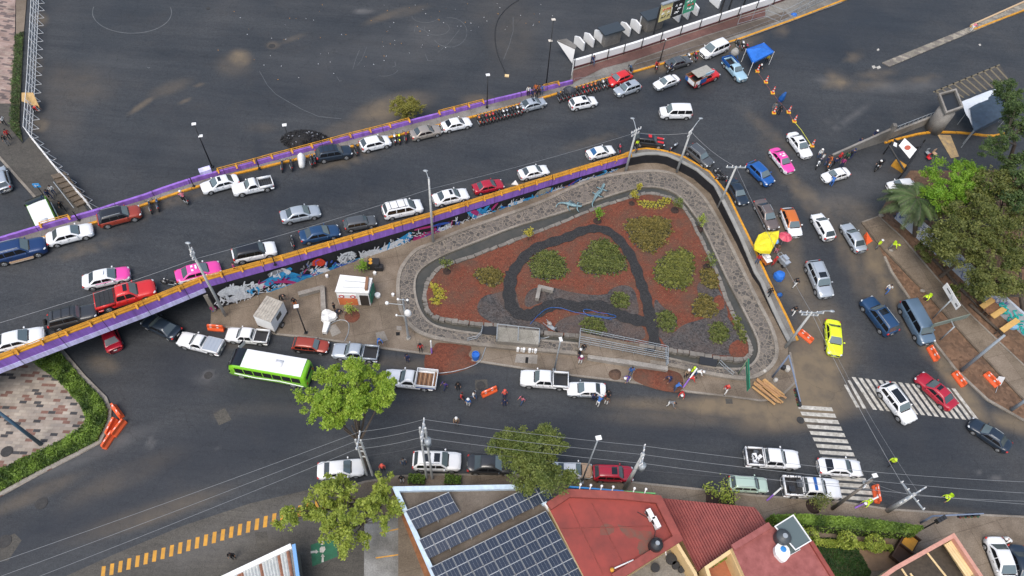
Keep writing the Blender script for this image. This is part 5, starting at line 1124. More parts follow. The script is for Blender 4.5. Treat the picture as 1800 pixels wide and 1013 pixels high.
# palm
pb=PU(1608,415); t=thing('palm_tree','feather palm with long drooping fronds beside the vivid green tree','palm',pb,0); ph=5.6
top=P(1612,348,pb.z+ph)-pb; mb=MB(); mb.tube((0,0,0),top,.28,BARK,.24,n=10); mb.build('trunk',t,local=True)
pr=random.Random(2); 
for k in range(60):
    a=2*math.pi*k/46*2.618*3; up=pr.uniform(-.1,.9); Ln=pr.uniform(2.9,3.9); mb=MB(); pts=[]
    for i in range(9):
        s_=i/8; pts.append(top+Vector((math.cos(a)*Ln*s_*math.cos(up*.8),math.sin(a)*Ln*s_*math.cos(up*.8),Ln*s_*math.sin(up)*.8-2.0*s_*s_)))
    mb.path(pts,.025,BARK,n=4); q=[]
    for i in range(1,28):
        s_=i/28*8; j=min(7,int(s_)); p=pts[j].lerp(pts[j+1],s_-j); d=(pts[j+1]-pts[j]).normalized(); sd_=d.cross(Vector((0,0,1))).normalized(); l=.75*math.sin(math.pi*(i+3)/34)
        for sg in (1,-1):
            e=p+sd_*sg*l+d*l*.6-Vector((0,0,.12)); mb.add([p-d*.085,e,p+d*.085],[(0,1,2)],LF_PALM)
    mb.tone=[pr.random()]*len(mb.f); tn=pr.random(); mb.tone=[min(1,max(0,tn+pr.uniform(-.2,.2))) for _ in mb.f]; mb.build('frond',t,local=True)
# saplings
def sapling(label,px,py,hpx,m,r=.5,n=260,lv='G',z0=.12,group='young trees in the garden',soil=True,seed=1,h=2.2,cat='young tree',pit=.55):
    b=surf(lv)(px,py,z0); t=thing('sapling',label,cat,b,0,group); L=LB(seed); rr=random.Random(seed); mb=MB(); mb.tube((0,0,0),(0,0,h*.9),.035,BARK,.02,n=6)
    for i in range(9):
        a=rr.random()*6.28; z=h*rr.uniform(.45,1); q=Vector((math.cos(a)*r*rr.uniform(.2,1),math.sin(a)*r*rr.uniform(.2,1),z)); mb.tube((0,0,z*.7),q,.02,BARK,.01,n=4); k=n//9; c=np.array(q)+L.r.normal(size=(k,3))*r*.30; L.add(c,L.r.uniform(.05,.13,k),L.r.uniform(0,1,k))
    mb.build('trunk',t,local=True); c=bpy.data.objects.new('crown',L.mesh('crown',m)); COL.objects.link(c); c.parent=t
    if soil:
        mb=MB(); mb.ball((0,0,-.02),pit,mat('pit_soil',(.035,.02,.016),.95,var=.3),12,5,(1,1,.14)); mb.build('planting_pit',t,True,local=True)
    return t
SG='young trees in the garden'
for a in [('green sapling in a dark pit at the left end of the garden',785,478,LF_DG,.55,11,.42),('yellowish sapling at the upper garden edge left of the black path',928,424,LF_YEL,.5,12,.42),('bright green sapling between the lizard sculptures and the black path',1050,389,LF_VG,.6,13,.42),('yellowish sapling at the top of the garden',1110,358,LF_YEL,.45,14,.42),('green sapling at the top right corner of the garden',1186,370,LF_DG,.55,15,.42),
 ('yellow-green sapling on the channel edge below the garden corner',1229,402,LF_YG,.5,16,.42),('tall green sapling on the right channel edge',1243,470,LF_DG,.6,17,.42),('low yellow sapling at the top of the garden on a crescent',1120,345,LF_YEL,.35,18,.42)]:
    sapling(a[0],a[1],a[2],0,a[3],r=a[4],seed=a[5],z0=a[6],n=320)
sapling('sapling in a round red gravel pit in front of the kiosk',619,556,0,LF_YG,r=.5,seed=30,group='street saplings',n=260,pit=.01,soil=False)
sapling('bushy green shrub against the foot of the mural wall',636,478,0,LF_VG,r=.7,seed=31,group='street saplings',n=420,h=1.6,soil=False)
sapling('thin yellow-leaved sapling on the bottom pavement left of the mint SUV',1262,882,0,LF_YG,r=1.0,seed=32,group='street saplings',n=520,h=3.0,pit=1.0)
sapling('grey-green sapling in front of the patrol pickup',1430,890,0,LF_OL,r=.8,seed=33,group='street saplings',n=520,h=2.6,pit=.8)
sapling('short pale sapling left of the mint SUV near the kerb',1240,868,0,LF_YG,r=.5,seed=34,group='street saplings',n=120,h=2.4,soil=False)
mb=MB(); c=G(619,556,.12); mb.tube(c,c+Vector((0,0,.05)),.85,M_RED,.8,n=20); mb.build('red_gravel_disc',kind='structure')
# planted beds in the garden
def bed(label,px,m,hgt=.42,n=1500,ls=.16,seed=1,rim=True):
    pts=[Vector(q) for q in smooth_poly([tuple(G(a,b,.5)) for a,b in px],2)]; c=sum(pts,Vector())/len(pts); c.z=.44; t=thing('flower_bed',label,'flower bed',c,0,'planted beds in the red garden'); L=LB(seed); r=L.r
    k=len(pts); ii=r.randint(0,k,n); f=np.sqrt(r.rand(n)); P0=np.array([[p.x-c.x,p.y-c.y] for p in pts]); a=P0[ii]; b=P0[(ii+1)%k]; u=r.rand(n)[:,None]; e=a*(1-u)+b*u; xy=e*f[:,None]*(.98+.09*np.sin(ii*1.7))[:,None]
    # plants stand in tufts
    g=.42; cx=np.round(xy/g)*g; cx[:,0]+=(np.round(xy[:,1]/g)%2)*g*.5; hh=hgt*(1-f**4)*(.8+.4*np.abs(np.sin(cx[:,0]*7.3+cx[:,1]*3.1))); jit=r.normal(size=(n,2))*.10; z=hh-np.sum(jit**2,1)*4+.04
    tn=(np.sin(cx[:,0]*12.9+cx[:,1]*78.2)*43758.5)%1
    L.add(np.stack([cx[:,0]+jit[:,0],cx[:,1]+jit[:,1],np.maximum(z,.03)],1),r.uniform(ls*.5,ls,n),tn*.5+r.uniform(0,.5,n)); q=bpy.data.objects.new('planting',L.mesh('planting',m,up=.8)); COL.objects.link(q); q.parent=t
    mb=MB(); K=5; secs=[]
    for j in range(K+1):
        ff=1-j/K; secs.append([((p.x-c.x)*max(ff,.01),(p.y-c.y)*max(ff,.01),(hgt*.75*(1-ff**4))-.05) for p in pts])
    mb.loft(secs,mat('bed_earth',(.035,.032,.018),.95,var=.3),caps=False); mb.build('earth',t,True,local=True)
    if rim:
        mb=MB(); er=random.Random(seed); gp=dens([Vector((p.x,p.y,0)) for p in pts+pts[:1]],.42)
        for p in gp[:-1]: mb.ball((p.x-c.x,p.y-c.y,.06),er.uniform(.07,.15),mat('lava_stone',(.05,.046,.044),.9,var=.4,scale=3),6,4)
        mb.build('stone_rim',t,local=True)
    return t
bed('deep green rounded bed, left of the two inside the black path',[(929,470),(937,448),(958,438),(982,446),(996,470),(993,485),(965,492),(938,488)],LF_BED,n=5200,seed=41)
bed('largest deep green bed, domed, right one inside the black path',[(1016,468),(1025,440),(1048,420),(1068,421),(1092,445),(1102,468),(1092,478),(1058,483),(1030,480)],LF_BED,n=8200,seed=42,hgt=.5)
bed('olive heart-shaped bed at the top right of the garden',[(1096,398),(1108,384),(1140,382),(1168,382),(1181,396),(1172,420),(1150,442),(1135,444),(1112,428)],LF_BEDY,n=8000,seed=43)
bed('large olive-green bed on the right beside the channel',[(1147,478),(1160,455),(1185,438),(1210,440),(1219,455),(1217,490),(1205,507),(1180,508),(1155,497)],leafmat('leaf_bed_mixed',(.07,.09,.02),(.28,.29,.06)),n=7200,seed=44)
bed('small mixed yellow and green bed at the left of the garden',[(832,484),(842,472),(865,471),(882,480),(880,494),(866,504),(850,498)],LF_BEDY,n=2600,seed=45)
bed('rusty green bed above the grey lava corner',[(1215,548),(1222,526),(1235,516),(1250,526),(1263,548),(1250,556),(1225,556)],LF_BEDY,n=2600,seed=46)
bed('small dark green bed right of the black path exit',[(1151,566),(1158,549),(1175,546),(1188,562),(1182,580),(1166,584)],LF_BED,n=2000,seed=47)
bed('small green bed with white flowers in the lower right lava corner',[(1247,588),(1250,571),(1262,566),(1276,578),(1278,592),(1265,602),(1252,600)],LF_BED,n=2000,seed=48,rim=False)
bed('small spiky green bed in the lava area inside the lower path bend',[(1070,522),(1085,514),(1102,518),(1104,534),(1092,544),(1076,534)],LF_BED,n=1300,seed=49,rim=False)
bed('loose green bed between the path and the concrete stage',[(1018,574),(1028,560),(1045,556),(1062,570),(1060,584),(1035,587)],LF_BED,n=1500,seed=50,rim=False,hgt=.3)
bed('narrow olive bed between the large right bed and the channel',[(1228,480),(1238,472),(1254,474),(1262,498),(1252,508),(1238,503)],LF_BEDY,n=1800,seed=51,rim=False,hgt=.35)
bed('yellow crescent planting at the left tip of the garden',[(753,498),(766,500),(780,512),(776,528),(762,537),(757,530),(768,518),(764,508)],LF_YEL,n=900,seed=52,rim=False,hgt=.2)
bed('yellow crescent planting at the top of the garden',[(1120,350),(1128,358),(1150,360),(1168,352),(1178,345),(1180,352),(1165,364),(1140,368),(1122,360)],LF_YEL,n=700,seed=53,rim=False,hgt=.2)
bed('straggly planting on the right channel edge',[(1286,555),(1292,550),(1304,580),(1312,600),(1304,602),(1294,580)],LF_OL,n=900,seed=54,rim=False,hgt=.25)
# seedlings on the red gravel: uncountable dots
L=LB(60); r=L.r; pts=[]
gp=np.array([[p[0],p[1]] for p in GARw])
def inside(x,y,poly):
    c=np.zeros(len(x),bool); j=len(poly)-1
    for i in range(len(poly)):
        xi,yi=poly[i]; xj,yj=poly[j]; k=((yi>y)!=(yj>y))&(x<(xj-xi)*(y-yi)/(yj-yi+1e-12)+xi); c^=k; j=i
    return c
xs,ys=np.meshgrid(np.arange(gp[:,0].min(),gp[:,0].max(),.50),np.arange(gp[:,1].min(),gp[:,1].max(),.43)); xs=xs+(np.arange(xs.shape[0])%2)[:,None]*.25; xs=xs.ravel()+r.normal(size=xs.size)*.03; ys=ys.ravel()+r.normal(size=ys.size)*.03
k=inside(xs,ys,gp*0.985+np.array([Cc.x,Cc.y])*.015); xs=xs[k]; ys=ys[k]
def clear(xs,ys,pxl,keep=False,sm=1):
    pl=[Vector(q) for q in smooth_poly([tuple(G(a,b,.45)) for a,b in pxl],sm)]; return ~inside(xs,ys,[(p.x,p.y) for p in pl])
for l in LAV: k=clear(xs,ys,l); xs=xs[k]; ys=ys[k]
pxx,pyy=proj(xs,ys,np.full(len(xs),.5)); k=np.ones(len(xs),bool)
for pp in PATHS:
    for a,b in zip(pp,pp[1:]):
        for f in (0,.5): k&=np.hypot(pxx-(a[0]+(b[0]-a[0])*f),pyy-(a[1]+(b[1]-a[1])*f))>11
xs=xs[k]; ys=ys[k]; z=np.array([.46+gh(a,b) for a,b in zip(xs,ys)])
L.add(np.stack([xs,ys,z],1),r.uniform(.045,.08,len(xs)),r.rand(len(xs)))
me=L.mesh('seedlings',leafmat('seedling_leaf',(.15,.09,.045),(.32,.22,.11)),up=2); o=bpy.data.objects.new('seedlings',me); COL.objects.link(o); tag(o,kind='stuff',label='rows of small pale seedlings dotted over the red gravel',cat='seedlings')
# planted strips on the left, hedge bottom right: ground cover
def cover(name,px,m,n,h,ls,z0=.16,lv='G',seed=1,up=.3,label=None,cat='ground cover',kind='stuff',asp=.3,hz=None):
    pl=[surf(lv)(a,b,z0) for a,b in px]; xy=np.array([[p.x,p.y] for p in pl]); L=LB(seed); r=L.r; got=[]
    mn=xy.min(0); mx=xy.max(0); c=r.rand(n*4,2)*(mx-mn)+mn; k=inside(c[:,0],c[:,1],xy); c=c[k][:n]
    nz=np.array([noise.noise(Vector((a*.9,b*.9,seed))) for a,b in c]); zz=z0+h*r.rand(len(c))**.6*(.8+.7*nz)
    zz=np.array([ (U(a,b) if lv=='U' else 0) for a,b in c])+np.maximum(zz,z0+.01)
    L.add(np.stack([c[:,0],c[:,1],zz],1),r.uniform(ls*.5,ls,len(c)),np.clip(.5+nz*.9+r.uniform(-.3,.3,len(c)),0,1)); me=L.mesh(name,m,up=up,asp=asp)
    o=bpy.data.objects.new(name,me); COL.objects.link(o); tag(o,label,cat if label else None,None,kind); return o
cover('ground_cover',PLT,LF_HED,15000,.5,.22,seed=61,label='dense green ground cover in the kerbed strip round the brick plaza')
cover('ground_cover',[(28,62),(42,55),(36,170),(34,215),(40,250),(18,225),(20,150)],leafmat('leaf_dim',(.02,.04,.012),(.10,.17,.04)),4200,.5,.2,seed=62,label='dark green planting beside the white fence')
# ================================================================ BUILDINGS
M_CREAM=mat('cream_render',(.62,.46,.24),.7,var=.12,scale=.8); M_RW=mat('red_membrane',(.17,.034,.027),.75,col2=(.29,.048,.036),scale=.45); M_RW2=mat('red_parapet',(.23,.05,.038),.7,var=.2,scale=1.2)
M_PK=mat('pink_roof',(.20,.055,.048),.8,col2=(.32,.105,.095),scale=1.2); M_ROOFB=concrete('brown_roof',(.075,.058,.042),(.15,.125,.10),.7); M_WB=mat('white_blue_trim',(.45,.56,.66),.5,var=.15,scale=2)
M_BLUEP=mat('blue_panel',(.03,.20,.50),.5); M_GREYW=concrete('grey_render',(.16,.15,.14),(.24,.23,.21),.8); M_GLR=mat('roof_glass',(.10,.13,.13),.15,spec=.7); M_CELL=mat('solar_cell',(.017,.027,.048),.25,spec=.6); M_FR=mat('panel_frame',(.45,.47,.48),.45,metal=.2)
def w2(px,z): return [P(a,b,z) for a,b in px]
def block(par,name,px,z,z0,m,mtop=None,parapet=None):
    p=w2(px,z); mb=MB(); mb.prism([(q.x,q.y) for q in p],z0,z,m,mtop or m); o=mb.build(name,par); return p
def edge(par,name,pts,w,h,m,z,closed=True):
    mb=MB(); n=len(pts); secs=[]
    for i in range(n):
        a=pts[(i-1)%n] if (closed or i>0) else None; c=pts[i]; b=pts[(i+1)%n] if (closed or i<n-1) else None
        d1=Vector((c.x-a.x,c.y-a.y,0)).normalized() if a is not None else None; d2=Vector((b.x-c.x,b.y-c.y,0)).normalized() if b is not None else None
        d1=d1 or d2; d2=d2 or d1; n1=Vector((-d1.y,d1.x,0)); n2=Vector((-d2.y,d2.x,0)); nn=(n1+n2).normalized(); k=min(2.0,1/max(.3,nn.dot(n1)))*w/2
        secs.append([(c.x+nn.x*k,c.y+nn.y*k,z),(c.x+nn.x*k,c.y+nn.y*k,z+h),(c.x-nn.x*k,c.y-nn.y*k,z+h),(c.x-nn.x*k,c.y-nn.y*k,z)])
    if closed: secs.append(secs[0])
    mb.loft(secs,m,caps=not closed); return mb.build(name,par)
# corrugation helper
def corrug(par,name,px,z,m,step=.28,amp=.05,rusty=None,ang=None):
    """ribbed sheet clipped to a quad: ribs run from edge 0-1 to edge 3-2"""
    q=w2(px,z); a,b,c,d=q; L=(b-a).length; n=max(4,int(L/step)); mb=MB(); rr=random.Random(3)
    for i in range(n):
        t0=i/n; t1=(i+.5)/n; t2=(i+1)/n; p0=a.lerp(b,t0); p1=a.lerp(b,t1); p2=a.lerp(b,t2); s0=d.lerp(c,t0); s1=d.lerp(c,t1); s2=d.lerp(c,t2); u=Vector((0,0,amp)); mm=m if rusty is None or rr.random()>.35 else rusty
        mb.add([p0,s0,s1+u,p1+u],[(0,1,2,3)],mm); mb.add([p1+u,s1+u,s2,p2],[(0,1,2,3)],mm)
    return mb.build(name,par)
# --- solar-roofed building
SZ=5.0
sol=[(696,862),(926,858),(958,888),(1050,1035),(1075,1075),(790,1075)]
B1=thing('solar_building','building with a brown roof and pale blue edge carrying the solar panels','building',P(860,1000,0))
rp=block(B1,'roof',sol,SZ,0,M_GREYW,M_ROOFB)
edge(B1,'roof_edge',[rp[5],rp[0],rp[1],rp[2]],.42,.42,M_WB,SZ,False); edge(B1,'far_edge',[rp[2],rp[3]],.22,.5,M_WHITE,SZ,False)
q=w2([(690,868),(700,862),(790,1075),(770,1075)],3.4); mb=MB(); mb.loft([[q[0],q[1]],[q[3],q[2]]],mat('rusty_rail',(.20,.08,.03),.8,var=.3),closed=False); mb.build('side_ledge',B1)
def panel_array(label,o,u,v,nu,nv,skip=None,z=SZ+.75,tilt=.25):
    O=P(*o,z); Ux=(P(o[0]+u[0],o[1]+u[1],z)-O)/nu; V=(P(o[0]+v[0],o[1]+v[1],z-tilt)-O)/nv; t=thing('solar_array',label,'solar panels',O,0,'solar panel rows on the brown roof'); nn=Ux.cross(V).normalized(); nn=nn if nn.z>0 else -nn; mb=MB()
    e=.03
    mb.add([Ux*e,Ux*(1-e),Ux*(1-e)+V*(1-e),Ux*e+V*(1-e),Ux*e-nn*.05,Ux*(1-e)-nn*.05,Ux*(1-e)+V*(1-e)-nn*.05,Ux*e+V*(1-e)-nn*.05],[(0,1,2,3),(4,7,6,5),(0,4,5,1),(1,5,6,2),(2,6,7,3),(3,7,4,0)],M_FR)
    for h in (0,1):
        for k in range(3):
            a=.045+.91*(k/3)+.004; b=.045+.91*((k+1)/3)-.004; c=.02+.49*h+.004; d=.02+.49*h+.466; mb.add([Ux*a+V*c+nn*.004,Ux*b+V*c+nn*.004,Ux*b+V*d+nn*.004,Ux*a+V*d+nn*.004],[(0,1,2,3)],M_CELL)
    pm=mb.mesh('solar_panel'); cnt=0
    for j in range(nv):
        for i in range(nu):
            if skip and (i,j) in skip: continue
            q=bpy.data.objects.new('solar_panel',pm); COL.objects.link(q); q.parent=t; q.location=Ux*i+V*j
    mb=MB()
    for i in range(0,nu+1,2):
        for j in (0,nv):
            p=Ux*i+V*j; mb.tube(p-nn*.05,(p.x,p.y,SZ-O.z),.03,M_FR,n=5)
    mb.build('support_frame',t,local=True); return t
panel_array('short row of four solar panels at the upper left of the brown roof',(712,898),(77,-33),(19,35),4,1)
panel_array('long diagonal row of solar panels across the middle of the brown roof',(736,949),(218,-105),(17.5,35),12,1)
panel_array('largest solar panel field at the lower right of the brown roof',(756,998),(204,-100),(70,148),11,4)
# --- red roof house
B2=thing('red_roof_house','house with a flat red membrane roof and a red parapet next to the solar roof','house',P(1080,1000,0)); RZ=6.0
rr_=block(B2,'roof',[(964,892),(999,869),(1095,873),(1156,880),(1190,948),(1078,1018),(1050,1060)],RZ,0,M_CREAM,M_RW)
edge(B2,'parapet',rr_[:6],.7,.4,M_RW2,RZ,False)
mb=MB()
for a,b in zip([(999,856),(1020,857),(1045,858),(1070,861),(1095,863),(1120,865)],[(1020,857),(1045,858),(1070,861),(1095,863),(1120,865),(1152,869)]):
    p=P(*a,RZ-.3); q=P(*b,RZ-.3); mb.add([p,q,q-Vector((0,.9,.35)),p-Vector((0,.9,.35))],[(0,1,2,3)],M_GREYW if (a[0]//25)%2 else M_GLR)
mb.build('glass_awning',B2)
mb=MB(); p=P(999,856,RZ); q=P(1096,864,RZ); d=(q-p); mb.box(((p.x+q.x)/2,(p.y+q.y)/2,RZ-.15),(d.length,.12,.5),M_BLUEP,math.atan2(d.y,d.x)); p2=P(1152,868,RZ); d2=p2-q; mb.box(((p2.x+q.x)/2,(p2.y+q.y)/2,RZ-.15),(d2.length,.12,.4),mat('green_edge',(.15,.45,.15),.6),math.atan2(d2.y,d2.x)); mb.build('painted_fascia',B2)
for x in (1018,1036,1055,1075,1112,1132): 
    p=P(x,862+(x-1018)*.07,RZ); mb=MB(); mb.tube(p,p+Vector((0,.2,.9)),.05,M_WHITE); mb.ball(p+Vector((0,.2,.95)),.13,M_WHITE,6,4); mb.build('lamp_bracket',B2)
def acunit(label,px,py,z,rz):
    c=P(px,py,z); t=thing('air_conditioner',label,'air conditioner',c,rz,'air conditioners on the red roof'); mb=MB(); mb.box((0,0,.4),(.95,.4,.7),M_WHITE); mb.build('casing',t,local=True); mb=MB(); mb.tube((-.2,-.2,.4),(-.2,-.225,.4),.26,M_DARK,n=16); mb.build('fan_grille',t,local=True); mb=MB(); [mb.box((x,0,.03),(.06,.5,.06),M_DARK) for x in(-.35,.35)]; mb.build('feet',t,local=True)
acunit('white air conditioner, upper one of two on the red roof',1141,908,RZ,-1.1); acunit('white air conditioner, lower one of two on the red roof',1151,922,RZ,-1.1)
def tank(label,px,py,z,r=.75,h=1.3,m=None):
    c=P(px,py,z); m=m or mat('tank_black',(.02,.022,.026),.45,var=.2); t=thing('water_tank',label,'water tank',c,0,'rooftop water tanks'); mb=MB(); prof=[(0,r*.9),(.1,r),(h*.3,r*.97),(h*.35,r),(h*.65,r*.97),(h*.7,r),(h*.85,r*.85),(h*.97,r*.4),(h,r*.3)]
    mb.loft([[(math.cos(a)*q,math.sin(a)*q,zz) for a in [2*math.pi*i/20 for i in range(20)]] for zz,q in prof],m); mb.build('tank_body',t,True,local=True); mb=MB(); mb.tube((0,0,h),(0,0,h+.08),r*.32,M_STEEL,n=14); mb.build('lid',t,local=True); mb=MB(); mb.path([(r,0,.2),(r+.3,0,.2),(r+.4,-.6,.05)],.03,M_WHITE); mb.build('pipe',t,local=True)
tank('dark water tank with a pale lid on the red flat roof',1150,962,RZ,.58)
mb=MB(); c=P(1098,992,RZ); mb.tube(c+Vector((-.9,-.45,.2)),c+Vector((.7,.35,.2)),.06,M_WHITE); mb.ball(c+Vector((-1.1,-.6,.25)),.2,M_YEL,8,5); tag(mb.build('white_pipe_with_yellow_head',label='white pipe with a yellow end lying at the lower edge of the red roof',cat='pipe'))
def stain(par,px,z,m,nm='weather_stain'):
    pts=[Vector(q) for q in smooth_poly([tuple(P(a,b,z)) for a,b in px],1)]; pts=[p+Vector((noise.noise(p*1.3)*.35,noise.noise(p*1.7+Vector((5,0,0)))*.35,0)) for p in dens(pts+pts[:1],.25)[:-1]]
    mb=MB(); mb.prism([(p.x,p.y) for p in pts],z-.02,z+.004,m); mb.build(nm,par)
STN=mat('roof_stain',(.115,.075,.055),.85,col2=(.20,.05,.035),scale=1.6)
stain(B2,[(1050,925),(1062,920),(1075,925),(1078,938),(1066,945),(1054,940)],RZ,STN); stain(B2,[(1082,924),(1105,928),(1130,932),(1150,940),(1140,950),(1112,946),(1088,938)],RZ+.001,STN); stain(B2,[(1118,955),(1150,940),(1170,948),(1140,975),(1120,978)],RZ+.006,STN)
mb=MB(); [mb.path([P(a_,b_,RZ+.03),P(c_,d_,RZ+.03)],.03,M_RW2,n=4) for a_,b_,c_,d_ in ((1000,885,1060,1010),(1040,884,1100,1000),(985,930,1150,925))]; mb.path([P(1148,955,RZ+.1),P(1152,935,RZ+.1),P(1146,915,RZ+.1),P(1120,900,RZ+.1)],.03,M_DARK); mb.build('seam_and_cable',B2)
# --- corrugated red roof
B3=thing('corrugated_roof_house','low building with a dark red corrugated roof between the red and pink roofs','house',P(1250,960,0))
CZ=3.4
p=block(B3,'wall',[(1164,879),(1324,894),(1353,926),(1290,966),(1226,1003)],CZ-.15,0,M_CREAM,M_GREYW)
M_COR=mat('corrugated_red',(.15,.026,.022),.55,col2=(.25,.05,.04),scale=.7)
q=w2([(1162,876),(1326,892),(1355,926),(1290,968),(1226,1005)],CZ)
a,b,c,d,e_=q; mb=MB(); dir_=(e_-a).normalized(); n=66
# ribs parallel to the left slope edge, clipped to the outline
poly=[(v.x,v.y) for v in q]; nx=Vector((dir_.y,-dir_.x,0)); nx=nx if nx.x>0 else -nx
def clipline(o,dv,poly):
    ts=[]
    for i in range(len(poly)):
        x1,y1=poly[i]; x2,y2=poly[(i+1)%len(poly)]; ex,ey=x2-x1,y2-y1; den=dv.x*ey-dv.y*ex
        if abs(den)<1e-9: continue
        t=((x1-o.x)*ey-(y1-o.y)*ex)/den; s_=((x1-o.x)*dv.y-(y1-o.y)*dv.x)/den
        if 0<=s_<=1: ts.append(t)
    return (min(ts),max(ts)) if len(ts)>=2 else None
pw=[(v-a).dot(nx) for v in q]; w0,w1=min(pw)+.01,max(pw)-.01; st=.26; k=int((w1-w0)/st)
for i in range(k):
    prev=None
    cols=[]
    for s_,zz in ((w0+i*st,0),(w0+(i+.5)*st,.07),(w0+(i+1)*st-.005,0)):
        o=a+nx*s_; r_=clipline(o,dir_,poly)
        if r_: cols.append([(o.x+dir_.x*r_[0],o.y+dir_.y*r_[0],CZ+zz),(o.x+dir_.x*r_[1],o.y+dir_.y*r_[1],CZ+zz)])
    if len(cols)==3: mb.loft(cols,M_COR,closed=False)
mb.build('corrugated_roof',B3)
cover('roof_debris',[(1205,890),(1235,893),(1250,905),(1235,912),(1212,905)],leafmat('dry_leaf',(.12,.06,.02),(.30,.2,.06)),260,.05,.09,z0=CZ+.08,seed=71,label='scatter of dry leaves on the corrugated red roof',cat='dry leaves') if 0 else None
# --- pink roof house
B4=thing('pink_roof_house','house with a weathered pink roof and a glazed canopy in its corner','house',P(1390,1000,0)); KZ=5.6
rp=block(B4,'roof',[(1287,964),(1352,924),(1424,953),(1475,1035),(1330,1060)],KZ,0,M_CREAM,M_PK)
edge(B4,'parapet',rp[:2],.5,.3,M_PK,KZ,False); edge(B4,'side_parapet',rp[2:4],.35,.25,M_RW2,KZ,False)
q=w2([(1362,926),(1394,906),(1425,951),(1398,967)],KZ+.6); mb=MB(); mb.loft([[q[0],q[1]],[q[3],q[2]]],M_GLR,closed=False); mb.build('glass_canopy',B4)
edge(B4,'canopy_frame',[q[0],q[1],q[2],q[3]],.09,.09,M_WHITE,KZ+.6); q2=w2([(1376,960),(1392,950),(1406,966),(1388,976)],KZ+.25); mb=MB(); mb.loft([[q2[0],q2[1]],[q2[3],q2[2]]],M_GLR,closed=False); mb.build('skylight',B4); edge(B4,'skylight_frame',q2,.08,.25,M_WHITE,KZ)
tank('dark water tank beside the glazed canopy on the pink roof',1372,948,KZ+.05,.68,1.1,mat('tank_grey',(.05,.058,.065),.5))
c=P(1372,972,KZ); mb=MB(); mb.prism([(c.x+math.cos(t_)*.5*(1.3 if abs(math.sin(t_))<.7 else 1)*1.0,c.y+math.sin(t_)*.85) for t_ in [2*math.pi*i/16 for i in range(16)]],KZ,KZ+.5,M_WHITE); mb.ball((c.x+.1,c.y+.2,KZ+.5),.28,M_BLUEP,8,4,(1,1,.2)); mb.build('white_cistern',label='white rounded cistern with a blue cap on the pink roof',cat='cistern')
# --- courtyard house between
B5=thing('cream_courtyard_house','cream-walled house with small open terraces and terracotta floor','house',P(1250,1010,0))
def court(px,zf,zt,mw,mf,w=.3,nm='terrace'):
    p=w2(px,zt); mb=MB(); mb.prism([(v.x,v.y) for v in p],0,zf,mw,mf); mb.build(nm+'_floor',B5); edge(B5,nm+'_wall',p,w,zt-zf,mw,zf)
court([(1085,1018),(1188,952),(1222,1008),(1235,1060),(1085,1060)],3.2,5.2,M_CREAM,concrete('terrace_grey',(.15,.14,.12),(.24,.22,.19),.8))
court([(1242,998),(1286,968),(1318,1040),(1262,1060)],3.0,5.0,M_CREAM,mat('terracotta',(.32,.11,.05),.7,var=.15),nm='balcony')
for px_,py_,r_ in ((1178,985,.5),(1186,996,.35),(1150,1000,.4),(1196,1003,.3)): c=P(px_,py_,3.2); mb=MB(); mb.tube(c,c+Vector((0,0,.5)),r_*.8,M_DARK,r_,n=12); mb.build('terrace_pot',B5)
cover('balcony_plants',[(1248,990),(1275,975),(1278,982),(1252,998)],LF_HED,500,.5,.16,z0=3.2,seed=72,label='potted green plants lining the terracotta balcony',cat='plants')
# --- yellow house bottom right
B6=thing('yellow_house','yellow-walled house with a pinkish coping and open beams at the bottom right','house',P(1680,1010,0)); YZ=4.8
p=w2([(1572,1000),(1676,942),(1735,1030),(1720,1075),(1500,1075),(1530,1030)],YZ); mb=MB(); mb.prism([(v.x,v.y) for v in p],0,3.0,M_CREAM,mat('house_floor',(.05,.04,.03),.8,var=.3)); mb.build('floor',B6)
edge(B6,'coping',[p[5],p[0],p[1],p[2],p[3]],.34,.5,mat('salmon_coping',(.50,.25,.19),.6,var=.15),YZ-.4,False)
edge(B6,'wall',[p[5],p[0],p[1],p[2],p[3]],.28,YZ-3.42,M_CREAM,3.0,False)
q=w2([(1660,958),(1676,948),(1722,1002),(1700,1016)],YZ-.3); corrug(B6,'sheet_roof',[(1660,958),(1676,948),(1722,1002),(1700,1016)],YZ-.5,M_CREAM,.2,.04)
mb=MB(); 
for a_,b_ in (((1630,972),(1668,1020)),((1585,1000),(1612,1040)),((1600,1008),(1650,1075))): u_=P(*a_,YZ-.2); v_=P(*b_,YZ-.2); mb.tube(u_,v_,.09,M_CREAM)
mb.build('beam',B6)
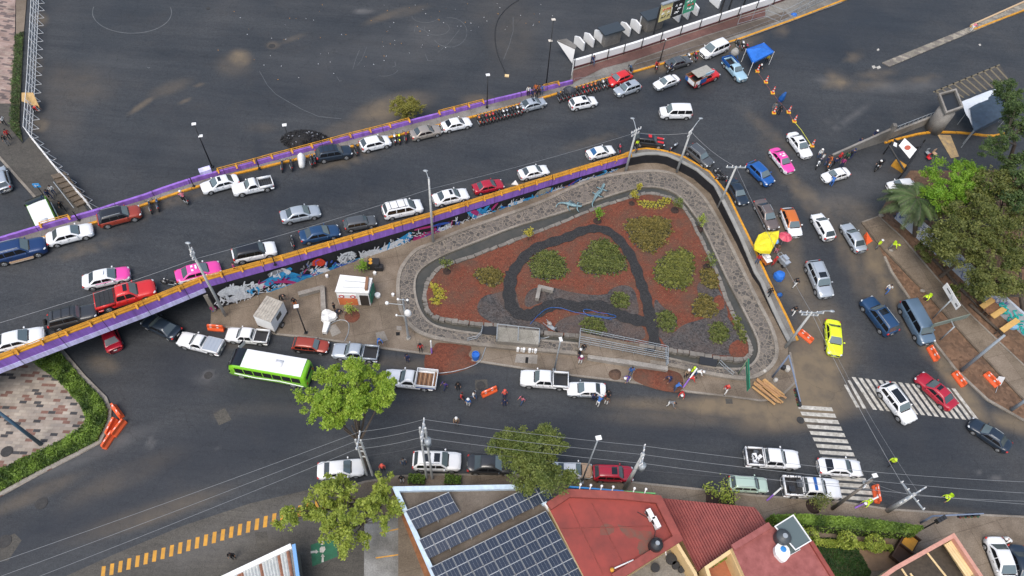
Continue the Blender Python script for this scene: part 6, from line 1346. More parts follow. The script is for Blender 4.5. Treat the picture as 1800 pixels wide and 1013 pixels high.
# --- garden bottom right
sheet('terrace_deck',[(1497,948),(1560,950),(1590,985),(1575,1000),(1530,1004)],mat('wood_deck',(.20,.13,.08),.7,var=.2,scale=1.2),'G',.16,skirt=.1)
sheet('lawn',[(1422,944),(1497,948),(1532,1006),(1500,1060),(1480,1060)],M_GRASS,'G',.15)
cover('lawn_grass',[(1422,944),(1497,948),(1532,1006),(1500,1060),(1480,1060)],LF_LAWN,7000,.1,.13,z0=.16,seed=73,label='dark green lawn behind the pink-roofed house')
def hedge(label,px,h,m,n,ls,seed,body):
    pl=w2(px,0.1); t=thing('hedge',label,'hedge',P(sum(a for a,b in px)/len(px),sum(b for a,b in px)/len(px),.1)); mb=MB(); mb.prism([(v.x,v.y) for v in pl],.1,h-.12,body); mb.build('hedge_body',t)
    xy=np.array([[v.x,v.y] for v in pl]); L=LB(seed); r=L.r; mn=xy.min(0)-.1; mx=xy.max(0)+.1; c=r.rand(n*5,2)*(mx-mn)+mn; c=c[inside(c[:,0],c[:,1],xy)][:n]; nz=np.array([noise.noise(Vector((a*.7,b*.7,seed))) for a,b in c]); o=np.array(t.location)
    top=np.stack([c[:,0],c[:,1],h+.15*nz+r.uniform(-.12,.06,len(c))],1)
    k=len(xy); ii=r.randint(0,k,n//2); u=r.rand(n//2)[:,None]; s_=xy[ii]*(1-u)+xy[(ii+1)%k]*u+r.normal(size=(n//2,2))*.06; sd_=np.stack([s_[:,0],s_[:,1],r.uniform(.15,h,n//2)],1)
    a_=np.concatenate([top,sd_])-o; L.add(a_,r.uniform(ls*.5,ls,len(a_)),np.concatenate([np.clip(.5+nz+r.uniform(-.25,.25,len(c)),0,1),r.rand(n//2)])); q=bpy.data.objects.new('foliage',L.mesh('foliage',m)); COL.objects.link(q); q.parent=t
HB=mat('hedge_inner',(.02,.03,.008),.95)
hedge('long clipped green hedge along the bottom pavement',[(1345,917),(1400,916),(1500,922),(1603,936),(1590,948),(1500,942),(1400,932),(1352,928)],2.2,LF_HED,7000,.15,81,HB)
hedge('low yellow-green clipped row beside the lawn',[(1425,952),(1480,954),(1560,962),(1562,970),(1480,964),(1430,960)],.9,LF_YG,2600,.11,82,HB)
for i,(x,y) in enumerate([(1478,957),(1526,962),(1414,951)]):
    c=G(x,y,.15); t=thing('clipped_bush',['round clipped bush, middle of three beside the lawn','round clipped bush, rightmost of three beside the lawn','round clipped bush, leftmost of three, touching the canopy'][i],'bush',c,0,'round clipped bushes'); mb=MB(); mb.tube((0,0,0),(0,0,.9),.05,BARK); mb.build('trunk',t,local=True); L=LB(90+i); n=700; d=L.r.normal(size=(n,3)); d/=np.linalg.norm(d,axis=1)[:,None]; L.add(d*.85*L.r.uniform(.85,1.05,(n,1))+np.array([0,0,1.35]),L.r.uniform(.06,.13,n),L.r.rand(n)); q=bpy.data.objects.new('crown',L.mesh('crown',LF_YG)); COL.objects.link(q); q.parent=t
t=thing('garden_lounger','dark wooden garden lounger with a yellow cushion on the terrace','lounger',G(1586,967,.16),.9); mb=MB(); mb.box((0,0,.35),(3.4,1.5,.12),mat('dark_wood',(.05,.025,.015),.7)); mb.box((0,.7,.6),(3.4,.12,.6),MATS['dark_wood']); [mb.box((x,0,.6),(.12,1.5,.5),MATS['dark_wood']) for x in (-1.65,0,1.65)]; mb.build('frame',t,local=True); mb=MB(); mb.box((.85,-.05,.5),(1.3,1.1,.18),M_YEL); mb.build('cushion',t,local=True)
# --- shed roof bottom left
B7=thing('shed','shed with a rusty ribbed roof and a thick white edge at the bottom','shed',P(460,1010,0)); p=block(B7,'wall',[(360,1035),(516,962),(528,1050),(370,1100)],2.95,0,M_GREYW)
corrug(B7,'ribbed_roof',[(372,1032),(508,966),(520,1040),(390,1100)],3.05,mat('zinc',(.40,.42,.41),.5,var=.15),.26,.06,mat('rust',(.22,.10,.06),.8,var=.3))
p=w2([(355,1036),(513,961)],3.0); edge(B7,'white_edge',p,.45,.35,M_WHITE,2.95,False); p=w2([(517,958),(529,1050)],3.0); edge(B7,'blue_edge',p,.3,.3,mat('light_blue_edge',(.15,.33,.62),.5),2.95,False)
# --- upper entrance wall and gates
TW=thing('entrance_wall','long white entrance wall with dark red base beside the plaza','wall',PU(1150,70,0))
wl=[PU(a,b,0) for a,b in [(1008,122),(1060,107),(1110,92),(1170,72),(1230,52),(1290,32),(1345,14),(1400,-6)]]
mb=MB(); o_=offs([Vector((v.x,v.y,0)) for v in wl],.35); mb.loft([[(a.x,a.y,-.2),(a.x,a.y,uz(a)+1.5),(b.x,b.y,uz(b)+1.5),(b.x,b.y,-.2)] for a,b in zip(wl,o_)],M_WHITE); mb.build('white_panel',TW)
mb=MB(); o1=offs([Vector((v.x,v.y,0)) for v in wl],-.06); mb.loft([[(a.x,a.y,uz(a)-.02),(a.x,a.y,uz(a)+.45),(b.x,b.y,uz(b)+.45),(b.x,b.y,uz(b)-.02)] for a,b in zip(o1,offs([Vector((v.x,v.y,0)) for v in wl],-.01))],mat('wine_base',(.10,.03,.03),.7)); mb.build('red_base',TW)
for k,f in enumerate(np.linspace(0,6.8,13)):
    i=int(f); a=wl[i].lerp(wl[i+1],f-i); mb=MB(); mb.box((a.x+.02,a.y-.09,uz(a)+1.0),(.09,.1,2.0),M_DARK,ROAD_ANG); mb.build('wall_post',TW)
sheet('entrance_pavement',[(1000,152),(1008,118),(1170,68),(1290,28),(1345,10),(1420,-20),(1500,-40),(1480,5),(1303,70),(1106,129),(1060,141)],M_GREY,'U',.12)
sheet('red_walkway',[(1006,146),(1008,124),(1170,73),(1290,33),(1345,16),(1345,30),(1240,62),(1120,104),(1060,120)],concrete('red_floor',(.10,.045,.038),(.16,.08,.066),.6),'U',.165)
sheet('brown_walkway',[(1100,128),(1120,106),(1240,64),(1345,32),(1380,20),(1390,30),(1300,60),(1200,96)],concrete('brown_floor',(.09,.07,.055),(.15,.12,.095),.6,4),'U',.17)
LW=thing('low_rail','low white pipe railing along the inner edge of the north pavement','railing',PU(1180,100,.15)); 
pl_=[PU(a,b,.15) for a,b in [(1010,141),(1080,133),(1110,118),(1200,92),(1300,60),(1400,20),(1460,-5)]]; mb=MB(); mb.path([p+Vector((0,0,.3)) for p in pl_],.02,C_GY)
for p in dens(flat(pl_),5): mb.tube((p.x,p.y,uz(p)+.1),(p.x,p.y,uz(p)+.46),.02,M_STEEL)
mb.build('rail',LW)
# gable sign at the left end, white triangular fins along the wall
GB_=thing('entrance_lodge','white-faced entrance lodge with a grey roof at the left end of the entrance wall','lodge',PU(1000,105,0)); a=PU(1009,128,0); b=P(978,80,.1); c=P(1008,95,2.6)
q=w2([(979,71),(996,68),(1014,80),(1011,86)],2.5); mb=MB(); mb.prism([(v.x,v.y) for v in q],2.38,2.5,M_GREYW); mb.build('roof_slab',GB_)
c=P(1006,112,.1); g=P(990,100,.05); mb=MB(); mb.add([q[0]-Vector((0,0,.13)),q[3]-Vector((0,0,.13)),c,c+Vector((-.15,.25,0)),q[0]+Vector((.2,.3,-.13))],[(0,2,1),(0,3,2),(0,4,3),(1,2,3,4)],M_WHITE); mb.build('side_wall',GB_)
for k,(x,y) in enumerate([(1019,74),(1036,68),(1054,63),(1100,49),(1118,44),(1135,39),(1188,24),(1204,19),(1220,13),(1258,0)]):
    c=P(x,y,1.0); a=P(x+12,y+10.5,1.0); f=thing('gate_fin',f'white wedge-shaped turnstile fin, {names[k]} from the left along the entrance wall','turnstile',(c.x,c.y,0),math.atan2(a.y-c.y,a.x-c.x),'white turnstile fins along the entrance wall'); mb=MB()
    mb.add([(-1.15,-.12,.1),(1.1,-.12,.1),(1.1,-.12,1.5),(-.2,-.12,1.75),(-1.15,-.12,1.35),(-1.15,.12,.1),(1.1,.12,.1),(1.1,.12,1.5),(-.2,.12,1.75),(-1.15,.12,1.35)],[(0,1,2,3,4),(9,8,7,6,5),(0,4,9,5),(4,3,8,9),(3,2,7,8),(2,1,6,7),(1,0,5,6)],M_WHITE); mb.build('fin',f,local=True)
    mb=MB(); mb.box((.4,.5,.8),(.9,.5,.05),M_DARK); [mb.tube((x_,.5,0),(x_,.5,1.1),.04,M_DARK) for x_ in (0,.4,.8)]; mb.path([(0,.25,1.0),(.9,.25,1.0),(.9,.75,1.0),(0,.75,1.0)],.03,M_DARK); mb.build('turnstile',f,local=True)
for k,(x,y,s_) in enumerate([(1075,50,1.5),(1150,24,1.6)]):
    c=P(x,y,2.4); f=thing('ticket_booth',['dark-roofed ticket booth between the first white fins','dark-roofed booth beside the billboard'][k],'booth',(c.x,c.y,0),ROAD_ANG,'dark ticket booths'); mb=MB(); mb.box((0,0,1.1),(1.9*s_,1.1*s_,2.2),M_GREYW); mb.build('cabin',f,local=True); mb=MB(); mb.box((0,0,2.3),(2.4*s_,1.4*s_,.2),mat('booth_roof',(.035,.045,.055),.5)); mb.build('roof',f,local=True)
# billboard on dark columns
BBp=PU(1146,72,0); BBh=4.6
BT=thing('billboard','billboard with yellow, black and green advertising panels on dark columns','billboard',BBp)
pa=P(1158,42,4.2); pb_=P(1245,5,4.2)
for x,y,tx,ty in ((1146,72,1157,12),(1261,38,1272,-20),(1304,18,1312,-20),(1278,26,1284,-20)):
    b0,hh=height_to(x,y,tx,ty,'U'); mb=MB(); mb.tube(b0,b0+Vector((0,0,min(hh,7))),.14,M_DARK); mb.build('column',BT)
cols=[(mat('poster_yellow',(.62,.52,.22),.5,col2=(.5,.42,.2),scale=2)),mat('poster_black',(.015,.015,.015),.5),mat('poster_green',(.05,.28,.16),.5)]
lb=[P(1158,34,3.6),P(1180,26,3.6),P(1201,19,3.6),P(1222,12,3.6)]
for i in range(3):
    a,b=lb[i],lb[i+1]; mb=MB(); h0,h1=3.0,5.6; mb.add([(a.x,a.y,h0),(b.x-.1,b.y,h0),(b.x-.1,b.y+.35,h1),(a.x,a.y+.35,h1),(a.x,a.y+.12,h0),(b.x-.1,b.y+.12,h0),(b.x-.1,b.y+.5,h1),(a.x,a.y+.5,h1)],[(0,1,2,3),(4,7,6,5),(0,4,5,1),(1,5,6,2),(2,6,7,3),(3,7,4,0)],cols[i])
    mk=[C_WH,C_WH,C_WH][i]; n=[5,4,4][i]
    br=random.Random(40+i)
    for k in range(9):
        u0=br.uniform(.15,.7); v0=.2+.65*(k//3)/3; w3=lambda u,v:Vector((lerp(a.x,b.x,u),lerp(a.y,b.y,u)-.03+v*.35,lerp(h0,h1,v))); mb.path([w3(u0,v0),w3(u0+.08,v0+.1),w3(u0+.16,v0+br.uniform(-.05,.12))],.05,[(M_DARK,C_WH,PT['red']),(C_WH,C_WH,C_WH),(C_WH,PT['red'],C_WH)][i][k//3],n=4)
    mb.build('poster',BT)
mb=MB(); a,b=lb[0],lb[3]; mb.box(((a.x+b.x)/2,(a.y+b.y)/2+.5,5.75),((b-a).length,.5,.2),M_STEEL,math.atan2((b-a).y,(b-a).x)); mb.build('top_cap',BT)
BR_=thing('mesh_fence','tall thin mesh fence with steel posts at the top of the picture','fence',PU(1320,40,.1)); mb=MB()
fp=[PU(a,b,.15) for a,b in [(1296,44),(1345,30),(1370,40),(1400,25),(1450,0),(1500,-20)]]
for p in dens(flat(fp),2.2): mb.tube((p.x,p.y,uz(p)),(p.x,p.y,uz(p)+2.4),.04,M_STEEL)
for h_ in (.3,1.3,2.35): mb.path([(p.x,p.y,uz(p)+h_) for p in fp],.03,M_STEEL)
mb.build('frame',BR_)
# ================================================================ MARKINGS
def flatq(name,qs,m,lv='G',dz=.008,kind='structure'):
    mb=MB()
    for q in qs: 
        p=[surf(lv)(a,b,dz) for a,b in q]; mb.add(p,[tuple(range(len(p)))],m)
    me=mb.mesh(name); bm=bmesh.new(); bm.from_mesh(me); bmesh.ops.recalc_face_normals(bm,faces=bm.faces[:])
    for f in bm.faces:
        if f.normal.z<0: f.normal_flip()
    bm.to_mesh(me); bm.free(); o=bpy.data.objects.new(name,me); COL.objects.link(o); tag(o,kind=kind); return o
k_=3.895
for i in range(16):
    tx,ty=378+45.5*i,712+5.2*i; bx,by=525+47*i,935+5.2*i; c=lambda x,y:(1400+x/k_,480+y/k_)
    flatq('zebra_stripe',[[c(tx,ty),c(tx+27,ty+3),c(bx+27,by+3),c(bx,by)]],M_WH,'G',.010)
for tx,ty,bx,by in ((325,765,410,921),(350,735,455,928)): flatq('zebra_stripe',[[c(tx,ty),c(tx+18,ty),c(bx+24,by),c(bx,by)]],M_WH,'G',.009)
k2=3.71; d=lambda x,y:(1400+x/k2,740+y/k2)
for i in range(-3,12):
    x0,y0=65+20*i,24+42*i; x1,y1=290+20*i,38+42*i; flatq('zebra_stripe',[[d(x0,y0),d(x1,y1),d(x1+11,y1+26),d(x0+11,y0+24)]],M_WH,'G',.010)
for i in range(27):
    x=4+i*15+173; y=1004-i*4.65; 
    flatq('yellow_dash',[[(x,y+13-1),(x+7,y+11),(x+9,y-9),(x+2.2,y-8)]],M_YEL,'G',.012)
for i in range(0): flatq('yellow_dash',[[(x,y+12),(x+7,y+11),(x+8,y-7),(x+1,y-6)]],M_YEL,'G',.012)
M_GRN=mat('green_marking',(.012,.10,.05),.7,var=.3,scale=1.5)
flatq('green_square',[[(546,958),(590,944),(594,978),(549,996)]],M_GRN,'G',.012)
flatq('white_arrow',[[(546,969),(555,968),(555,966),(560,970),(555,974),(555,972),(546,973)],[(565,989),(566,979),(564,979),(567,973),(571,979),(569,979),(569,988)],[(562,964),(565,961),(571,961),(572,966),(568,972),(562,971)],[(564,958),(563,952),(566,948),(569,952),(568,958)]],M_WH,'G',.018)
flatq('orange_line',[[(660,980),(716,972),(717,974),(661,982)],[(668,936),(700,929),(700,931),(668,938)]],M_YEL,'G',.016)
flatq('white_arc_line',[[(P_[0],P_[1]),(P_[2],P_[3]),(P_[4],P_[5]),(P_[6],P_[7])] for P_ in [ (lambda a,b:(232+70*math.cos(a),22+37*math.sin(a),232+70*math.cos(b),22+37*math.sin(b),232+69*math.cos(b),22+36.2*math.sin(b),232+69*math.cos(a),22+36.2*math.sin(a)))(math.pi*i/30-.25,math.pi*(i+1)/30-.25) for i in range(35)]],mat('chalk_white',(.115,.125,.13),.8,var=.35,scale=1.5),'G',.009)
CH=MATS['chalk_white']
def chalk(pts,w=.6):
    q=[]
    for a,b in zip(pts,pts[1:]):
        dx,dy=b[0]-a[0],b[1]-a[1]; l=math.hypot(dx,dy); n=(-dy/l*w/2,dx/l*w/2); q.append([(a[0]+n[0],a[1]+n[1]),(b[0]+n[0],b[1]+n[1]),(b[0]-n[0],b[1]-n[1]),(a[0]-n[0],a[1]-n[1])])
    flatq('chalk_line',q,CH,'G',.009)
def arc(cx,cy,rx,ry,a0,a1,n=16): return [(cx+rx*math.cos(R(a0+(a1-a0)*i/n)),cy+ry*math.sin(R(a0+(a1-a0)*i/n))) for i in range(n+1)]
chalk(arc(790,57,31,26,-100,150),.45); chalk(arc(768,50,22,12,-40,200),.45); chalk(arc(748,28,24,12,0,180),.4); chalk([(808,52),(790,75),(770,92)],.45); chalk([(902,30),(902,55),(895,80),(885,105)],.6); chalk([(750,56),(730,46),(728,58)],.4)
chalk([(456,125),(470,150),(485,166),(505,178),(530,192),(560,205),(600,209)],.6); chalk([(632,88),(626,102),(620,122)],.45); chalk([(645,82),(636,105),(628,115)],.4); chalk(arc(675,118,26,16,20,110),.45); chalk([(748,96),(752,107),(760,107)],.5); chalk([(690,118),(696,116),(694,108)],.6); chalk([(258,118),(262,120),(263,118)],.7); chalk([(592,135),(597,143),(600,142)],.6)
mb=MB(); mr2=random.Random(8)
for i in range(150):
    x=mr2.choice([mr2.uniform(380,1000),mr2.uniform(640,1000)]); y=mr2.uniform(5,150)
    if y>240-.25*x+40: continue
    p=G(x,y,.012); s_=mr2.uniform(.025,.07); a_=mr2.random()*3; mb.box((p.x,p.y,.03),(s_*2,s_,.04),C_WH if mr2.random()<.6 else M_OR,a_)
mb.build('litter',kind='stuff',label='scattered bits of white litter on the dark plaza',cat='litter')
chalk_=0
flatq('white_squares',[[(1532,116),(1537,115),(1540,119),(1535,121)],[(1540,118),(1546,115.5),(1549,119.5),(1543,122)],[(1541,88),(1544,85),(1546,88),(1543,90)],[(1720,78),(1723,77),(1725,80),(1722,81)]],M_WH,'U',.012)
# median
sheet('median',[(1551,110),(1708,46),(1800,5),(1900,-40),(1900,-25),(1800,19),(1716,53),(1564,117)],bricks('median_stone',R(18),[(.22,.2,.16),(.28,.25,.2),(.17,.15,.13)],(.12,.11,.09),1.2,1,.6),'U',.13,skirt=.12)
ribbon('median_kerb',[(1705,48),(1712,53),(1800,19),(1900,-25)],.28,.2,M_OR,'U',0,kind='structure'); ribbon('median_kerb',[(1706,46),(1800,4),(1900,-40)],.28,.2,mat('peach_kerb',(.48,.34,.2),.6),'U',0,kind='structure')
sheet('hatched_area',[(1640,161),(1757,113),(1775,142),(1662,180)],asphalt('asphalt_hatch',(.05,.05,.05),(.075,.072,.068),.7),'U',.012)
qs=[]
for i in range(11):
    f=(i+.2)/11; a=(1640+117*f,161-48*f); b=(1662+113*f+8,180-38*f); w=.022; a2=(a[0]+117*w,a[1]-48*w); b2=(b[0]+113*w,b[1]-38*w)
    qs.append([a,a2,b2,b])
qs.append([(1640,161),(1757,113),(1758,115),(1641,163)]); flatq('hatch_line',qs,mat('faded_yellow',(.15,.125,.08),.8,var=.2),'U',.02)
ribbon('gate_kerb',[(1555,252),(1587,243),(1621,235),(1651,233),(1700,235),(1741,241),(1765,236)],.3,.2,M_OR,'U',0,smooth=1,kind='structure')
sheet('yellow_hump',[(1648,237),(1671,238),(1686,275),(1672,278)],mat('hump_paint',(.50,.34,.14),.7,col2=(.22,.17,.12),scale=1.5),'U',.05,skirt=.05)
def disc(name,px,py,r,m,lv='G',dz=.014,h=.03):
    p=surf(lv)(px,py,dz); mb=MB(); mb.tube(p,p+Vector((0,0,h)),r,m,n=20); return mb.build(name,kind='structure')
M_IRON=mat('cast_iron',(.028,.027,.026),.7,var=.4,scale=5)
for a in [(73,885,.55,0),(8,952,.6,0),(366,660,.42,0),(845,678,.5,0),(1407,739,.4,0),(12,794,.55,.13),(1532,345,.3,0),(366,15,.3,0)]: disc('manhole_cover',a[0],a[1],a[2],M_IRON,dz=a[3]+.014)
disc('pothole_fill',478,81,.5,M_IRON,h=.004)
flatq('asphalt_patch',[[(0,947),(26,938),(38,950),(15,985),(0,988)],[(375,728),(395,717),(407,738),(385,748)],[(835,668),(856,667),(858,682),(836,686)],[(448,936),(469,934),(473,962),(452,966)],[(1275,701),(1287,701),(1288,710),(1276,710)]],M_OLD,'G',.006)
for q in ([(567,580),(573,579),(574,588),(568,589)],[(696,584),(703,584),(703,590),(696,590)],[(924,628),(929,628),(928,639),(923,638)]):
    flatq('open_drain',[q],mat('hole_black',(.004,.004,.004),.9),'G',.128)
flatq('drain_slab',[[(908,622),(945,624),(944,640),(905,637)],[(697,573),(706,574),(706,581),(697,580)],[(660,585),(675,582),(682,598),(664,604)],[(576,574),(590,570),(600,585),(584,592)]],M_CONC,'G',.1245)
# burnt heap on the plaza
HP=[(505,262),(500,250),(512,238),(535,232),(560,235),(578,246),(572,256),(540,266)]
heap('charcoal_heap',HP,mat('charcoal',(.010,.010,.011),.8,var=.5,scale=3),1.3,.01,'black heap of burnt debris behind the purple parapet','debris heap')
pl=[G(a,b,0) for a,b in HP]; cx_=sum(p.x for p in pl)/8; cy_=sum(p.y for p in pl)/8; mb=MB(); hr=random.Random(9)
for i in range(700):
    a=hr.random()*6.28; q=math.sqrt(hr.random()); e=min(7,int((a/6.28)*8)); x=cx_+math.cos(a)*q*3.3; y=cy_+math.sin(a)*q*1.8; z=1.25*(1-q**2)+.05; s_=hr.uniform(.08,.3)
    mb.box((x,y,z),(s_,s_*.5,s_*.5),mat('charcoal',(.01,.01,.011)) if hr.random()<.975 else C_GY,rot=Matrix.Rotation(hr.random()*3,3,'Z')@Matrix.Rotation(hr.random()*3,3,'X'))
mb.build('charcoal_chunks',kind='stuff',label='angular black chunks lying on the burnt heap',cat='debris')
# cable on the plaza
mb=MB(); pts=[G(a,b,.04) for a,b in [(912,0),(893,12),(877,30),(870,50),(870,72),(874,95),(883,115),(889,130)]]; pts=[Vector(q) for q in smooth_poly([tuple(p) for p in pts],2,False)]; mb.path(pts,.06,M_DARK); p=G(891,134,0); mb.box((p.x,p.y,.06),(.6,.5,.12),M_CREAM); tag(mb.build('cable',label='thick black cable curving over the plaza to a small pale pad',cat='cable'))
# ================================================================ POLES AND WIRES
PG='concrete utility poles'
def pole(label,b,t,lv='G',r=.17,arms=(),lamp=None,m=None,name='utility_pole',cat='pole',group=PG,twin=0,insul=1,trafo=0,z0=0):
    s,h=height_to(b[0],b[1],t[0],t[1],lv); t_=thing(name,label,cat,s,0,group); m=m or M_POLE; mb=MB()
    if twin: [mb.tube((x,0,0),(x*.8,0,h),r*.7,m,r*.55,n=10) for x in (-.28,.28)]; [mb.box((0,0,h*f),(.7,.1,.1),m) for f in (.55,.7,.82,.93)]
    else: mb.tube((0,0,0),(0,0,h),r,m,r*.62,n=12)
    mb.build('shaft',t_,True,local=True) if not twin else mb.build('shaft',t_,local=True)
    for (zo,ang,ln) in arms:
        mb=MB(); c=Vector((math.cos(ang),math.sin(ang),0)); z=h-zo; mb.box((0,0,z),(ln,.13,.13),M_STEEL,ang)
        mb.build('crossarm',t_,local=True)
        if insul:
            for k in (-.46,-.2,.2,.46):
                mb=MB(); q=c*ln*k; mb.tube(q+Vector((0,0,z)),q+Vector((0,0,z+.32)),.075,M_WHITE,.05,n=8); mb.build('insulator',t_,local=True)
    if trafo:
        mb=MB(); mb.tube((.35,-.2,h-3.0),(.35,-.2,h-2.0),.3,M_STEEL,n=12); mb.build('transformer',t_,True,local=True)
    if lamp:
        hd=P(lamp[0],lamp[1],s.z+h+.5)-s; mb=MB(); mb.path([(0,0,h-.2),(hd.x*.6,hd.y*.6,h+.4),(hd.x,hd.y,h+.5)],.05,M_STEEL); mb.build('lamp_arm',t_,local=True); mb=MB(); mb.ball((hd.x,hd.y,h+.47),1,M_STEEL,8,5,(.3,.16,.09)); mb.build('lamp_head',t_,True,local=True)
    return s,h
pA=pole('tall pale pole leaning over the pink taxi at the left end of the mural',(397,556),(335,437),lamp=(330,427),arms=((.6,ROAD_ANG+1.2,.9),(1.2,ROAD_ANG+1.2,.9)))
pB_=pole('tall pale pole in front of the mural and the white sedan with a sunroof',(761.6,428.7),(751,315),lamp=(748,300),arms=((.5,ROAD_ANG+1.2,.9),(1.1,ROAD_ANG+1.2,.9)))
pC=pole('pale pole with insulators at the top left of the curve',(1099,304),(1118,227),lamp=(1112,208),arms=((.3,.7,1.6),(.9,.7,1.2)))
pD=pole('pale pole at the top of the curve beside the dark grey SUV',(1189,304),(1216,230),lamp=(1232,208),arms=((.2,.9,.8),(.8,.9,.8)))
pE=pole('pale pole with a single crossarm above the dark navy sedan',(1262,366),(1295,293),arms=((.2,.1,2.4),))
pF=pole('pale pole with crossarm at the lower right corner of the park',(1380,612),(1430,551),arms=((.15,.05,2.6),(.6,.05,1.8)),lamp=(1463,547),lv='G')
pG=pole('twin-shaft pole left of the bottom trees by the yellow-green crown',(650,835),(640,770),twin=1,arms=((.2,1.57,1.7),))
pH=pole('twin-shaft pole with transformer in front of the white two-sunroof SUV',(755,842),(753,751),twin=1,trafo=1,arms=((.2,1.57,1.8),(1.2,1.57,1.6)))
pI=pole('leaning grey pole by the crimson SUV and the blue edged roof',(1097.5,860),(1134,800),arms=((.2,1.4,1.9),(1.4,1.4,1.2)),trafo=1,r=.22)
pJ=pole('thick pale pole with an H-shaped double crossarm at the lower right',(1559,899),(1607,866),arms=((.1,.55,2.8),(.9,.55,2.8),(.5,2.1,3.0)),r=.24)
pK=pole('weathered grey-brown pole beside the orange barrier at the lower zebra',(1462,895),(1537,850),r=.18,m=mat('wood_pole',(.16,.14,.12),.85,var=.3,scale=3),arms=((1.2,.9,.9),))
pL=pole('long grey mast leaning over the footpath from the orange barrier',(1689,652),(1767,591),lv='U',r=.2,m=mat('grey_mast',(.25,.29,.33),.5),name='mast',group=None)
pM=pole('grey mast at the right edge below the footpath',(1777,721),(1822,694),lv='U',r=.2,m=MATS['grey_mast'],name='mast',group=None)
pN=pole('slate blue mast lying across the brick plaza view at the left edge',(73,782),(-5,722),r=.2,m=mat('blue_mast',(.05,.10,.15),.5),name='mast',group=None)
WIRE=mat('wire',(.22,.23,.24),.5,metal=.3); WD=mat('wire_dark',(.06,.06,.065),.6)
def wire(label,pts,sag=.35,r=.018,m=None,group='overhead wires'):
    mb=MB(); q=[]
    for a,b in zip(pts,pts[1:]):
        k=10; q+= [a.lerp(b,i/k)-Vector((0,0,sag*4*(i/k)*(1-i/k))) for i in range(k)]
    q.append(pts[-1]); mb.path(q,r,m or WIRE,n=4); return mb.build('overhead_wire',label=label,cat='wire',group=group)
def at(p,dz,dx=0,dy=0): return Vector((p[0].x+dx,p[0].y+dy,p[0].z+p[1]+dz))
wire('wire running along the raised road over the parked cars, upper one',[P(-60,585,pA[0].z+pA[1]-1.6),at(pA,-1.6),at(pB_,-1.6),at(pC,-.6),at(pD,-.4)],.3,.022)
wire('thin wire running along the raised road over the parked cars, lower one',[P(-60,560,pA[0].z+pA[1]-1.0),at(pA,-1.0),at(pB_,-1.0),at(pC,-.3),at(pD,-.2)],.5,.009,WD)
wire('wire from the top of the curve down to the lower right poles',[at(pD,-.1),at(pE,-.1),at(pF,-.1),at(pJ,-.1,-.6)],.45,.022)
wire('wire from the lower right corner pole across the upper zebra crossing',[at(pF,-.3,.6),at(pJ,-.1,.5)],.7,.012)
for i,(dy,dz,nm) in enumerate(((.8,-.1,'farthest'),(0,-.1,'middle'),(-.8,-.1,'nearest'))):
    wire(f'{nm} of the three thick wires strung along the bottom pavement',[P(-80,1015+i*28,9.5),at(pG,dz,0,dy),at(pH,dz,0,dy),at(pI,dz,0,dy),P(1560,832+i*16,10.5),P(1900,851+i*21,10.5)],.3,.018)
wire('low dark wire over the bottom parked cars',[at(pG,-3,0,-.3),at(pH,-3,0,-.3),at(pI,-3,0,-.3),at(pK,-1.4),at(pJ,-1.5)],.4,.014,WD)
wire('thin wire from the weathered pole to the H-shaped crossarm pole',[at(pK,-.4),at(pJ,-.4),P(1900,884,9)],.3,.016)
def lamp(label,b,t,lv='G',m=None,heads=((0,0),),hm=None,r=.06,group='thin street lamps',sz=(.5,.4)):
    s,h=height_to(b[0],b[1],t[0],t[1],lv); t_=thing('street_lamp',label,'street lamp',s,0,group); mb=MB(); mb.tube((0,0,0),(0,0,h),r*1.4,m or M_DARK,r,n=8); mb.build('post',t_,True,local=True); mb=MB(); mb.box((0,0,.1),(.35,.35,.2),m or M_DARK); mb.build('base',t_,local=True)
    for dz,dx in heads:
        mb=MB(); mb.box((dx,0,h+dz),(sz[0],sz[1],.08),hm or M_WHITE,.3); mb.build('lamp_head',t_,local=True)
    return s,h
lamp('dark lamp post with two pale panels on the plaza left of the burnt heap',(373,294),(341,218),heads=((0,0),(-1.9,.2)))
lamp('thin dark lamp post in front of the burnt heap',(515,273),(506,218),'U')
lamp('thin dark lamp post near the long motorcycle row',(856,191),(873,132),'U')
lamp('tall lamp post with two heads left of the entrance lodge',(960,150),(970,34),'U',heads=((0,0),(-3.2,-.1)),hm=mat('lamp_cream',(.6,.55,.48),.6))
lamp('lamp post on the bottom pavement right of the dark green tree',(1022,848),(1039,765),m=M_STEEL)
lamp('lamp post at the lower end of the lower zebra crossing',(1519,850),(1513,802),m=M_STEEL)
lamp('dark lamp post on the island pavement between the trailer and the kiosk',(538.4,586.5),(523,538))
lamp('steel lamp post on the pavement right of the concrete stage',(974,652),(983,596),m=M_STEEL,hm=M_WHITE,sz=(.3,.5))
lamp('slim lamp post on the top entrance pavement near the dark grey sedan',(1160,108),(1166,68),'U',sz=(.2,.2))
# ornamental lamp with white globes
s_,h_=height_to(718,596,710,526); t=thing('globe_lamp','grey lamp column with white globes and a white box left of the park ring','street lamp',s_); mb=MB(); mb.tube((0,0,0),(0,0,h_),.13,M_STEEL,.09,n=10); mb.tube((0,0,0),(0,0,.3),.32,M_CONC,.25,n=14); mb.build('column',t,local=True)
for dx,z_ in ((-1.7,h_-1.0),(.45,h_-.1),(-.5,h_-.1),(-.9,h_-3.2)): mb=MB(); mb.tube((0,0,z_),(dx,0,z_),.035,M_STEEL); mb.ball((dx,0,z_+.05),.2 if dx<-1 else .13,M_WHITE,10,7); mb.build('globe',t,local=True)
mb=MB(); mb.ball((.35,-.1,h_-2.4),1,M_WHITE,10,6,(.38,.3,.6)); mb.build('box',t,True,local=True)
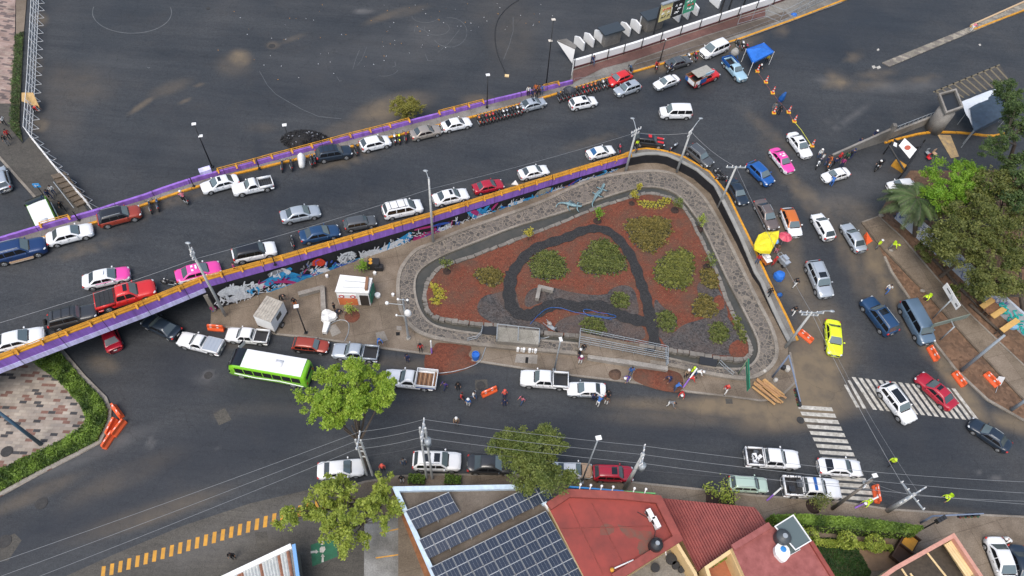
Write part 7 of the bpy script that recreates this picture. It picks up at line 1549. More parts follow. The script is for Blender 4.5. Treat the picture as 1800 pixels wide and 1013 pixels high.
# traffic signals
def signal(label,b,t,arm,lv='G',r=.11,nl=3,endf=(.85,)):
    s,h=height_to(b[0],b[1],t[0],t[1],lv); t_=thing('traffic_signal',label,'traffic light',s,0,'mast arm traffic lights'); mm=mat('signal_blue_grey',(.16,.20,.28),.5); mb=MB(); mb.tube((0,0,0),(0,0,h),r,mm,r*.8,n=10); mb.build('pole',t_,True,local=True)
    e=P(arm[0],arm[1],s.z+h)-s; mb=MB(); mb.tube((0,0,h),(e.x,e.y,h),r*.8,mm,r*.55,n=8); mb.build('mast_arm',t_,local=True); a=math.atan2(e.y,e.x); d_=Vector((e.x,e.y,0)).normalized()
    for f in endf:
        mb=MB(); c=Vector((e.x*f,e.y*f,h-.35))
        mb.box(c,(.9,.3,.35),M_DARK,a); 
        for k,cl in zip((-.28,0,.28),('signal_red','signal_amber','signal_green')): mb.ball(c+d_*k+Vector((d_.y,-d_.x,0))*.16,.11,mat(cl,{'signal_red':(.12,.01,.01),'signal_amber':(.12,.06,.01),'signal_green':(.01,.08,.03)}[cl],.3),8,5)
        mb.build('signal_head',t_,local=True)
    return s,h
signal('traffic light mast arm reaching down over the road at the lower right park corner',(1357,664),(1388,626),(1407,706),endf=(.78,.98))
signal('traffic light mast arm stretched over the road at the lower right pavement',(1617,920),(1641,909),(1729,903),endf=(.62,.74,.86))
t=thing('traffic_signal','black traffic light cluster at the foot of the lower right mast arm','traffic light',G(1622,930,.12),.5); mb=MB(); mb.tube((0,0,0),(0,0,3.2),.07,M_DARK); mb.build('pole',t,local=True); mb=MB(); [mb.box((x,0,3.3),(.3,.4,.5),M_DARK) for x in (-.45,-.1,.25)]; mb.build('signal_head',t,local=True)
# signs
def board(name,label,cat,base,top,c0,c1,wz,m,postm,lv='G',marks=None,th=.08,group=None):
    s,h=height_to(base[0],base[1],top[0],top[1],lv); t_=thing(name,label,cat,s,0,group); mb=MB(); mb.tube((0,0,0),(0,0,h),.08,postm,n=8); mb.build('post',t_,True,local=True)
    a=P(*c0,s.z+h)-s; b=P(*c1,s.z+h)-s; mb=MB(); d_=(b-a); L=math.hypot(d_.x,d_.y); an=math.atan2(d_.y,d_.x); c=(a+b)/2; mb.box((c.x,c.y,h-wz/2+.2),(L,th,wz),m,an); mb.path([(0,0,h-.1),(c.x,c.y,h-.1)],.06,postm); mb.build('board',t_,local=True)
    if marks:
        nx=Vector((math.sin(an),-math.cos(an),0)); nx=nx if nx.y<0 else -nx; mb=MB(); u=Vector((math.cos(an),math.sin(an),0))
        for f,w_,hh,zz in marks: p=Vector((c.x,c.y,h-wz/2+.2+zz))+u*L*f+nx*(th/2+.012); mb.box(p,(w_,.012,hh),C_WH if m is not M_WHITE else M_DARK,an)
        mb.build('lettering',t_,local=True)
    return t_
board('direction_sign','green direction sign hanging over the lower kerb near the workers','sign',(1296,660),(1312,630),(1315,632),(1317,683),.9,mat('sign_green',(.01,.20,.11),.5),mat('post_green',(.20,.25,.16),.6),marks=[(-.3,.5,.2,.15),(-.1,.7,.2,.15),(.15,.5,.2,.15),(.32,.4,.2,.15),(-.2,.9,.16,-.18),(.2,.8,.16,-.18)])
board('white_sign','white board on a slanting-looking post over the upper footpath','sign',(1639,560),(1672,526),(1663,499),(1687,539),.9,M_WHITE,M_STEEL,'U',marks=[(.38,.1,.25,0),(.43,.1,.25,0),(.33,.1,.25,0),(-.2,.8,.12,.1)])
board('direction_sign','grey-green back of a road sign above the soil strip','sign',(1652,598),(1677,573),(1641,571),(1704,554),.8,mat('sign_back',(.18,.22,.19),.6),M_STEEL,'U')
t=thing('blue_sign','small bright blue street sign near the stairs at the left','sign',G(87,357,.1)); s_,h_=height_to(87,357,63,327); mb=MB(); mb.tube((0,0,0),(0,0,h_),.05,M_DARK); mb.build('post',t,local=True); mb=MB(); mb.box((0,0,h_),(.75,.06,.6),mat('sign_blue',(.03,.30,.68),.5),.2); mb.build('board',t,local=True); mb=MB(); mb.box((-.12,-.05,h_+.02),(.18,.02,.3),C_WH,.2); mb.box((.15,-.0,h_+.05),(.2,.02,.1),C_WH,.2); mb.build('lettering',t,local=True)
for i,(x,y,lv) in enumerate([(139,388,'U'),(341,328,'U'),(456,297,'U'),(484,466,'U')]):
    b=surf(lv)(x,y,.15); mb=MB(); mb.tube(b,b+Vector((0,0,1.6)),.06,M_DARK); mb.box((b.x,b.y,b.z+.04),(.3,.3,.08),M_DARK); mb.build('dark_post',label=['short dark post beside the white compact sedan near the minibus','short dark post above the white sedan with the sunroof','short dark post left of the loose motorcycles','thin dark post on the south parapet right of the black-roofed SUV'][i],cat='post',group='short dark posts')
def banded(label,px,py,ang,lean=.0,h=2.3):
    b=G(px,py,.12); t=thing('banded_post',label,'post',b,0,'purple and white posts'); d_=Vector((math.cos(ang)*lean,math.sin(ang)*lean,1)).normalized(); mb=MB(); mb.tube((0,0,0),d_*h*.5,.085,M_PU,n=10); mb.build('lower_band',t,local=True); mb=MB(); mb.tube(d_*h*.5,d_*h,.085,M_WHITE,n=10); mb.ball(d_*h,.1,M_WHITE,8,5); mb.build('upper_band',t,local=True)
banded('white and purple post standing beside the large red gravel heap',759,621,0,0,2.6); banded('leaning white and purple post beside the raking workers',1201,681,.9,.8,2.6); banded('white and purple post leaning near the mint green SUV',1348,880,.7,.7,2.0); banded('purple and white post leaning beside the worker in a lime vest at the lower zebra',1503,893,.4,1.0,2.4)
# ================================================================ BARRIERS, CONES
M_BAR=mat('barrier_orange',(.72,.11,.03),.5,var=.12,scale=2)
def barrier(label,px,py,dx,dy,lv='G',L=1.75,tip=0):
    loc,rot=pose(px,py,dx,dy,lv,.4); t=thing('plastic_barrier',label,'barrier',loc,0,'orange plastic road barriers'); t.rotation_euler=rot; mb=MB(); z1=.85
    sec=lambda x,k:[(x,-.27*k,0),(x,-.27*k,.18),(x,-.12*k,.42),(x,-.10*k,z1*k),(x,.10*k,z1*k),(x,.12*k,.42),(x,.27*k,.18),(x,.27*k,0)]
    mb.loft([sec(-L/2,.86),sec(-L/2+.08,1),sec(0,1),sec(L/2-.08,1),sec(L/2,.86)],M_BAR); mb.build('shell',t,local=True)
    mb=MB(); 
    for x in (-.45,.3): mb.box((x,-.125,.6),(.22,.012,.2),M_WHITE); mb.box((x,0,z1+.008),(.25,.06,.01),M_WHITE)
    mb.build('reflective_patch',t,local=True)
for a in [('orange barrier by itself at the bend of the planting kerb, uppermost of the left group',205,722,.6,.8),('orange barrier against the kerb in the left group',195,750,-.45,.9),('orange barrier farthest from the kerb in the left group',208,752,-.6,.8),('orange barrier lowest in the left group',190,773,-.55,.85),
 ('orange barrier at the tip of the island near the rounded pickup',379,576,1,.08),('orange barrier lying on the road near the people in the middle',860,688,1,-.45),('orange barrier at the foot of the crossarm pole at the park corner',1417,591,.75,.6),('orange barrier in front of the blue-grey van',1641,621,.5,.85,'U'),('orange barrier on the kerb at the foot of the long grey mast',1687,666,.6,.8,'G'),
 ('orange barrier lying on the soil beside a fallen sign',1744,667,.7,.72,'G'),('orange barrier standing across the lower zebra near the weathered pole',1542,868,.18,1)]: barrier(*a)
mb=MB(); a=PU(1518,415,.05); b=PU(1534,424,.05); c=PU(1523,431,.05); mb.add([a,b,c,a+Vector((.1,.1,.7)),b+Vector((0,0,.1))],[(0,1,3),(1,2,3),(2,0,3),(0,2,1)],M_BAR); mb.build('orange_mesh',label='crumpled orange safety mesh in front of the pale blue-silver sedan',cat='mesh')
M_CO=mat('cone_red',(.68,.08,.05),.5); 
for i,(x,y,nm) in enumerate([(1331,126,'nearest the blue canopy'),(1346,145,'second from the blue canopy'),(1358,164,'third from the blue canopy'),(1360,199,'beside the dark-clothed person'),(1386,198,'below the blue tarpaulin bundle'),(1396,214,'at the upper end of the yellow tape'),(1427,257,'at the lower end of the yellow tape')]):
    b=PU(x,y,.01); t=thing('traffic_cone','tall red and white cone with yellow base, '+nm,'traffic cone',b,0,'tall traffic cones'); mb=MB(); mb.box((0,0,.06),(.55,.55,.12),mat('cone_base',(.75,.42,.03),.6)); mb.build('base',t,local=True)
    for z0,z1,m in ((.12,.4,M_CO),(.4,.58,C_WH),(.58,.85,M_CO),(.85,.98,C_WH),(.98,1.15,M_CO)): 
        mb=MB(); mb.tube((0,0,z0),(0,0,z1),.19-.12*z0/1.15,m,.19-.12*z1/1.15,n=12); mb.build('band',t,local=True)
mb=MB(); mb.path([PU(1396,214,1.0),PU(1408,228,.8),PU(1427,257,1.0)],.03,mat('tape_yellow',(.6,.6,.05),.5)); mb.path([PU(1331,126,1.0),PU(1358,164,.9),PU(1386,198,.9),PU(1396,214,1.0)],.012,mat('tape_red',(.4,.1,.08),.5)); mb.build('barrier_tape',label='barrier tape strung between the tall cones',cat='tape')
b=PU(1371,178,0); mb=MB(); mb.loft([[b+Vector((math.cos(a)*r_*1.0+x_,math.sin(a)*r_,z_)) for a in [2*math.pi*i/8 for i in range(8)]] for z_,r_,x_ in ((0,.3,0),(.5,.42,.05),(1.1,.3,.15),(1.6,.12,.25))],PT['blue']); mb.build('blue_bundle',True,label='tall blue tarpaulin bundle standing among the cones',cat='bundle') if 0 else mb.build('blue_bundle',label='tall blue tarpaulin bundle standing among the cones',cat='bundle')
# canopy
t=thing('canopy','bright blue pop-up canopy on white legs at the top of the junction','canopy',PU(1338,106,0)); cz=2.3; cb=PU(1338,106,0).z; CB=mat('tarp_blue',(.02,.14,.52),.55,var=.15,scale=2)
q=[P(a,b,cb+cz) for a,b in [(1312,86),(1343,75),(1361,91),(1324,110)]]; c=sum(q,Vector())/4+Vector((0,0,.7)); mb=MB(); n=6
for i in range(4):
    a,b=q[i],q[(i+1)%4]; cols=[]
    for k in range(n+1):
        e=a.lerp(b,k/n)+Vector((0,0,-.12*math.sin(math.pi*k/n))); cols.append([e.lerp(c,j/4)-Vector((0,0,.12*math.sin(math.pi*j/4))) for j in range(5)])
    mb.loft(cols,CB,closed=False); mb.add([a,b,b-Vector((0,0,.28)),a-Vector((0,0,.28))],[(0,1,2,3)],CB)
mb.build('roof_cloth',t)
for p in q: mb=MB(); mb.tube((p.x,p.y,cb),p,.04,M_WHITE); mb.build('leg',t)
# street stall with yellow and pink umbrellas
YT=mat('tarp_yellow',(.72,.60,.02),.55,var=.08); t=thing('stall_canopy','crumpled bright yellow tarpaulin over a street stall on the curve pavement','tarpaulin',PU(1350,430,0)); b0=PU(1350,430,0).z; poly=[(1327,428),(1333,414),(1345,408),(1358,406),(1369,407),(1368,420),(1362,430),(1355,443),(1338,442),(1328,436)]; pp=[P(a,b,b0+2.1) for a,b in poly]; c=sum(pp,Vector())/len(pp); mb=MB(); hr=random.Random(4)
cols=[[c.lerp(p,f)+Vector((0,0,.45*(1-f)+.18*math.sin(i*2.1+f*5)*f)) for f in (.02,.35,.7,1.0)]+[c.lerp(p,1.03)-Vector((0,0,.35))] for i,p in enumerate(pp+pp[:1])]; cols[-1]=cols[0]; mb.loft(cols,YT,closed=False); mb.build('cloth',t)
for p in (pp[0],pp[3],pp[6],pp[8]): mb=MB(); mb.tube((p.x*.98+c.x*.02,p.y*.98+c.y*.02,b0),(p.x,p.y,b0+2.0),.03,M_STEEL); mb.build('leg',t)
def umb(label,px,py,h,r,m,m2=None,lv='U'):
    s=surf(lv)(px,py,h); s.z-=h; t=thing('umbrella',label,'umbrella',s,.2); mb=MB(); n=8
    for i in range(n):
        a=2*math.pi*i/n; b=2*math.pi*(i+1)/n; g=[[Vector((0,0,h+.3)).lerp(Vector((math.cos(x)*r,math.sin(x)*r,h-.08*(1 if x in(a,b) else 0))),f)+Vector((0,0,.12*math.sin(math.pi*f))) for f in (0.02,.5,1)] for x in (a,(a+b)/2,b)]; mb.loft(g,m if i%2 or m2 is None else m2,closed=False)
    mb.build('canopy',t,local=True); mb=MB(); mb.tube((0,0,0),(0,0,h+.4),.025,M_STEEL); mb.build('pole',t,local=True)
umb('round rose pink umbrella beside the yellow tarpaulin',1381,416,2.2,.78,mat('umbrella_pink',(.50,.05,.09),.6),mat('umbrella_rose',(.58,.09,.13),.6)); umb('small pale blue umbrella between the yellow tarpaulin and the pink umbrella',1364,424,1.9,.38,mat('umbrella_blue',(.15,.30,.55),.6))
def cart(label,px,py,rz,m,lv='U',name='food_cart',tray=None):
    b=surf(lv)(px,py,.5); b.z-=.5; t=thing(name,label,'cart',b,rz); mb=MB(); mb.box((0,0,.62),(1.3,.7,.6),m); mb.build('box',t,local=True); mb=MB(); mb.box((.05,0,.955),(1.35,.74,.06),tray or M_WHITE); mb.box((0,0,1.2),(.7,.5,.4),tray or M_WHITE); mb.build('lid',t,local=True)
    for x in (-.4,.4):
        for y in (-.36,.36): mb=MB(); mb.tube((x,y-.03,.22),(x,y+.03,.22),.22,TY,n=12); mb.build('wheel',t,local=True)
    mb=MB(); mb.path([(-.65,-.3,.9),(-1.0,-.3,1.0),(-1.0,.3,1.0),(-.65,.3,.9)],.025,M_STEEL); mb.build('handle',t,local=True)
cart('orange and white food cart on the curve pavement',1345,457,-1.1,PT['orange']); cart('steel shopping trolley with a tray beside the food cart',1377,460,-1.0,M_STEEL,name='trolley',tray=PT['silver'])
b=PU(1368,489,0); mb=MB(); mb.loft([[b+Vector((math.cos(a)*r_*(1+.15*math.sin(3*a)),math.sin(a)*r_,z_)) for a in [2*math.pi*i/12 for i in range(12)]] for z_,r_ in ((0,.6),(.5,.65),(.85,.5),(.95,.1))],CB); mb.build('tarp_heap',label='bright blue tarpaulin covered load by the curve kerb',cat='covered load')
b=PU(1369,521,0); mb=MB(); mb.loft([[b+Vector((math.cos(a)*r_,math.sin(a)*r_*.8,z_)) for a in [2*math.pi*i/10 for i in range(10)]] for z_,r_ in ((0,.28),(.4,.32),(.6,.15))],PT['blue']); mb.build('blue_bag',label='small blue bag on the curve pavement',cat='bag')
# ================================================================ STAGE, RAMP, KIOSK ETC
t=thing('concrete_stage','square concrete stage with a steel railing and white letters on its front edge','stage',G(910,600,.12)); SG_=[(875,580),(947,588),(946,622),(874,615)]; sz=1.1
q=w2([(874,574),(948,582),(947,606),(873,600)],sz); mb=MB(); mb.prism([(p.x,p.y) for p in q],.12,sz,M_CONC,concrete('stage_top',(.28,.27,.23),(.40,.38,.34),.6,2.6)); mb.build('slab',t)
mb=MB(); mb.path([Vector((p.x,p.y,sz+.5)) for p in (q[3],q[0],q[1],q[2])],.05,M_STEEL); m_=(q[0]+q[1])/2; m2_=(q[2]+q[3])/2; mb.path([Vector((m_.x,m_.y,sz+.5)),Vector((m2_.x,m2_.y,sz+.5))],.04,M_STEEL)
for p in (q[3],q[0],m_,q[1],q[2]): mb.tube((p.x,p.y,sz),(p.x,p.y,sz+.5),.04,M_STEEL)
mb.build('railing',t); mb=MB(); fr=[(q[3].lerp(q[2],f)) for f in (.52,.60,.66,.73,.80,.87,.94)]
for i,p in enumerate(fr):
    if i==3: continue
    mb.tube((p.x,p.y-.45,.14),(p.x,p.y-.45,.75),.16,M_WHITE,.16,n=8) if i%2==0 else mb.box((p.x,p.y-.45,.45),(.14,.14,.62),M_WHITE)
mb.build('lettering',t)
t=thing('access_ramp','long concrete access ramp with steel railings and a low bench beside it','ramp',G(1095,615,.12)); q=w2([(1018,588),(1172,614),(1172,645),(1015,622)],.5); q2=[Vector((p.x,p.y,h)) for p,h in zip(q,(.95,.35,.35,.95))]
mb=MB(); mb.prism([(p.x,p.y) for p in q2],.12,[.95,.35,.35,.95],M_TAN); mb.build('slab',t)
mb=MB()
for f in (0,.40,.62): 
    a=q2[0].lerp(q2[3],f); b=q2[1].lerp(q2[2],f); 
    for h in (.45,.85): mb.path([a+Vector((0,0,h)),b+Vector((0,0,h))],.035,M_STEEL)
    for k in range(9): p=a.lerp(b,k/8); mb.tube(p,p+Vector((0,0,.85)),.03,M_STEEL,n=5)
for A_,B_ in ((q2[0],q2[3]),(q2[1],q2[2])): mb.path([A_+Vector((0,0,.85)),B_+Vector((0,0,.85))],.04,M_STEEL)
mb.build('railing',t)
a=G(1032,630,.12); b=G(1172,652,.12); d_=b-a; mb=MB(); mb.box(((a.x+b.x)/2,(a.y+b.y)/2,.40),(d_.length,.55,.56),M_CONC,math.atan2(d_.y,d_.x)); mb.build('low_wall',label='long low concrete wall below the access ramp',cat='low wall')
for px,nm in (([(1231,624),(1262,630),(1259,645),(1229,640)],'dark steel plate bridging the channel at the lower right'),([(848,572),(874,575),(872,590),(846,587)],'dark plate bridging the channel left of the stage'),([(1119,606),(1152,612),(1150,620),(1118,614)],'dark plate where the black path leaves the garden')):
    q=w2(px,.5); mb=MB(); mb.prism([(p.x,p.y) for p in q],.44,.50,M_DARK); mb.build('channel_plate',label=nm,cat='plate',group='dark plates over the channel')
def rail_(label,pts,h=.9,z=.3):
    q=[G(a,b,z) for a,b in pts]; mb=MB()
    for hh in (h,h*.5): mb.path([p+Vector((0,0,hh)) for p in q],.035,M_STEEL)
    for p in dens(q,1.3): mb.tube((p.x,p.y,.12),(p.x,p.y,z+h),.03,M_STEEL,n=5)
    mb.build('handrail',label=label,cat='handrail',group='steel handrails in the park')
rail_('curved steel handrail left of the concrete stage',[(822,602),(838,598),(846,590),(848,580)]); rail_('slanting steel handrail by the lower right channel plate',[(1262,640),(1272,650),(1286,662)]); rail_('short steel handrail crossing the channel by the ramp end',[(1168,617),(1170,646)])
# bench in the garden, hoses, barrel, barrow
mb=MB(); a=G(944,527,.45); b=G(948,508,.45); c=G(970,513,.45)
edge_=[a,b,c]; secs=[]
for (p,q) in ((a,b),(b,c)): 
    d_=q-p; mb.box(((p.x+q.x)/2,(p.y+q.y)/2,.72),(d_.length+.3,.42,.55+(.006 if p is a else 0)),M_CONC,math.atan2(d_.y,d_.x))
mb.build('garden_bench',label='pale L-shaped concrete bench on the lava gravel inside the path loop',cat='bench')
def hose(label,pts,r,m,z=.5,sm=2):
    q=[Vector(v) for v in smooth_poly([tuple(G(a,b,z)) for a,b in pts],sm,False)]; q=[Vector((p.x,p.y,z+.02*(i%3))) for i,p in enumerate(q)]; mb=MB(); mb.path(q,r,m,n=5); mb.build('hose',label=label,cat='hose')
hose('bright blue hose tangled over the black path',[(932,570),(945,555),(962,541),(985,541),(1005,548),(1025,552),(1050,556),(1078,560),(1085,556),(1070,552),(1052,550),(1040,546),(1028,543),(1024,548),(1035,556),(1055,558),(1075,562)],.035,PT['blue'],.60)
hose('grey hose running from the stake truck to the ring kerb',[(762,657),(790,655),(820,648),(845,637),(852,615),(860,597),(875,585),(900,587),(940,596),(965,594),(972,585)],.045,M_STEEL,.2)
hose('grey hose curling on the island pavement by the kiosk',[(575,574),(590,564),(604,562),(614,568),(613,585),(606,600)],.04,M_STEEL,.16)
p=G(836,630,.13); t=thing('barrel','blue barrel standing at the edge of the red gravel heap','barrel',p); mb=MB(); mb.loft([[(math.cos(a)*r_,math.sin(a)*r_,z_) for a in [2*math.pi*i/16 for i in range(16)]] for z_,r_ in ((0,.36),(.25,.40),(.6,.42),(.95,.40),(.95,.34),(.75,.33))],CB); mb.build('drum',t,local=True); mb=MB(); mb.tube((0,0,.7),(0,0,.74),.33,M_DARK,n=14); mb.build('contents',t,local=True)
p=G(969,578,.45); t=thing('wheelbarrow','wheelbarrow with a pale sack beside the black path above the channel','wheelbarrow',p,-.6); mb=MB(); mb.loft([[(x,-w_,z_) ,(x,w_,z_)] for x,w_,z_ in ((-.5,.3,.6),(-.35,.22,.3),(.3,.2,.3),(.55,.28,.62))],M_STEEL,closed=False); mb.build('tray',t,local=True); mb=MB(); mb.tube((.65,-.04,.2),(.65,.04,.2),.2,TY,n=12); mb.build('wheel',t,local=True); mb=MB(); [mb.path([(.6,s*.1,.25),(-.3,s*.25,.35),(-1.0,s*.3,.6)],.025,M_STEEL) for s in(1,-1)]; mb.build('handle',t,local=True); mb=MB(); mb.ball((-.4,.1,.65),1,PT['beige'],8,5,(.35,.22,.15)); mb.build('sack',t,local=True)
# lumber and sacks at the corner
t=thing('lumber_pile','pile of yellow timber planks on the lower right corner pavement','timber',G(1356,690,.12)); mb=MB(); hr=random.Random(6)
for i in range(13):
    f=i/12; c=G(1350+f*9*(1 if i%2 else -1),690+hr.uniform(-8,8),.12); a=-.72+hr.uniform(-.08,.08); mb=MB(); mb.box((c.x+hr.uniform(-.3,.3),c.y,.2+.06*(i//3)),(2.9*hr.uniform(.8,1.1),.24,.05),mat('plank_a',(.40,.23,.09),.7,var=.2,scale=2) if i%3 else mat('plank_b',(.36,.20,.09),.7,var=.2),a); mb.build('plank',t)
for i,(x,y,r_,lab) in enumerate([(1342,655,.2,'small white sack on the cobbled bank at the lower right corner'),(1362,670,.22,'white bucket beside the timber pile'),(1383,650,.26,'pale sack beside a black bag at the corner pavement'),(1376,648,.26,'black bag beside a pale sack at the corner pavement')]):
    b=G(x,y,.15); mb=MB(); mb.loft([[b+Vector((math.cos(a)*r_*k*1.1,math.sin(a)*r_*k*(1.5 if i==2 else 1),z_)) for a in [2*math.pi*j/10 for j in range(10)]] for z_,k in ((0,.9),(.2,1),(.45,.85),(.5,.2))],TRM if i==3 else mat('sack_pale',(.42,.40,.36),.8)); mb.build('sack',label=lab,cat='sack')
# trailer
t=thing('box_trailer','white box trailer with a ribbed roof on the island pavement','trailer',G(472,570,.12)); z=2.5; q=w2([(469,520),(498,531),(476,567),(445,555)],z); mb=MB(); mb.prism([(p.x,p.y) for p in q],.55,z,M_WHITE); mb.build('box_body',t)
q_=[(469,520),(498,531),(476,567),(445,555)]; mb=MB(); R_=w2(q_,z+.05); n=7
for i in range(n):
    a0=R_[0].lerp(R_[1],(i+.08)/n); a1=R_[0].lerp(R_[1],(i+.92)/n); b0=R_[3].lerp(R_[2],(i+.08)/n); b1=R_[3].lerp(R_[2],(i+.92)/n); mb.prism([(a0.x,a0.y),(a1.x,a1.y),(b1.x,b1.y),(b0.x,b0.y)],z-.02,z+.07,mat('dirty_sheet',(.36,.33,.28),.7,var=.25,scale=2))
mb.build('roof_rib',t); a=q[1]; b=q[2]; d_=(b-a).normalized(); nrm=Vector((-d_.y,d_.x,0)); nrm=nrm if nrm.x>0 else -nrm; c=(a+b)/2; mb=MB(); mb.box((c.x+nrm.x*.02,c.y+nrm.y*.02,1.75),(.9,.05,.7),GL,math.atan2(d_.y,d_.x)); mb.build('window',t); mb=MB(); w_=c+nrm*.12+d_*.3; mb.tube((w_.x,w_.y,.45),(w_.x+nrm.x*.2,w_.y+nrm.y*.2,.45),.36,TY,n=14); mb.tube((w_.x+nrm.x*.2,w_.y+nrm.y*.2,.45),(w_.x+nrm.x*.22,w_.y+nrm.y*.22,.45),.2,RIM,n=12); mb.build('wheel',t)
mb=MB(); [mb.tube((p.x*.97+c.x*.03,p.y*.97+c.y*.03,.1),(p.x*.97+c.x*.03,p.y*.97+c.y*.03,.56),.05,M_DARK) for p in q]; mb.build('jack_leg',t)
# kiosk
t=thing('kiosk','white kiosk with an orange front, open doorway and sheet roof by the mural','kiosk',G(618,535,.12)); z=2.6; qk=[(598,484),(655,490),(648,516),(589,514)]; q=w2(qk,z); mb=MB(); q_in=[p.lerp(sum(q,Vector())/4,.04) for p in q]; mb.prism([(p.x,p.y) for p in q_in],.12,z-.02,M_WHITE); mb.build('walls',t)
mb=MB(); mb.prism([(p.x,p.y) for p in q],z,z+.12,M_WHITE); R_=[Vector((p.x,p.y,z+.16)) for p in q]; 
for f in (.35,.72): mb.tube(R_[0].lerp(R_[3],f)*.8+R_[1].lerp(R_[2],f)*.2,R_[0].lerp(R_[3],f)*.15+R_[1].lerp(R_[2],f)*.85,.04,M_STEEL)
mb.build('roof',t); a,b=q_in[3],q_in[2]; L_=(b-a); an=math.atan2(L_.y,L_.x); u=L_.normalized(); u.z=0; nn=Vector((u.y,-u.x,0))
def fr_(f,w_,z0,z1,m,nm,off=.03): c=a.lerp(b,f)+nn*off; mb=MB(); mb.box((c.x,c.y,(z0+z1)/2),(w_,.05,z1-z0),m,an); mb.build(nm,t)
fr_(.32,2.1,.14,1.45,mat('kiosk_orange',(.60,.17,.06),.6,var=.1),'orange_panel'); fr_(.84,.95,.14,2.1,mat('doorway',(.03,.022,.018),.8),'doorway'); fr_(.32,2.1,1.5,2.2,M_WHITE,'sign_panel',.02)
for f in (.15,.5): c=a.lerp(b,f)+nn*.07; mb=MB(); mb.tube(Vector((c.x,c.y,1.85)),Vector((c.x,c.y,1.85))+nn*.02,.3,mat('emblem_red',(.5,.04,.06),.6),n=16); mb.tube(Vector((c.x,c.y,1.85))+nn*.02,Vector((c.x,c.y,1.85))+nn*.03,.17,M_WHITE,n=14); mb.build('round_emblem',t)
c=q_in[1].lerp(q_in[2],.5); mb=MB(); d_=(q_in[2]-q_in[1]); mb.box((c.x+.12,c.y,1.2),(d_.length*.9,.1,1.6),mat('kiosk_green',(.02,.14,.08),.7,var=.4,scale=4),math.atan2(d_.y,d_.x)); mb.build('green_side_panel',t)
mb=MB(); c=P(645,500,z+.2); mb.box((c.x,c.y,z+.3),(.3,1.6,.5),mat('brown_board',(.22,.11,.06),.8),.1); mb.build('roof_board',t)
a,b,c=G(527,520,.12),G(568,509,.12),G(570,550,.12); mb=MB()
for (p,q,h) in ((a,b,.5),(b,c,.55)): d_=q-p; mb.box(((p.x+q.x)/2,(p.y+q.y)/2,.12+h/2),(d_.length+.2,.5,h),M_CONC,math.atan2(d_.y,d_.x))
mb.build('corner_wall',label='low L-shaped concrete wall between the trailer and the kiosk',cat='low wall')
c=G(577,557,.5); mb=MB(); hr=random.Random(2); rim=[c+Vector((math.cos(a)*.9*(1+.18*math.sin(3*a+1)),math.sin(a)*.8,.15*math.sin(4*a))) for a in [2*math.pi*i/16 for i in range(16)]]; mb.loft([[p for p in rim]]+[[c.lerp(p,f)+Vector((0,0,.35)) for p in rim] for f in (.9,.5,.05)],MATS['cloth_white']); mb.build('white_sheet',label='white cloth sheet thrown over a table beside the kiosk',cat='cloth')
c=G(573,575,.5); mb=MB(); mb.loft([[c+Vector((x,y,z)) for x,y in ((-.25,-.7),(.2,-.7),(.35,.7),(-.35,.7))] for z in (-.35,.1)],MATS['cloth_white']); mb.build('white_sheet',label='narrow hanging end of the white cloth by the drain hole',cat='cloth')
p=G(658,470,.12); t=thing('speaker_cabinet','black loudspeaker cart with two yellow-ringed cones by the mural','loudspeaker',p,.1); mb=MB(); mb.box((0,0,.6),(1.3,.9,1.2),M_DARK); mb.box((.6,-.3,.35),(.9,.6,.7),TRM); mb.build('cabinet',t,local=True); mb=MB(); [mb.tube((x,y,1.2),(x,y,1.23),.22,M_YEL,n=12) for x,y in((-.35,.2),(-.3,-.25))]; mb.build('cone_ring',t,local=True)
for x,y,r_,lab in ((575,487,.16,'small white bucket at the foot of the mural'),(659,482,.18,'white bucket beside the black loudspeaker cart'),(691,520,.16,'white round stone at the left of the ring kerb'),(664,521,.3,'white object beside the kiosk green side')):
    b=G(x,y,.12); mb=MB(); mb.tube(b,b+Vector((0,0,.35)),r_,M_WHITE,r_*1.1,n=12); mb.build('bucket',label=lab,cat='bucket')
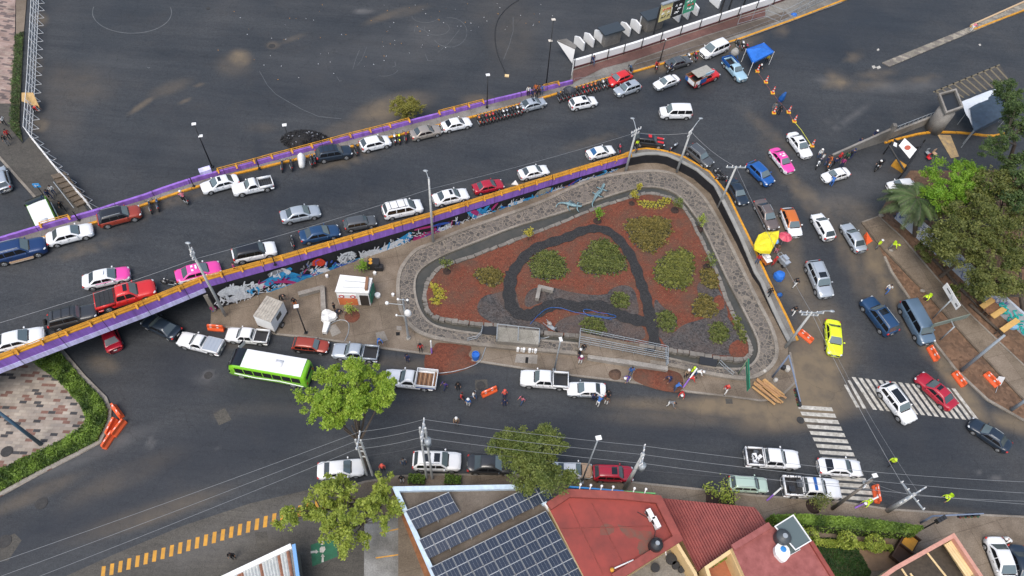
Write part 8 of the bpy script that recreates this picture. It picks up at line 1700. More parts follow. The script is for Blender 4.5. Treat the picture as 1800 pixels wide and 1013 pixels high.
# lizard sculptures
LZ=mat('lizard_teal',(.07,.14,.17),.6,col2=(.24,.36,.38),scale=4); LZD=mat('lizard_dark',(.05,.07,.08),.7)
def lizard(label,px,z0,legs):
    q=[G(a,b,z0) for a,b in px]; c=q[len(q)//2]; t=thing('lizard_sculpture',label,'sculpture',c,0,'teal lizard sculptures'); q=[Vector(v) for v in smooth_poly([tuple(p) for p in q],2,False)]; n=len(q); secs=[]
    for i,p in enumerate(q):
        f=i/(n-1); a=q[max(0,i-1)]; b=q[min(n-1,i+1)]; d_=(b-a).normalized(); s_=Vector((-d_.y,d_.x,0)); r_=np.interp(f,[0,.03,.10,.16,.22,.35,.5,.6,.8,1],[.05,.12,.19,.16,.15,.27,.24,.14,.07,.015]); zc=.42 if f<.55 else .42-.35*(f-.55)/.45; zc+=.15*max(0,.15-f)/.15
        secs.append([p+s_*math.cos(t_)*r_+Vector((0,0,zc+math.sin(t_)*r_*.75)) for t_ in [2*math.pi*k/10 for k in range(10)]])
    mb=MB(); mb.loft(secs,LZ); mb.build('body',t,True)
    for f in (.24,.50):
        i=int(f*(n-1)); p=q[i]; d_=(q[i+1]-q[i-1]).normalized(); s_=Vector((-d_.y,d_.x,0))
        for s in(1,-1): mb=MB(); k=p+s_*s*.55-d_*.15*s*0+Vector((0,0,.40)); e=p+s_*s*.75-d_*.35+Vector((0,0,.03)); mb.tube(p+s_*s*.1+Vector((0,0,.38)),k,.10,LZ,.07,n=8); mb.tube(k,e,.07,LZ,.05,n=8); [mb.tube(e,e-d_*.22+s_*s*(.08*j),.028,LZD,.01,n=5) for j in (-1.2,-.4,.4,1.2)]; mb.build('leg',t,True)
    mb=MB()
    for i in range(2,int(n*.75)): p=q[i]; r_=.2; z=.42+np.interp(i/(n-1),[0,.35,.6,1],[.12,.22,.12,.0]); mb.tube(p+Vector((0,0,z-.02)),p+Vector((0,0,z+.12)),.035,LZD,.005,n=4)
    mb.build('spines',t)
lizard('teal lizard sculpture crawling left to right along the channel wall, left one',[(1022,367),(1017,366),(1010,365),(1002,363),(994,361),(986,359),(979,361),(977,366)],.36,0)
lizard('teal lizard sculpture climbing upward on the cobbles, right one with curled tail',[(1061,328),(1058,334),(1055,340),(1050,344),(1046,350),(1042,357),(1040,362),(1043,367)],.36,0)
# ================================================================ LEFT FENCE AND STAIRS
t=thing('scaffold_fence','white braced steel fence along the left edge of the dark plaza','fence',G(60,120)); fp=[G(a,b) for a,b in [(70,-30),(66,60),(62,150),(56,245),(110,312),(166,374)]]
L_=dens(fp,1.75); mb=MB()
for h in (.1,.8,1.5,2.2): mb.path([p+Vector((0,0,h)) for p in fp],.035,M_WHITE,n=5)
mb.build('rail',t)
for i,p in enumerate(L_[:60]):
    d_=(L_[min(i+1,len(L_)-1)]-L_[max(i-1,0)]).normalized(); nn=Vector((-d_.y,d_.x,0)); nn=nn if nn.x>0 else -nn
    mb=MB(); mb.tube(p,p+Vector((0,0,2.25)),.045,M_WHITE,n=5); mb.build('upright',t)
    mb=MB(); e=p+nn*.8; mb.tube(p+Vector((0,0,2.0)),e,.035,M_WHITE,n=5); mb.tube(p+Vector((0,0,.05)),e,.035,M_WHITE,n=5); mb.build('brace',t)
mb=MB(); hr=random.Random(1)
for a,b in zip(L_[:-1],L_[1:]):
    mb.add([a+Vector((0,0,.15)),b+Vector((0,0,.15)),b+Vector((0,0,2.15)),a+Vector((0,0,2.15))],[(0,1,2,3)],mat('mesh_panel',(.35,.40,.44),.5,alpha=.28))
mb.build('mesh_panel',t)
mb=MB(); a=[P(38,163,2.2),P(58,163,2.2),P(70,190,.9),P(38,178,1.5)]; mb.add(a+[p-Vector((0,0,.05)) for p in a],[(0,1,2,3),(7,6,5,4),(0,4,5,1),(1,5,6,2),(2,6,7,3),(3,7,4,0)],mat('tan_board',(.42,.28,.12),.8,var=.2)); mb.build('tan_tarp',label='tan sheet hung over the white braced fence',cat='tarp')
t=thing('staircase','short brown concrete staircase beside the white fence near the minibus','stairs',G(120,345,.1)); A_=w2([(88,322),(112,313)],.6)
for i in range(7):
    f0,f1=i/7,(i+1)/7; a=P(lerp(96,133,f0),lerp(318,362,f0),.5); b=P(lerp(120,155,f0),lerp(312,352,f0),.5); a2=P(lerp(96,133,f1),lerp(318,362,f1),.5); b2=P(lerp(120,155,f1),lerp(312,352,f1),.5); mb=MB(); mb.prism([(a.x,a.y),(b.x,b.y),(b2.x,b2.y),(a2.x,a2.y)],.1,1.5-i*.19,mat('stair_concrete',(.11,.085,.06),.8,var=.3)); mb.build('step',t)
mb=MB(); mb.path([P(94,320,1.9),P(130,366,.9)],.05,M_STEEL); mb.build('handrail',t)
mb=MB(); a=G(82,358,.1); b=G(107,387,.1); d_=b-a; mb.box(((a.x+b.x)/2,(a.y+b.y)/2,.3),(d_.length,.3,.45),M_OR,math.atan2(d_.y,d_.x)); mb.build('orange_low_wall',label='orange low wall at the head of the stairs beside the minibus',cat='low wall')
# ================================================================ GATE AREA (UPPER RIGHT)
t=thing('gate_wall','tall grey ramped wall beside the crowd at the gate road','wall',PU(1510,268,0)); a=PU(1462,279,0); b=PU(1553,250,0); d_=(b-a).normalized(); nn=Vector((-d_.y,d_.x,0)); mb=MB(); za=uz(a)
mb.prism([(a.x,a.y),(b.x,b.y),(b.x+nn.x*.3,b.y+nn.y*.3),(a.x+nn.x*.3,a.y+nn.y*.3)],za-.3,[za+.6,za+2.3,za+2.3,za+.6],M_GREYW); mb.build('wall_face',t); mb=MB(); p=b+nn*.25; mb.box((p.x+.3,p.y,za+1.5),(.5,.6,3.0),M_GREYW); mb.build('end_pillar',t)
t=thing('gatehouse','grey concrete gatehouse with a thick column and flat roof behind the gate wall','gatehouse',PU(1640,220,0)); g0=PU(1640,225,0); za=g0.z; mb=MB(); c=PU(1640,228,0); mb.tube(c,c+Vector((0,0,3.4)),1.15,M_GREYW,n=24); mb.build('column',t,True)
q=w2([(1650,168),(1678,160),(1690,190),(1662,200)],za+3.8); mb=MB(); mb.prism([(p.x,p.y) for p in q],za+3.4,za+3.8,M_GREYW,M_DARK); mb.build('roof_slab',t); edge(t,'roof_upstand',q,.25,.3,M_CONC,za+3.8)
a=PU(1556,246,0); b=PU(1640,213,0); d_=b-a; mb=MB(); mb.box(((a.x+b.x)/2,(a.y+b.y)/2,za+.65),(d_.length,.3,1.3),M_CONC,math.atan2(d_.y,d_.x)); mb.build('side_wall',t); mb=MB()
for k in range(12): p=a.lerp(b,k/11); mb.tube((p.x,p.y,za+1.3),(p.x,p.y,za+2.1),.03,M_STEEL)
mb.path([(a.x,a.y,za+2.1),(b.x,b.y,za+2.1)],.04,M_STEEL); mb.build('fence_rail',t)
for px,z,m,lab in (([(1688,180),(1757,153),(1775,190),(1712,228)],2.6,mat('tarp_white',(.60,.64,.68),.7,var=.08),'white tarpaulin shelter roof by the gatehouse'),([(1705,190),(1757,160),(1777,197),(1712,231)],3.0,mat('tarp_slate',(.035,.055,.08),.6,var=.3,scale=1.5),'dark slate blue tarpaulin draped over the white shelter')):
    p=w2(px,za+z); c=sum(p,Vector())/4; t=thing('tarp_shelter',lab,'tarpaulin',(c.x,c.y,za)); mb=MB(); N_=8; g=[]
    for i in range(N_+1):
        g.append([p[0].lerp(p[1],i/N_).lerp(p[3].lerp(p[2],i/N_),j/N_)+Vector((0,0,.22*noise.noise(Vector((i*.6,j*.6,z)))+.5*math.sin(math.pi*i/N_)*math.sin(math.pi*j/N_))) for j in range(N_+1)])
    mb.loft(g,m,closed=False); g2=[[v for v in r_] for r_ in (g[0],[v-Vector((0,0,.7)) for v in g[0]])]; mb.loft([[r_[-1] for r_ in g],[r_[-1]-Vector((0,0,.8)) for r_ in g]],m,closed=False); mb.build('sheet',t,True)
    mb=MB(); [mb.tube((v.x,v.y,za),v,.05,M_STEEL) for v in p]; mb.build('leg',t)
t=thing('gate_banner','black gate frame with a white banner bearing a red-brown round emblem','banner',PU(1590,285,0)); q=w2([(1580,256),(1587,248),(1608,268),(1599,279)],za+2.5); mb=MB(); mb.loft([[q[0],q[3]],[q[1]+Vector((0,0,.5)),q[2]+Vector((0,0,.5))]],M_WHITE,closed=False); mb.build('banner',t); c=sum(q,Vector())/4+Vector((0,0,.28)); nn=(q[3]-q[0]).cross(q[1]+Vector((0,0,.5))-q[0]).normalized(); nn=nn if nn.z>0 else -nn; mb=MB(); mb.tube(c+nn*.02,c+nn*.05,.36,mat('emblem_brown',(.40,.09,.05),.6),n=18); mb.build('round_emblem',t)
mb=MB(); 
for a_,b_ in (((1563,256),(1590,300)),((1622,252),(1590,300)),((1572,246),(1600,262)),((1620,258),(1600,262))): u_=P(*a_,za+2.3); v_=P(*b_,za+.9); mb.tube(u_,v_,.13,M_DARK); 
for a_ in ((1563,256),(1590,300),(1622,252)): u_=P(*a_,za+1.6); mb.tube((u_.x,u_.y,za),(u_.x,u_.y,za+2.3),.1,M_DARK)
mb.build('frame',t); q=w2([(1572,250),(1577,252),(1576,259),(1570,256)],za+2.4); mb=MB(); mb.loft([[q[0],q[3]],[q[1],q[2]]],M_WHITE,closed=False); mb.build('small_panel',t)
loc=PU(1578,296,0); mb=MB(); mb.box((loc.x,loc.y,loc.z+.45),(1.7,.7,.9),M_YEL,-.75); mb.box((loc.x+.2,loc.y-.3,loc.z+.4),(.5,.4,.8),M_YEL,-.75); mb.build('yellow_barrier',label='chunky yellow barrier block below the gate banner',cat='barrier')
for x,y,m,lab in ((1630,282,PT['red'],'red plastic chair near the bright green tree'),(1640,274,PT['tan'],'brown folding chair near the bright green tree'),(1628,273,M_STEEL,'grey round-backed chair near the bright green tree')):
    b=PU(x,y,0); t=thing('chair',lab,'chair',b,.5,'chairs at the gate road'); mb=MB(); mb.box((0,0,.45),(.5,.5,.06),m); mb.build('seat',t,local=True); mb=MB(); mb.box((0,.24,.75),(.5,.05,.55),m); mb.build('backrest',t,local=True)
    for sx_ in(-.2,.2):
        for sy in(-.2,.2): mb=MB(); mb.tube((sx_,sy,0),(sx_,sy,.45),.025,M_DARK); mb.build('leg',t,local=True)
# graffiti wall under the trees, timber shelters, beams
t=thing('graffiti_wall','long pale wall with blue and turquoise graffiti under the trees on the right','wall',PU(1690,480,0)); gw=[PU(a,b,0) for a,b in [(1572,384),(1610,418),(1660,462),(1720,520),(1800,592),(1900,690)]]; mb=MB(); o2=offs([Vector((p.x,p.y,0)) for p in gw],.3); GWm=mat('graffiti_base',(.30,.35,.42),.7,col2=(.50,.52,.54),scale=.6)
mb.loft([[(a.x,a.y,uz(a)-.1),(a.x,a.y,uz(a)+2.3),(b.x,b.y,uz(b)+2.3),(b.x,b.y,uz(b)-.1)] for a,b in zip(gw,o2)],GWm); mb.build('wall',t)
mb=MB(); hr=random.Random(12); gl=mat('graffiti_line',(.10,.13,.28),.7); gt=mat('graffiti_teal',(.01,.36,.34),.7); d_=(gw[1]-gw[0]).normalized(); nn=Vector((d_.y,-d_.x,0)); nn=nn if nn.y<0 else -nn
tot=dens(gw,1.15)
for i,p in enumerate(tot[:-1]):
    d_=(tot[i+1]-p).normalized(); u=Vector((d_.x,d_.y,0)).normalized(); nn=Vector((u.y,-u.x,0)); nn=nn if nn.y<0 else -nn; z=uz(p); teal=12<=i<=17
    for k in range(5):
        a=p+u*hr.uniform(0,1)+nn*(.03+.004*k); a.z=z+hr.uniform(.5,1.9); pts=[a]
        for _ in range(4): a=a+u*hr.uniform(-.35,.45)+Vector((0,0,hr.uniform(-.5,.5))); a.z=min(max(a.z,z+.2),z+2.1); pts.append(a)
        mb.path(pts,.035 if not teal else .09,gt if teal else gl,n=4)
mb.build('graffiti_lettering',t)
for i,(x,y) in enumerate([(1748,540),(1775,572)]):
    c=P(x,y,1.5); t=thing('timber_shelter',['yellow timber-roofed shelter with a brown gap, upper one on the right','yellow timber board roof, lower one on the right'][i],'shelter',(c.x,c.y,.05),.62); 
    for y_ in ((-.75,.75) if i==0 else (0,)): mb=MB(); mb.box((0,y_,1.5),(2.8 if i==0 else 3.0,.62,.08),mat('plank_yellow',(.55,.34,.11),.7,var=.12)); mb.build('roof_board',t,local=True)
    if i==0: mb=MB(); mb.box((0,0,1.3),(2.6,.9,.06),mat('brown_load',(.2,.1,.05))); mb.build('brown_board',t,local=True)
    mb=MB(); [mb.tube((a_,b_,0),(a_,b_,1.45),.06,BARK) for a_ in(-1.2,1.2) for b_ in(-.25,.25)]; mb.build('leg',t,local=True)
for i,(a_,b_,r_) in enumerate([((1640,455),(1700,520),.16),((1655,470),(1720,540),.12),((1705,535),(1765,590),.18),((1690,498),(1735,545),.12)]):
    a=PU(*a_,.25); b=PU(*b_,.25); mb=MB(); mb.tube(a,b,r_,BARK,r_*.8,n=8); mb.build('log',label=['long log lying between the footpath and the graffiti wall, upper one','thin log beside the upper graffiti, second one','thick dark log at the right beside the timber shelters','short log above the timber shelters'][i],cat='log',group='logs beside the footpath')
tb=PU(1652,487,.05); mb=MB(); mb.tube(tb,P(1685,462,3.0),.22,BARK,.16,n=10); mb.build('leaning_trunk',label='grey leaning tree trunk beside the footpath below the low shrubby tree',cat='tree trunk')
for i,(x,y,c) in enumerate([(1722,500,CB),(1770,552,CB),(1778,575,mat('tarp_light',(.2,.4,.6),.6)),(1735,525,TRM)]):
    b=PU(x,y,.05); mb=MB(); mb.loft([[b+Vector((math.cos(a)*r_*(1+.2*math.sin(2*a+i)),math.sin(a)*r_*.7,z_)) for a in [2*math.pi*j/10 for j in range(10)]] for z_,r_ in ((0,.6),(.4,.65),(.7,.4),(.75,.05))],c); mb.build('bundle',label=['blue bundle under the trees near the graffiti','blue bundle beside the lower timber roof','pale blue bundle below the timber roofs','black bundle left of the upper timber shelter'][i],cat='bundle',group='bundles under the trees')
for i,(x,y,s_) in enumerate([(1566,441,.3),(1621,512,.35),(1568,371,.35),(1548,380,.4)]):
    b=PU(x,y,.02); mb=MB(); mb.ball(b+Vector((0,0,s_*.3)),1,M_CONC,8,5,(s_,s_*.7,s_*.4)); mb.build('broken_stone',label=['pale broken stone in the upper soil strip','pale broken stone beside the crouching worker','rubble stone above the footpath end','largest rubble stone at the footpath end'][i],cat='stone',group='broken stones')
for i,(x,y) in enumerate([(1290,880)]): pass
for i,(x,y) in enumerate([(733,845),(796,846)]):
    b=G(x,y,.12); t=thing('planter',['square planter of green shrubs left of the twin-shaft pole','square planter of green shrubs right of the twin-shaft pole'][i],'planter',b,0,'green planters on the bottom pavement'); mb=MB(); mb.box((0,0,.15),(1.5,.9,.3),BARK); mb.build('box',t,local=True); L=LB(200+i); n=450; L.add(np.stack([L.r.uniform(-.8,.8,n),L.r.uniform(-.45,.45,n),.3+L.r.uniform(0,.5,n)],1),L.r.uniform(.06,.13,n),L.r.rand(n)); q=bpy.data.objects.new('foliage',L.mesh('foliage',LF_HED)); COL.objects.link(q); q.parent=t
mb=MB(); a=PU(905,323,.01); 
mb.add([a+Vector((-.45,-.2,0)),a+Vector((.5,-.2,0)),a+Vector((.1,.5,0)),a+Vector((.05,.1,.55))],[(0,1,3),(1,2,3),(2,0,3)],M_WHITE); mb.build('warning_triangle',label='small white folded triangle on the road behind the white sedan',cat='warning triangle')

b=G(1754,672,.1); t=thing('fallen_sign','small pale sign with dark marks lying askew beside an orange barrier on the soil','sign',b,.9); mb=MB(); mb.box((0,0,.35),(1.3,.06,.6),M_WHITE,rot=Matrix.Rotation(.9,3,'X')); mb.build('board',t,local=True); mb=MB(); [mb.box((x,-.12,.42),(.16,.03,.3),M_DARK,rot=Matrix.Rotation(.9,3,'X')) for x in (-.4,-.1,.2,.45)]; mb.build('lettering',t,local=True); mb=MB(); mb.tube((0,0,.3),(-1.5,-.3,.05),.03,M_STEEL); mb.build('post',t,local=True)
for px_,r_,lab in ((1258,1.0,'p'),(1282,.55,'q')): mb=MB(); c=G(px_,877,.125); mb.box((c.x,c.y,c.z),(r_*1.9,1.5,.03),MATS['pit_soil'],-.06); mb.build('tree_pit',kind='structure')
def drape(px,py,lv,r,h,m,label,nm='dark_cover'):
    b=surf(lv)(px,py,0); mb=MB(); mb.loft([[b+Vector((math.cos(a)*r_*r*(1+.2*math.sin(3*a+px)),math.sin(a)*r_*r*.8,z_*h)) for a in [2*math.pi*j/14 for j in range(14)]] for z_,r_ in ((0,1),(.55,.85),(.9,.45),(1,.06))],m); mb.build(nm,label=label,cat='cover')
drape(1000,166,'U',1.0,1.3,mat('cover_dark',(.04,.045,.055),.6,var=.3,scale=3),'dark grey cover over motorcycles in the second kerb row')
drape(1146,91,'U',.75,.12,mat('sheet_yellow',(.50,.47,.20),.7,var=.2),'pale yellow sheet lying on the walkway below the billboard','yellow_sheet')
drape(1395,28,'U',.5,.5,CB,'blue sack on the north pavement at the top','blue_sack')
# ================================================================ PEOPLE
SKM=mat('skin',(.30,.16,.10),.6); SHOE=mat('shoe',(.03,.03,.03),.6); EYE=mat('eye_dark',(.01,.01,.01),.3)
def clo(n,c): return mat('cloth_'+n,c,.85,var=.12,scale=6)
CLO={n:clo(n,c) for n,c in dict(white=(.6,.6,.6),black=(.014,.014,.016),navy=(.02,.03,.09),blue=(.03,.12,.38),denim=(.05,.09,.18),grey=(.16,.17,.18),red=(.45,.025,.025),orange=(.55,.14,.03),pink=(.55,.15,.2),magenta=(.30,.03,.14),purple=(.07,.04,.22),lime=(.55,.75,.03),brown=(.14,.08,.05),green=(.03,.10,.05),tan=(.35,.25,.16),coral=(.65,.10,.07),yellow=(.6,.45,.03)).items()}
def skel(p):
    sgn=(1,-1); J={}
    if p=='stand': J=dict(pel=(0,0,.95),ch=(0,0,1.28),nk=(.01,0,1.47),hb=(.02,0,1.56),ht=(.03,0,1.66),hip=.90,kn=[(.03,.50),(.02,.50)],an=[(0,.09),(0,.09)],el=[(-.03,1.14),(.0,1.14)],wr=[(.06,.90),(.10,.91)],sh=(0,1.41))
    if p=='walk': J=dict(pel=(0,0,.93),ch=(.03,0,1.26),nk=(.06,0,1.45),hb=(.08,0,1.54),ht=(.10,0,1.64),hip=.88,kn=[(.20,.51),(-.04,.48)],an=[(.26,.09),(-.34,.16)],el=[(-.13,1.15),(.12,1.14)],wr=[(-.10,.92),(.27,.98)],sh=(.03,1.39))
    if p=='bend': J=dict(pel=(-.12,0,.90),ch=(.18,0,1.10),nk=(.36,0,1.17),hb=(.45,0,1.17),ht=(.55,0,1.15),hip=.86,kn=[(.06,.50),(.0,.48)],an=[(0,.09),(-.1,.09)],el=[(.38,.86),(.40,.88)],wr=[(.52,.66),(.56,.70)],sh=(.30,1.13))
    if p=='sit': J=dict(pel=(-.1,0,.92),ch=(.02,0,1.24),nk=(.08,0,1.42),hb=(.11,0,1.51),ht=(.14,0,1.61),hip=.88,kn=[(.30,.72),(.30,.72)],an=[(.18,.30),(.18,.30)],el=[(.22,1.12),(.22,1.12)],wr=[(.42,1.04),(.42,1.04)],sh=(.04,1.37))
    V=[];E=[];Rr=[];K=[]
    def a(co,r,k,par=None):
        V.append(co);Rr.append(r);K.append(k)
        if par is not None: E.append((par,len(V)-1))
        return len(V)-1
    pel=a(J['pel'],(.15,.12),'t'); ch=a(J['ch'],(.17,.12),'s',pel); nk=a(J['nk'],(.06,.06),'k',ch); hb=a(J['hb'],(.075,.08),'k',nk); ht=a(J['ht'],(.09,.09),'k',hb)
    hx,hz=J['hb'][0],J['hb'][2]; a((hx+.115,0,hz+.02),(.018,.018),'k',hb)
    for i,s in enumerate(sgn):
        px=J['pel'][0]; w=.11 if p!='sit' else .16; hi=a((px,s*.09,J['hip']),(.09,.095),'t',pel); kn=a((px+J['kn'][i][0]+.0,s*(w+.02),J['kn'][i][1]),(.062,.065),'t',hi); an=a((px+J['an'][i][0],s*w,J['an'][i][1]),(.042,.045),'t',kn); a((px+J['an'][i][0]+.16,s*(w+.02),J['an'][i][1]-.045),(.04,.032),'f',an)
        sh=a((J['sh'][0],s*.19,J['sh'][1]),(.07,.07),'s',ch); el=a((J['el'][i][0],s*.26,J['el'][i][1]),(.047,.047),'s',sh); wx,wz=J['wr'][i]; wr=a((wx,s*.26,wz),(.032,.028),'k',el)
        ex,ez=J['el'][i]; dx,dz=wx-ex,wz-ez; l=math.hypot(dx,dz); dx/=l; dz/=l; pm=a((wx+dx*.07,s*.26,wz+dz*.07),(.036,.02),'k',wr); nx,nz=-dz,dx
        for q,ln in ((-.03,.075),(-.01,.088),(.01,.082),(.03,.062)):
            m=a((wx+dx*(.07+ln*.5)+nx*q,s*.258,wz+dz*(.07+ln*.5)+nz*q),(.0095,.0095),'k',pm); a((wx+dx*(.07+ln)+nx*q,s*.235,wz+dz*(.07+ln)+nz*q),(.008,.008),'k',m)
        a((wx+dx*.05+nx*.055,s*.235,wz+dz*.05+nz*.055),(.010,.010),'k',wr)
    return V,E,Rr,K
PM={}
def person_mesh(p):
    if p in PM: return PM[p]
    V,E,Rr,K=skel(p); me=bpy.data.meshes.new('sk'); me.from_pydata(V,E,[]); o=bpy.data.objects.new('sk',me); COL.objects.link(o)
    md=o.modifiers.new('s','SKIN'); sv=me.skin_vertices[0].data if me.skin_vertices else None
    if sv is None:
        bpy.context.view_layer.objects.active=o; bpy.ops.mesh.customdata_skin_add(); sv=me.skin_vertices[0].data
    for i,r in enumerate(Rr): sv[i].radius=r; sv[i].use_root=(i==0)
    md.use_smooth_shade=True; sb=o.modifiers.new('b','SUBSURF'); sb.levels=1; sb.render_levels=1
    dg=bpy.context.evaluated_depsgraph_get(); dg.update(); n=bpy.data.meshes.new_from_object(o.evaluated_get(dg)); bpy.data.objects.remove(o); n.name='person_body'
    for m in (SKM,CLO['grey'],CLO['navy'],SHOE,EYE): n.materials.append(m)
    va=np.array(V); km={'k':0,'s':1,'t':2,'f':3}; pts=[];ks=[]
    for a_,b_ in E:
        for f in (.15,.4,.65,.9): pts.append(va[a_]*(1-f)+va[b_]*f); ks.append(km[K[b_]] if not (K[b_]=='k' and K[a_]=='s') or f>.6 else km['s'])
    pts=np.array(pts)
    for pl in n.polygons: pl.material_index=ks[int(np.argmin(np.sum((pts-np.array(pl.center))**2,1)))]; pl.use_smooth=True
    bm=bmesh.new(); bm.from_mesh(n); hb=Vector(V[3])
    for s in (1,-1):
        r=bmesh.ops.create_icosphere(bm,subdivisions=1,radius=.014,matrix=Matrix.Translation(hb+Vector((.075,s*.034,.045))))
        for v in r['verts']:
            for f in v.link_faces: f.material_index=4
        r=bmesh.ops.create_icosphere(bm,subdivisions=1,radius=.028,matrix=Matrix.Translation(hb+Vector((.0,s*.088,.02))))
    bm.to_mesh(n); bm.free(); PM[p]=(n,(Vector(V[3])+Vector(V[4]))/2); return PM[p]
def hat(kind):
    mb=MB(); 
    if kind=='hair': mb.ball((-.015,0,.03),1,CLO['black'],10,7,(.108,.10,.10))
    else: mb.ball((0,0,.04),1,CLO['white'],10,7,(.135,.125,.115)); mb.tube((.02,0,.03),(.02,0,.045),.155,CLO['white'],n=14)
    return mb.mesh('headwear',True)
HT={k:hat(k) for k in('hair','hat')}
def person(x,y,p,dx,dy,shirt,tr,head,label,lv='G',z=.0,zc=.95,group=None,add=None):
    s=surf(lv); c=s(x,y,zc+z); a_=s(x+dx*10,y+dy*10,zc+z); yaw=math.atan2(a_.y-c.y,a_.x-c.x); c.z-=zc
    me,hc=person_mesh(p); t=thing('person',label,'person',c,yaw,group); t.scale=(1.06,)*3
    ob('body',me,t,mats=[None,CLO[shirt],CLO[tr],None,None]); h=HT['hair' if head=='hair' else 'hat']; q=ob('hair' if head=='hair' else ('helmet' if p=='sit' else 'cap'),h,t,tuple(hc)); 
    if head!='hair': q.material_slots[0].link='OBJECT'; q.material_slots[0].material=CLO[head]
    if add=='bag': b=MB(); b.ball((-.22,0,1.2),1,CLO['black'],8,5,(.13,.17,.22)); ob('backpack',b.mesh('bag',True),t)
    if add=='vest': b=MB(); b.loft([[(math.cos(k*.628)*.155,math.sin(k*.628)*.20,z_) for k in range(10)] for z_ in (.98,1.2,1.4)],CLO['lime'],caps=False); ob('safety_vest',b.mesh('vest',True),t)
    return t
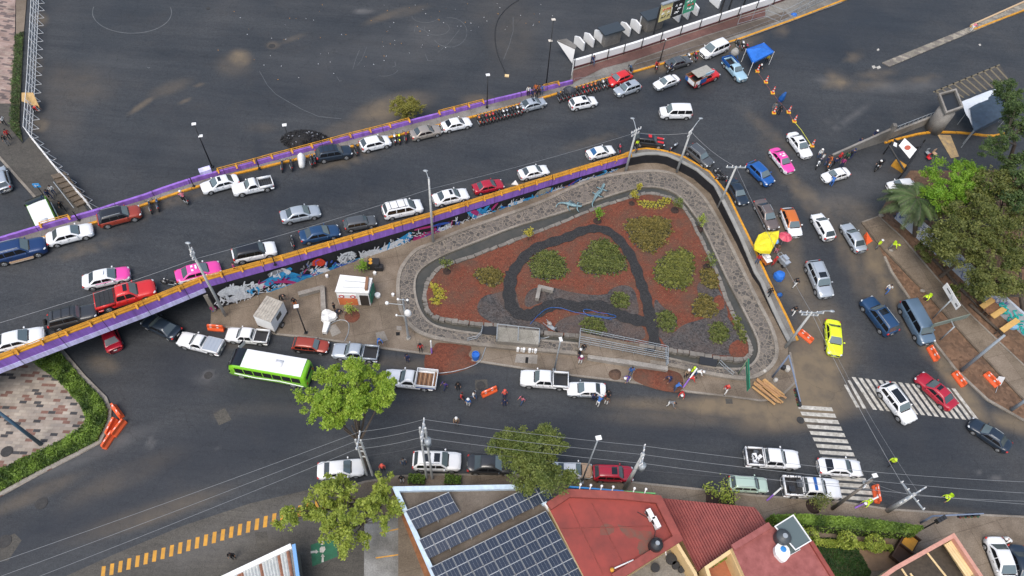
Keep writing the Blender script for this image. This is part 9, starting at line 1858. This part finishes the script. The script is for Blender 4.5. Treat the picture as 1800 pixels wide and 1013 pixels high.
PL=[ # x,y,pose,dx,dy,shirt,trousers,head,label,level,z
(782,677,'walk',-.6,.5,'purple','navy','hair','person in a purple top walking near the end of the stake truck'),
(805,679,'stand',0,1,'black','black','hair','person all in black walking right of the one in purple','G',0,'bag'),
(811,697,'walk',.8,.4,'red','black','hair','person in a red top and black trousers on the lower road'),
(833,694,'walk',.8,.6,'white','denim','hair','person in a white top left of the lying orange barrier'),
(823,707,'stand',-.4,1,'blue','white','white','person in a white cap and blue top, lowest of the group left of the barrier'),
(887,693,'stand',0,-1,'coral','navy','coral','person in coral red with a hood right of the lying orange barrier'),
(887,707,'stand',0,1,'navy','navy','hair','person in dark navy directly below the one in coral red'),
(918,703,'walk',-.8,.6,'pink','denim','hair','person in a pink top and jeans carrying a red bag on the lower road'),
(802,740,'stand',0,1,'tan','brown','white','person in a white cap alone in the middle of the lower road'),
(1044,698,'stand',.2,-1,'navy','navy','hair','person in navy leaning at the silver-white sedan'),
(1053,705,'bend',.5,-.8,'blue','white','white','person in blue and white bending behind the silver-white sedan'),
(1069,692,'stand',-.3,.9,'black','black','hair','person in black nearest the rear of the silver-white sedan'),
(1067,704,'stand',-.4,.8,'brown','white','hair','person in a brown top and white trousers behind the silver-white sedan','G',0,'bag'),
(739,611,'stand',0,1,'red','black','black','person in black hat and red top left of the white and purple post','G',.12),
(666,597,'bend',.3,1,'blue','denim','hair','person in blue stooping near the square drain hole','G',.12),
(716,629,'stand',-.5,.8,'navy','navy','hair','person in dark navy stepping off the kerb below the globe lamp'),
(587,540,'stand',1,0,'black','black','hair','person in black left in front of the kiosk','G',.12),(594,546,'bend',.6,.6,'black','navy','hair','person in black stooping by the white cloth table','G',.12),
(517,531,'stand',0,1,'black','orange','hair','person in black and orange near the trailer','G',.12),(493,521,'bend',1,.3,'black','black','hair','dark clothed person crouching at the mural behind the trailer','G',.12),
(1026,612,'stand',0,1,'black','grey','hair','person in black at the left end of the access ramp','G',.4),(1019,620,'stand',.7,.7,'black','navy','white','worker in a white helmet below the left end of the access ramp','G',.12),
(1021,632,'stand',0,1,'magenta','white','white','worker in a white helmet and magenta vest on the pavement by the low wall','G',.12),
(1106,664,'bend',-.9,.4,'purple','white','white','person in purple and white bending at the left of the red gravel','G',.12),(1110,652,'stand',0,1,'blue','denim','hair','person in blue at the top left of the red gravel','G',.12),
(1179,664,'bend',-.8,.5,'navy','navy','hair','person in navy crouching on the red gravel','G',.2),(1190,679,'bend',.8,-.3,'blue','denim','hair','person in bright blue shirt raking the red gravel','G',.2),
(1200,690,'bend',-.3,1,'red','orange','white','worker in red with a white helmet at the kerb below the raking pair','G',.12),(1179,708,'bend',.9,.4,'grey','white','hair','person in pale grey carrying a white sack on the road'),
(1214,665,'bend',1,.2,'red','black','hair','worker in red reaching over black sheets near the channel plate','G',.12),(1208,656,'stand',.4,.8,'tan','black','white','worker in a white helmet beside the lime-vested worker at the channel plate','G',.12),
(1218,652,'stand',.5,.5,'lime','navy','lime','worker in a lime vest at the channel plate','G',.12),(1227,654,'bend',1,.2,'white','denim','white','person in white and denim at the right of the lime-vested worker','G',.12),
(1278,683,'walk',-.5,.8,'red','white','coral','worker in a red vest and white trousers alone on the corner pavement','G',.12),
(1354,513,'walk',-.5,.8,'black','black','hair','person in black on the curve pavement above the orange kerb','U',.15),(1400,496,'walk',-.9,.5,'black','white','hair','person in a dark top and pale trousers beside the light blue-grey car','U'),(1397,545,'walk',-.6,1,'black','white','hair','person in a black top walking above the crossarm pole','U'),
(1367,437,'stand',0,1,'brown','pink','hair','stallholder in brown under the pink umbrella','U'),(1334,455,'stand',0,1,'red','denim','hair','person in red left of the orange and white food cart','U',.15),(1362,459,'stand',.4,.5,'red','red','red','small figure in red between the food cart and the trolley','U'),
(929,160,'stand',0,1,'white','black','hair','person in white, leftmost of the group on the north pavement','U',.15),(936,165,'stand',.5,.5,'navy','navy','hair','person in navy, lower left of the group on the north pavement','U',.15),(942,156,'stand',0,1,'orange','brown','hair','person in orange, centre of the group on the north pavement','U',.15),(944,164,'stand',0,1,'black','black','hair','person in black in front of the group on the north pavement','U',.15),(948,157,'stand',0,1,'brown','black','hair','person in brown right of the centre of the north pavement group','U',.15),(953,157,'stand',0,1,'blue','denim','hair','person in blue, rightmost of the group on the north pavement','U',.15),
(1155,114,'sit',-.1,1,'red','black','black','rider in red on the red motorcycle by the north kerb','U',.05),(1180,118,'sit',-.9,.5,'navy','black','black','dark clothed rider on the motorcycle above the pale silver sedan','U',.05),(321,345,'sit',-.8,-.8,'pink','black','white','rider in pink with a white helmet on the raised road','U',.05),
(1120,252,'stand',.2,1,'black','black','black','traffic officer in black with a lime vest at the bend','U',0,'vest'),(1546,289,'sit',-.7,.6,'black','black','white','patrol rider in black with a white helmet in the gate road','U',.05),
(1338,113,'bend',0,1,'black','black','white','person stooping in the shade of the blue canopy','U'),(1349,103,'stand',-.3,1,'yellow','black','hair','person in yellow under the right side of the blue canopy','U'),(1362,188,'stand',0,1,'grey','grey','hair','person in grey beside the blue tarpaulin bundle','U'),(1371,194,'stand',-.3,1,'black','black','black','person all in black among the cones','U'),
(1442,270,'stand',.4,.8,'white','denim','white','person in white, topmost left of the gate crowd','U'),(1447,277,'stand',.8,.5,'white','denim','hair','person in pale denim just right of the white motorcycle','U'),(1454,283,'stand',.5,.5,'navy','denim','hair','person in navy in the left half of the gate crowd','U'),(1459,280,'sit',-.5,.8,'orange','brown','hair','rider in orange in the gate crowd','U',.05),(1468,284,'walk',.9,-.4,'navy','black','hair','person in navy leaning forward in the middle of the gate crowd','U'),(1476,277,'stand',.5,.8,'red','navy','red','person in red in the right half of the gate crowd','U'),(1482,286,'stand',0,1,'magenta','navy','hair','person in magenta at the lower right of the gate crowd','U'),(1489,275,'stand',-.4,.8,'green','black','hair','person in dark green at the gate wall','U'),(1499,270,'walk',.8,-.4,'navy','navy','navy','person in navy, rightmost of the gate crowd','U','0','bag'),
(1465,317,'bend',.3,-1,'blue','blue','hair','person in bright blue leaning on the white sedan','U'),(1512,250,'stand',.3,.8,'navy','tan','hair','person in navy behind the ramped grey wall','U'),(1538,237,'stand',.3,.8,'navy','navy','white','person with a white cap behind the high end of the grey wall','U'),
(1546,429,'stand',.6,.6,'lime','grey','white','left one of two lime-vested workers on the footpath','U',.1),(1571,430,'bend',.8,.4,'lime','grey','lime','right one of two lime-vested workers on the footpath','U',.1),(1563,507,'walk',-.7,.8,'white','blue','hair','person in white and blue striding on the muddy road edge','U'),(1633,522,'bend',-.9,.4,'lime','purple','lime','lime-vested worker stooping on the soil strip','U',.05),
(1569,811,'walk',-.6,.9,'lime','black','lime','worker in full lime jacket walking on the lower junction'),(1669,873,'bend',-.9,.4,'lime','black','lime','worker in lime bending over near the right bottom kerb'),(1527,883,'bend',-1,.5,'lime','white','white','worker in a lime vest holding the leaning banded post','G',.12),(1776,951,'bend',-.9,-.2,'white','brown','white','person in white bending above the white sedan in the corner','G',.12),
(4,212,'walk',.5,.9,'white','black','hair','person in white at the left edge of the pink-brick plaza','G',.12),(13,236,'stand',.6,.5,'red','black','hair','person in red at the left plaza corner','G',.1),(9,246,'stand',.3,.9,'black','grey','hair','person in black beside the one in red at the left','G',.1),(84,341,'walk',.8,.7,'navy','navy','hair','person in navy by the stairs','G',.1,'bag'),(91,334,'stand',0,1,'white','denim','hair','person in white at the top of the stairs','G',.1),(107,361,'walk',.5,.9,'black','black','hair','person in black below the stairs','G',.1),
(60,190,'bend',1,.1,'red','black','hair','person in red and black under the tan sheet'),(411,470,'walk',1,-.1,'magenta','black','hair','person in magenta standing between the parapet and the black-roofed SUV','U'),
(1280,876,'stand',.2,1,'black','black','black','person in black beside the thin yellow-leaved sapling','G',.12),(706,842,'stand',0,1,'black','white','hair','person in black and white on the bottom pavement left of the planters','G',.12),(672,822,'stand',0,1,'coral','black','coral','person in coral red behind the twin-shaft pole'),(709,811,'stand',0,1,'grey','denim','hair','person in grey blue left of the two-sunroof SUV'),(407,977,'stand',0,1,'black','black','hair','dark figure alone on the old asphalt at the bottom left'),
(1043,105,'walk',.4,1,'navy','denim','hair','person in navy on the red walkway','U',.2),(1712,46,'bend',1,-.3,'pink','white','hair','person in pink at the end of the median','U',.15),(1403,96,'stand',0,1,'white','red','white','dummy') ]
for q in PL[:-1]:
    person(*q[:9],lv=q[9] if len(q)>9 else 'G',z=float(q[10]) if len(q)>10 else 0,add=q[11] if len(q)>11 else ('vest' if q[5]=='lime' else None))
cleanup()
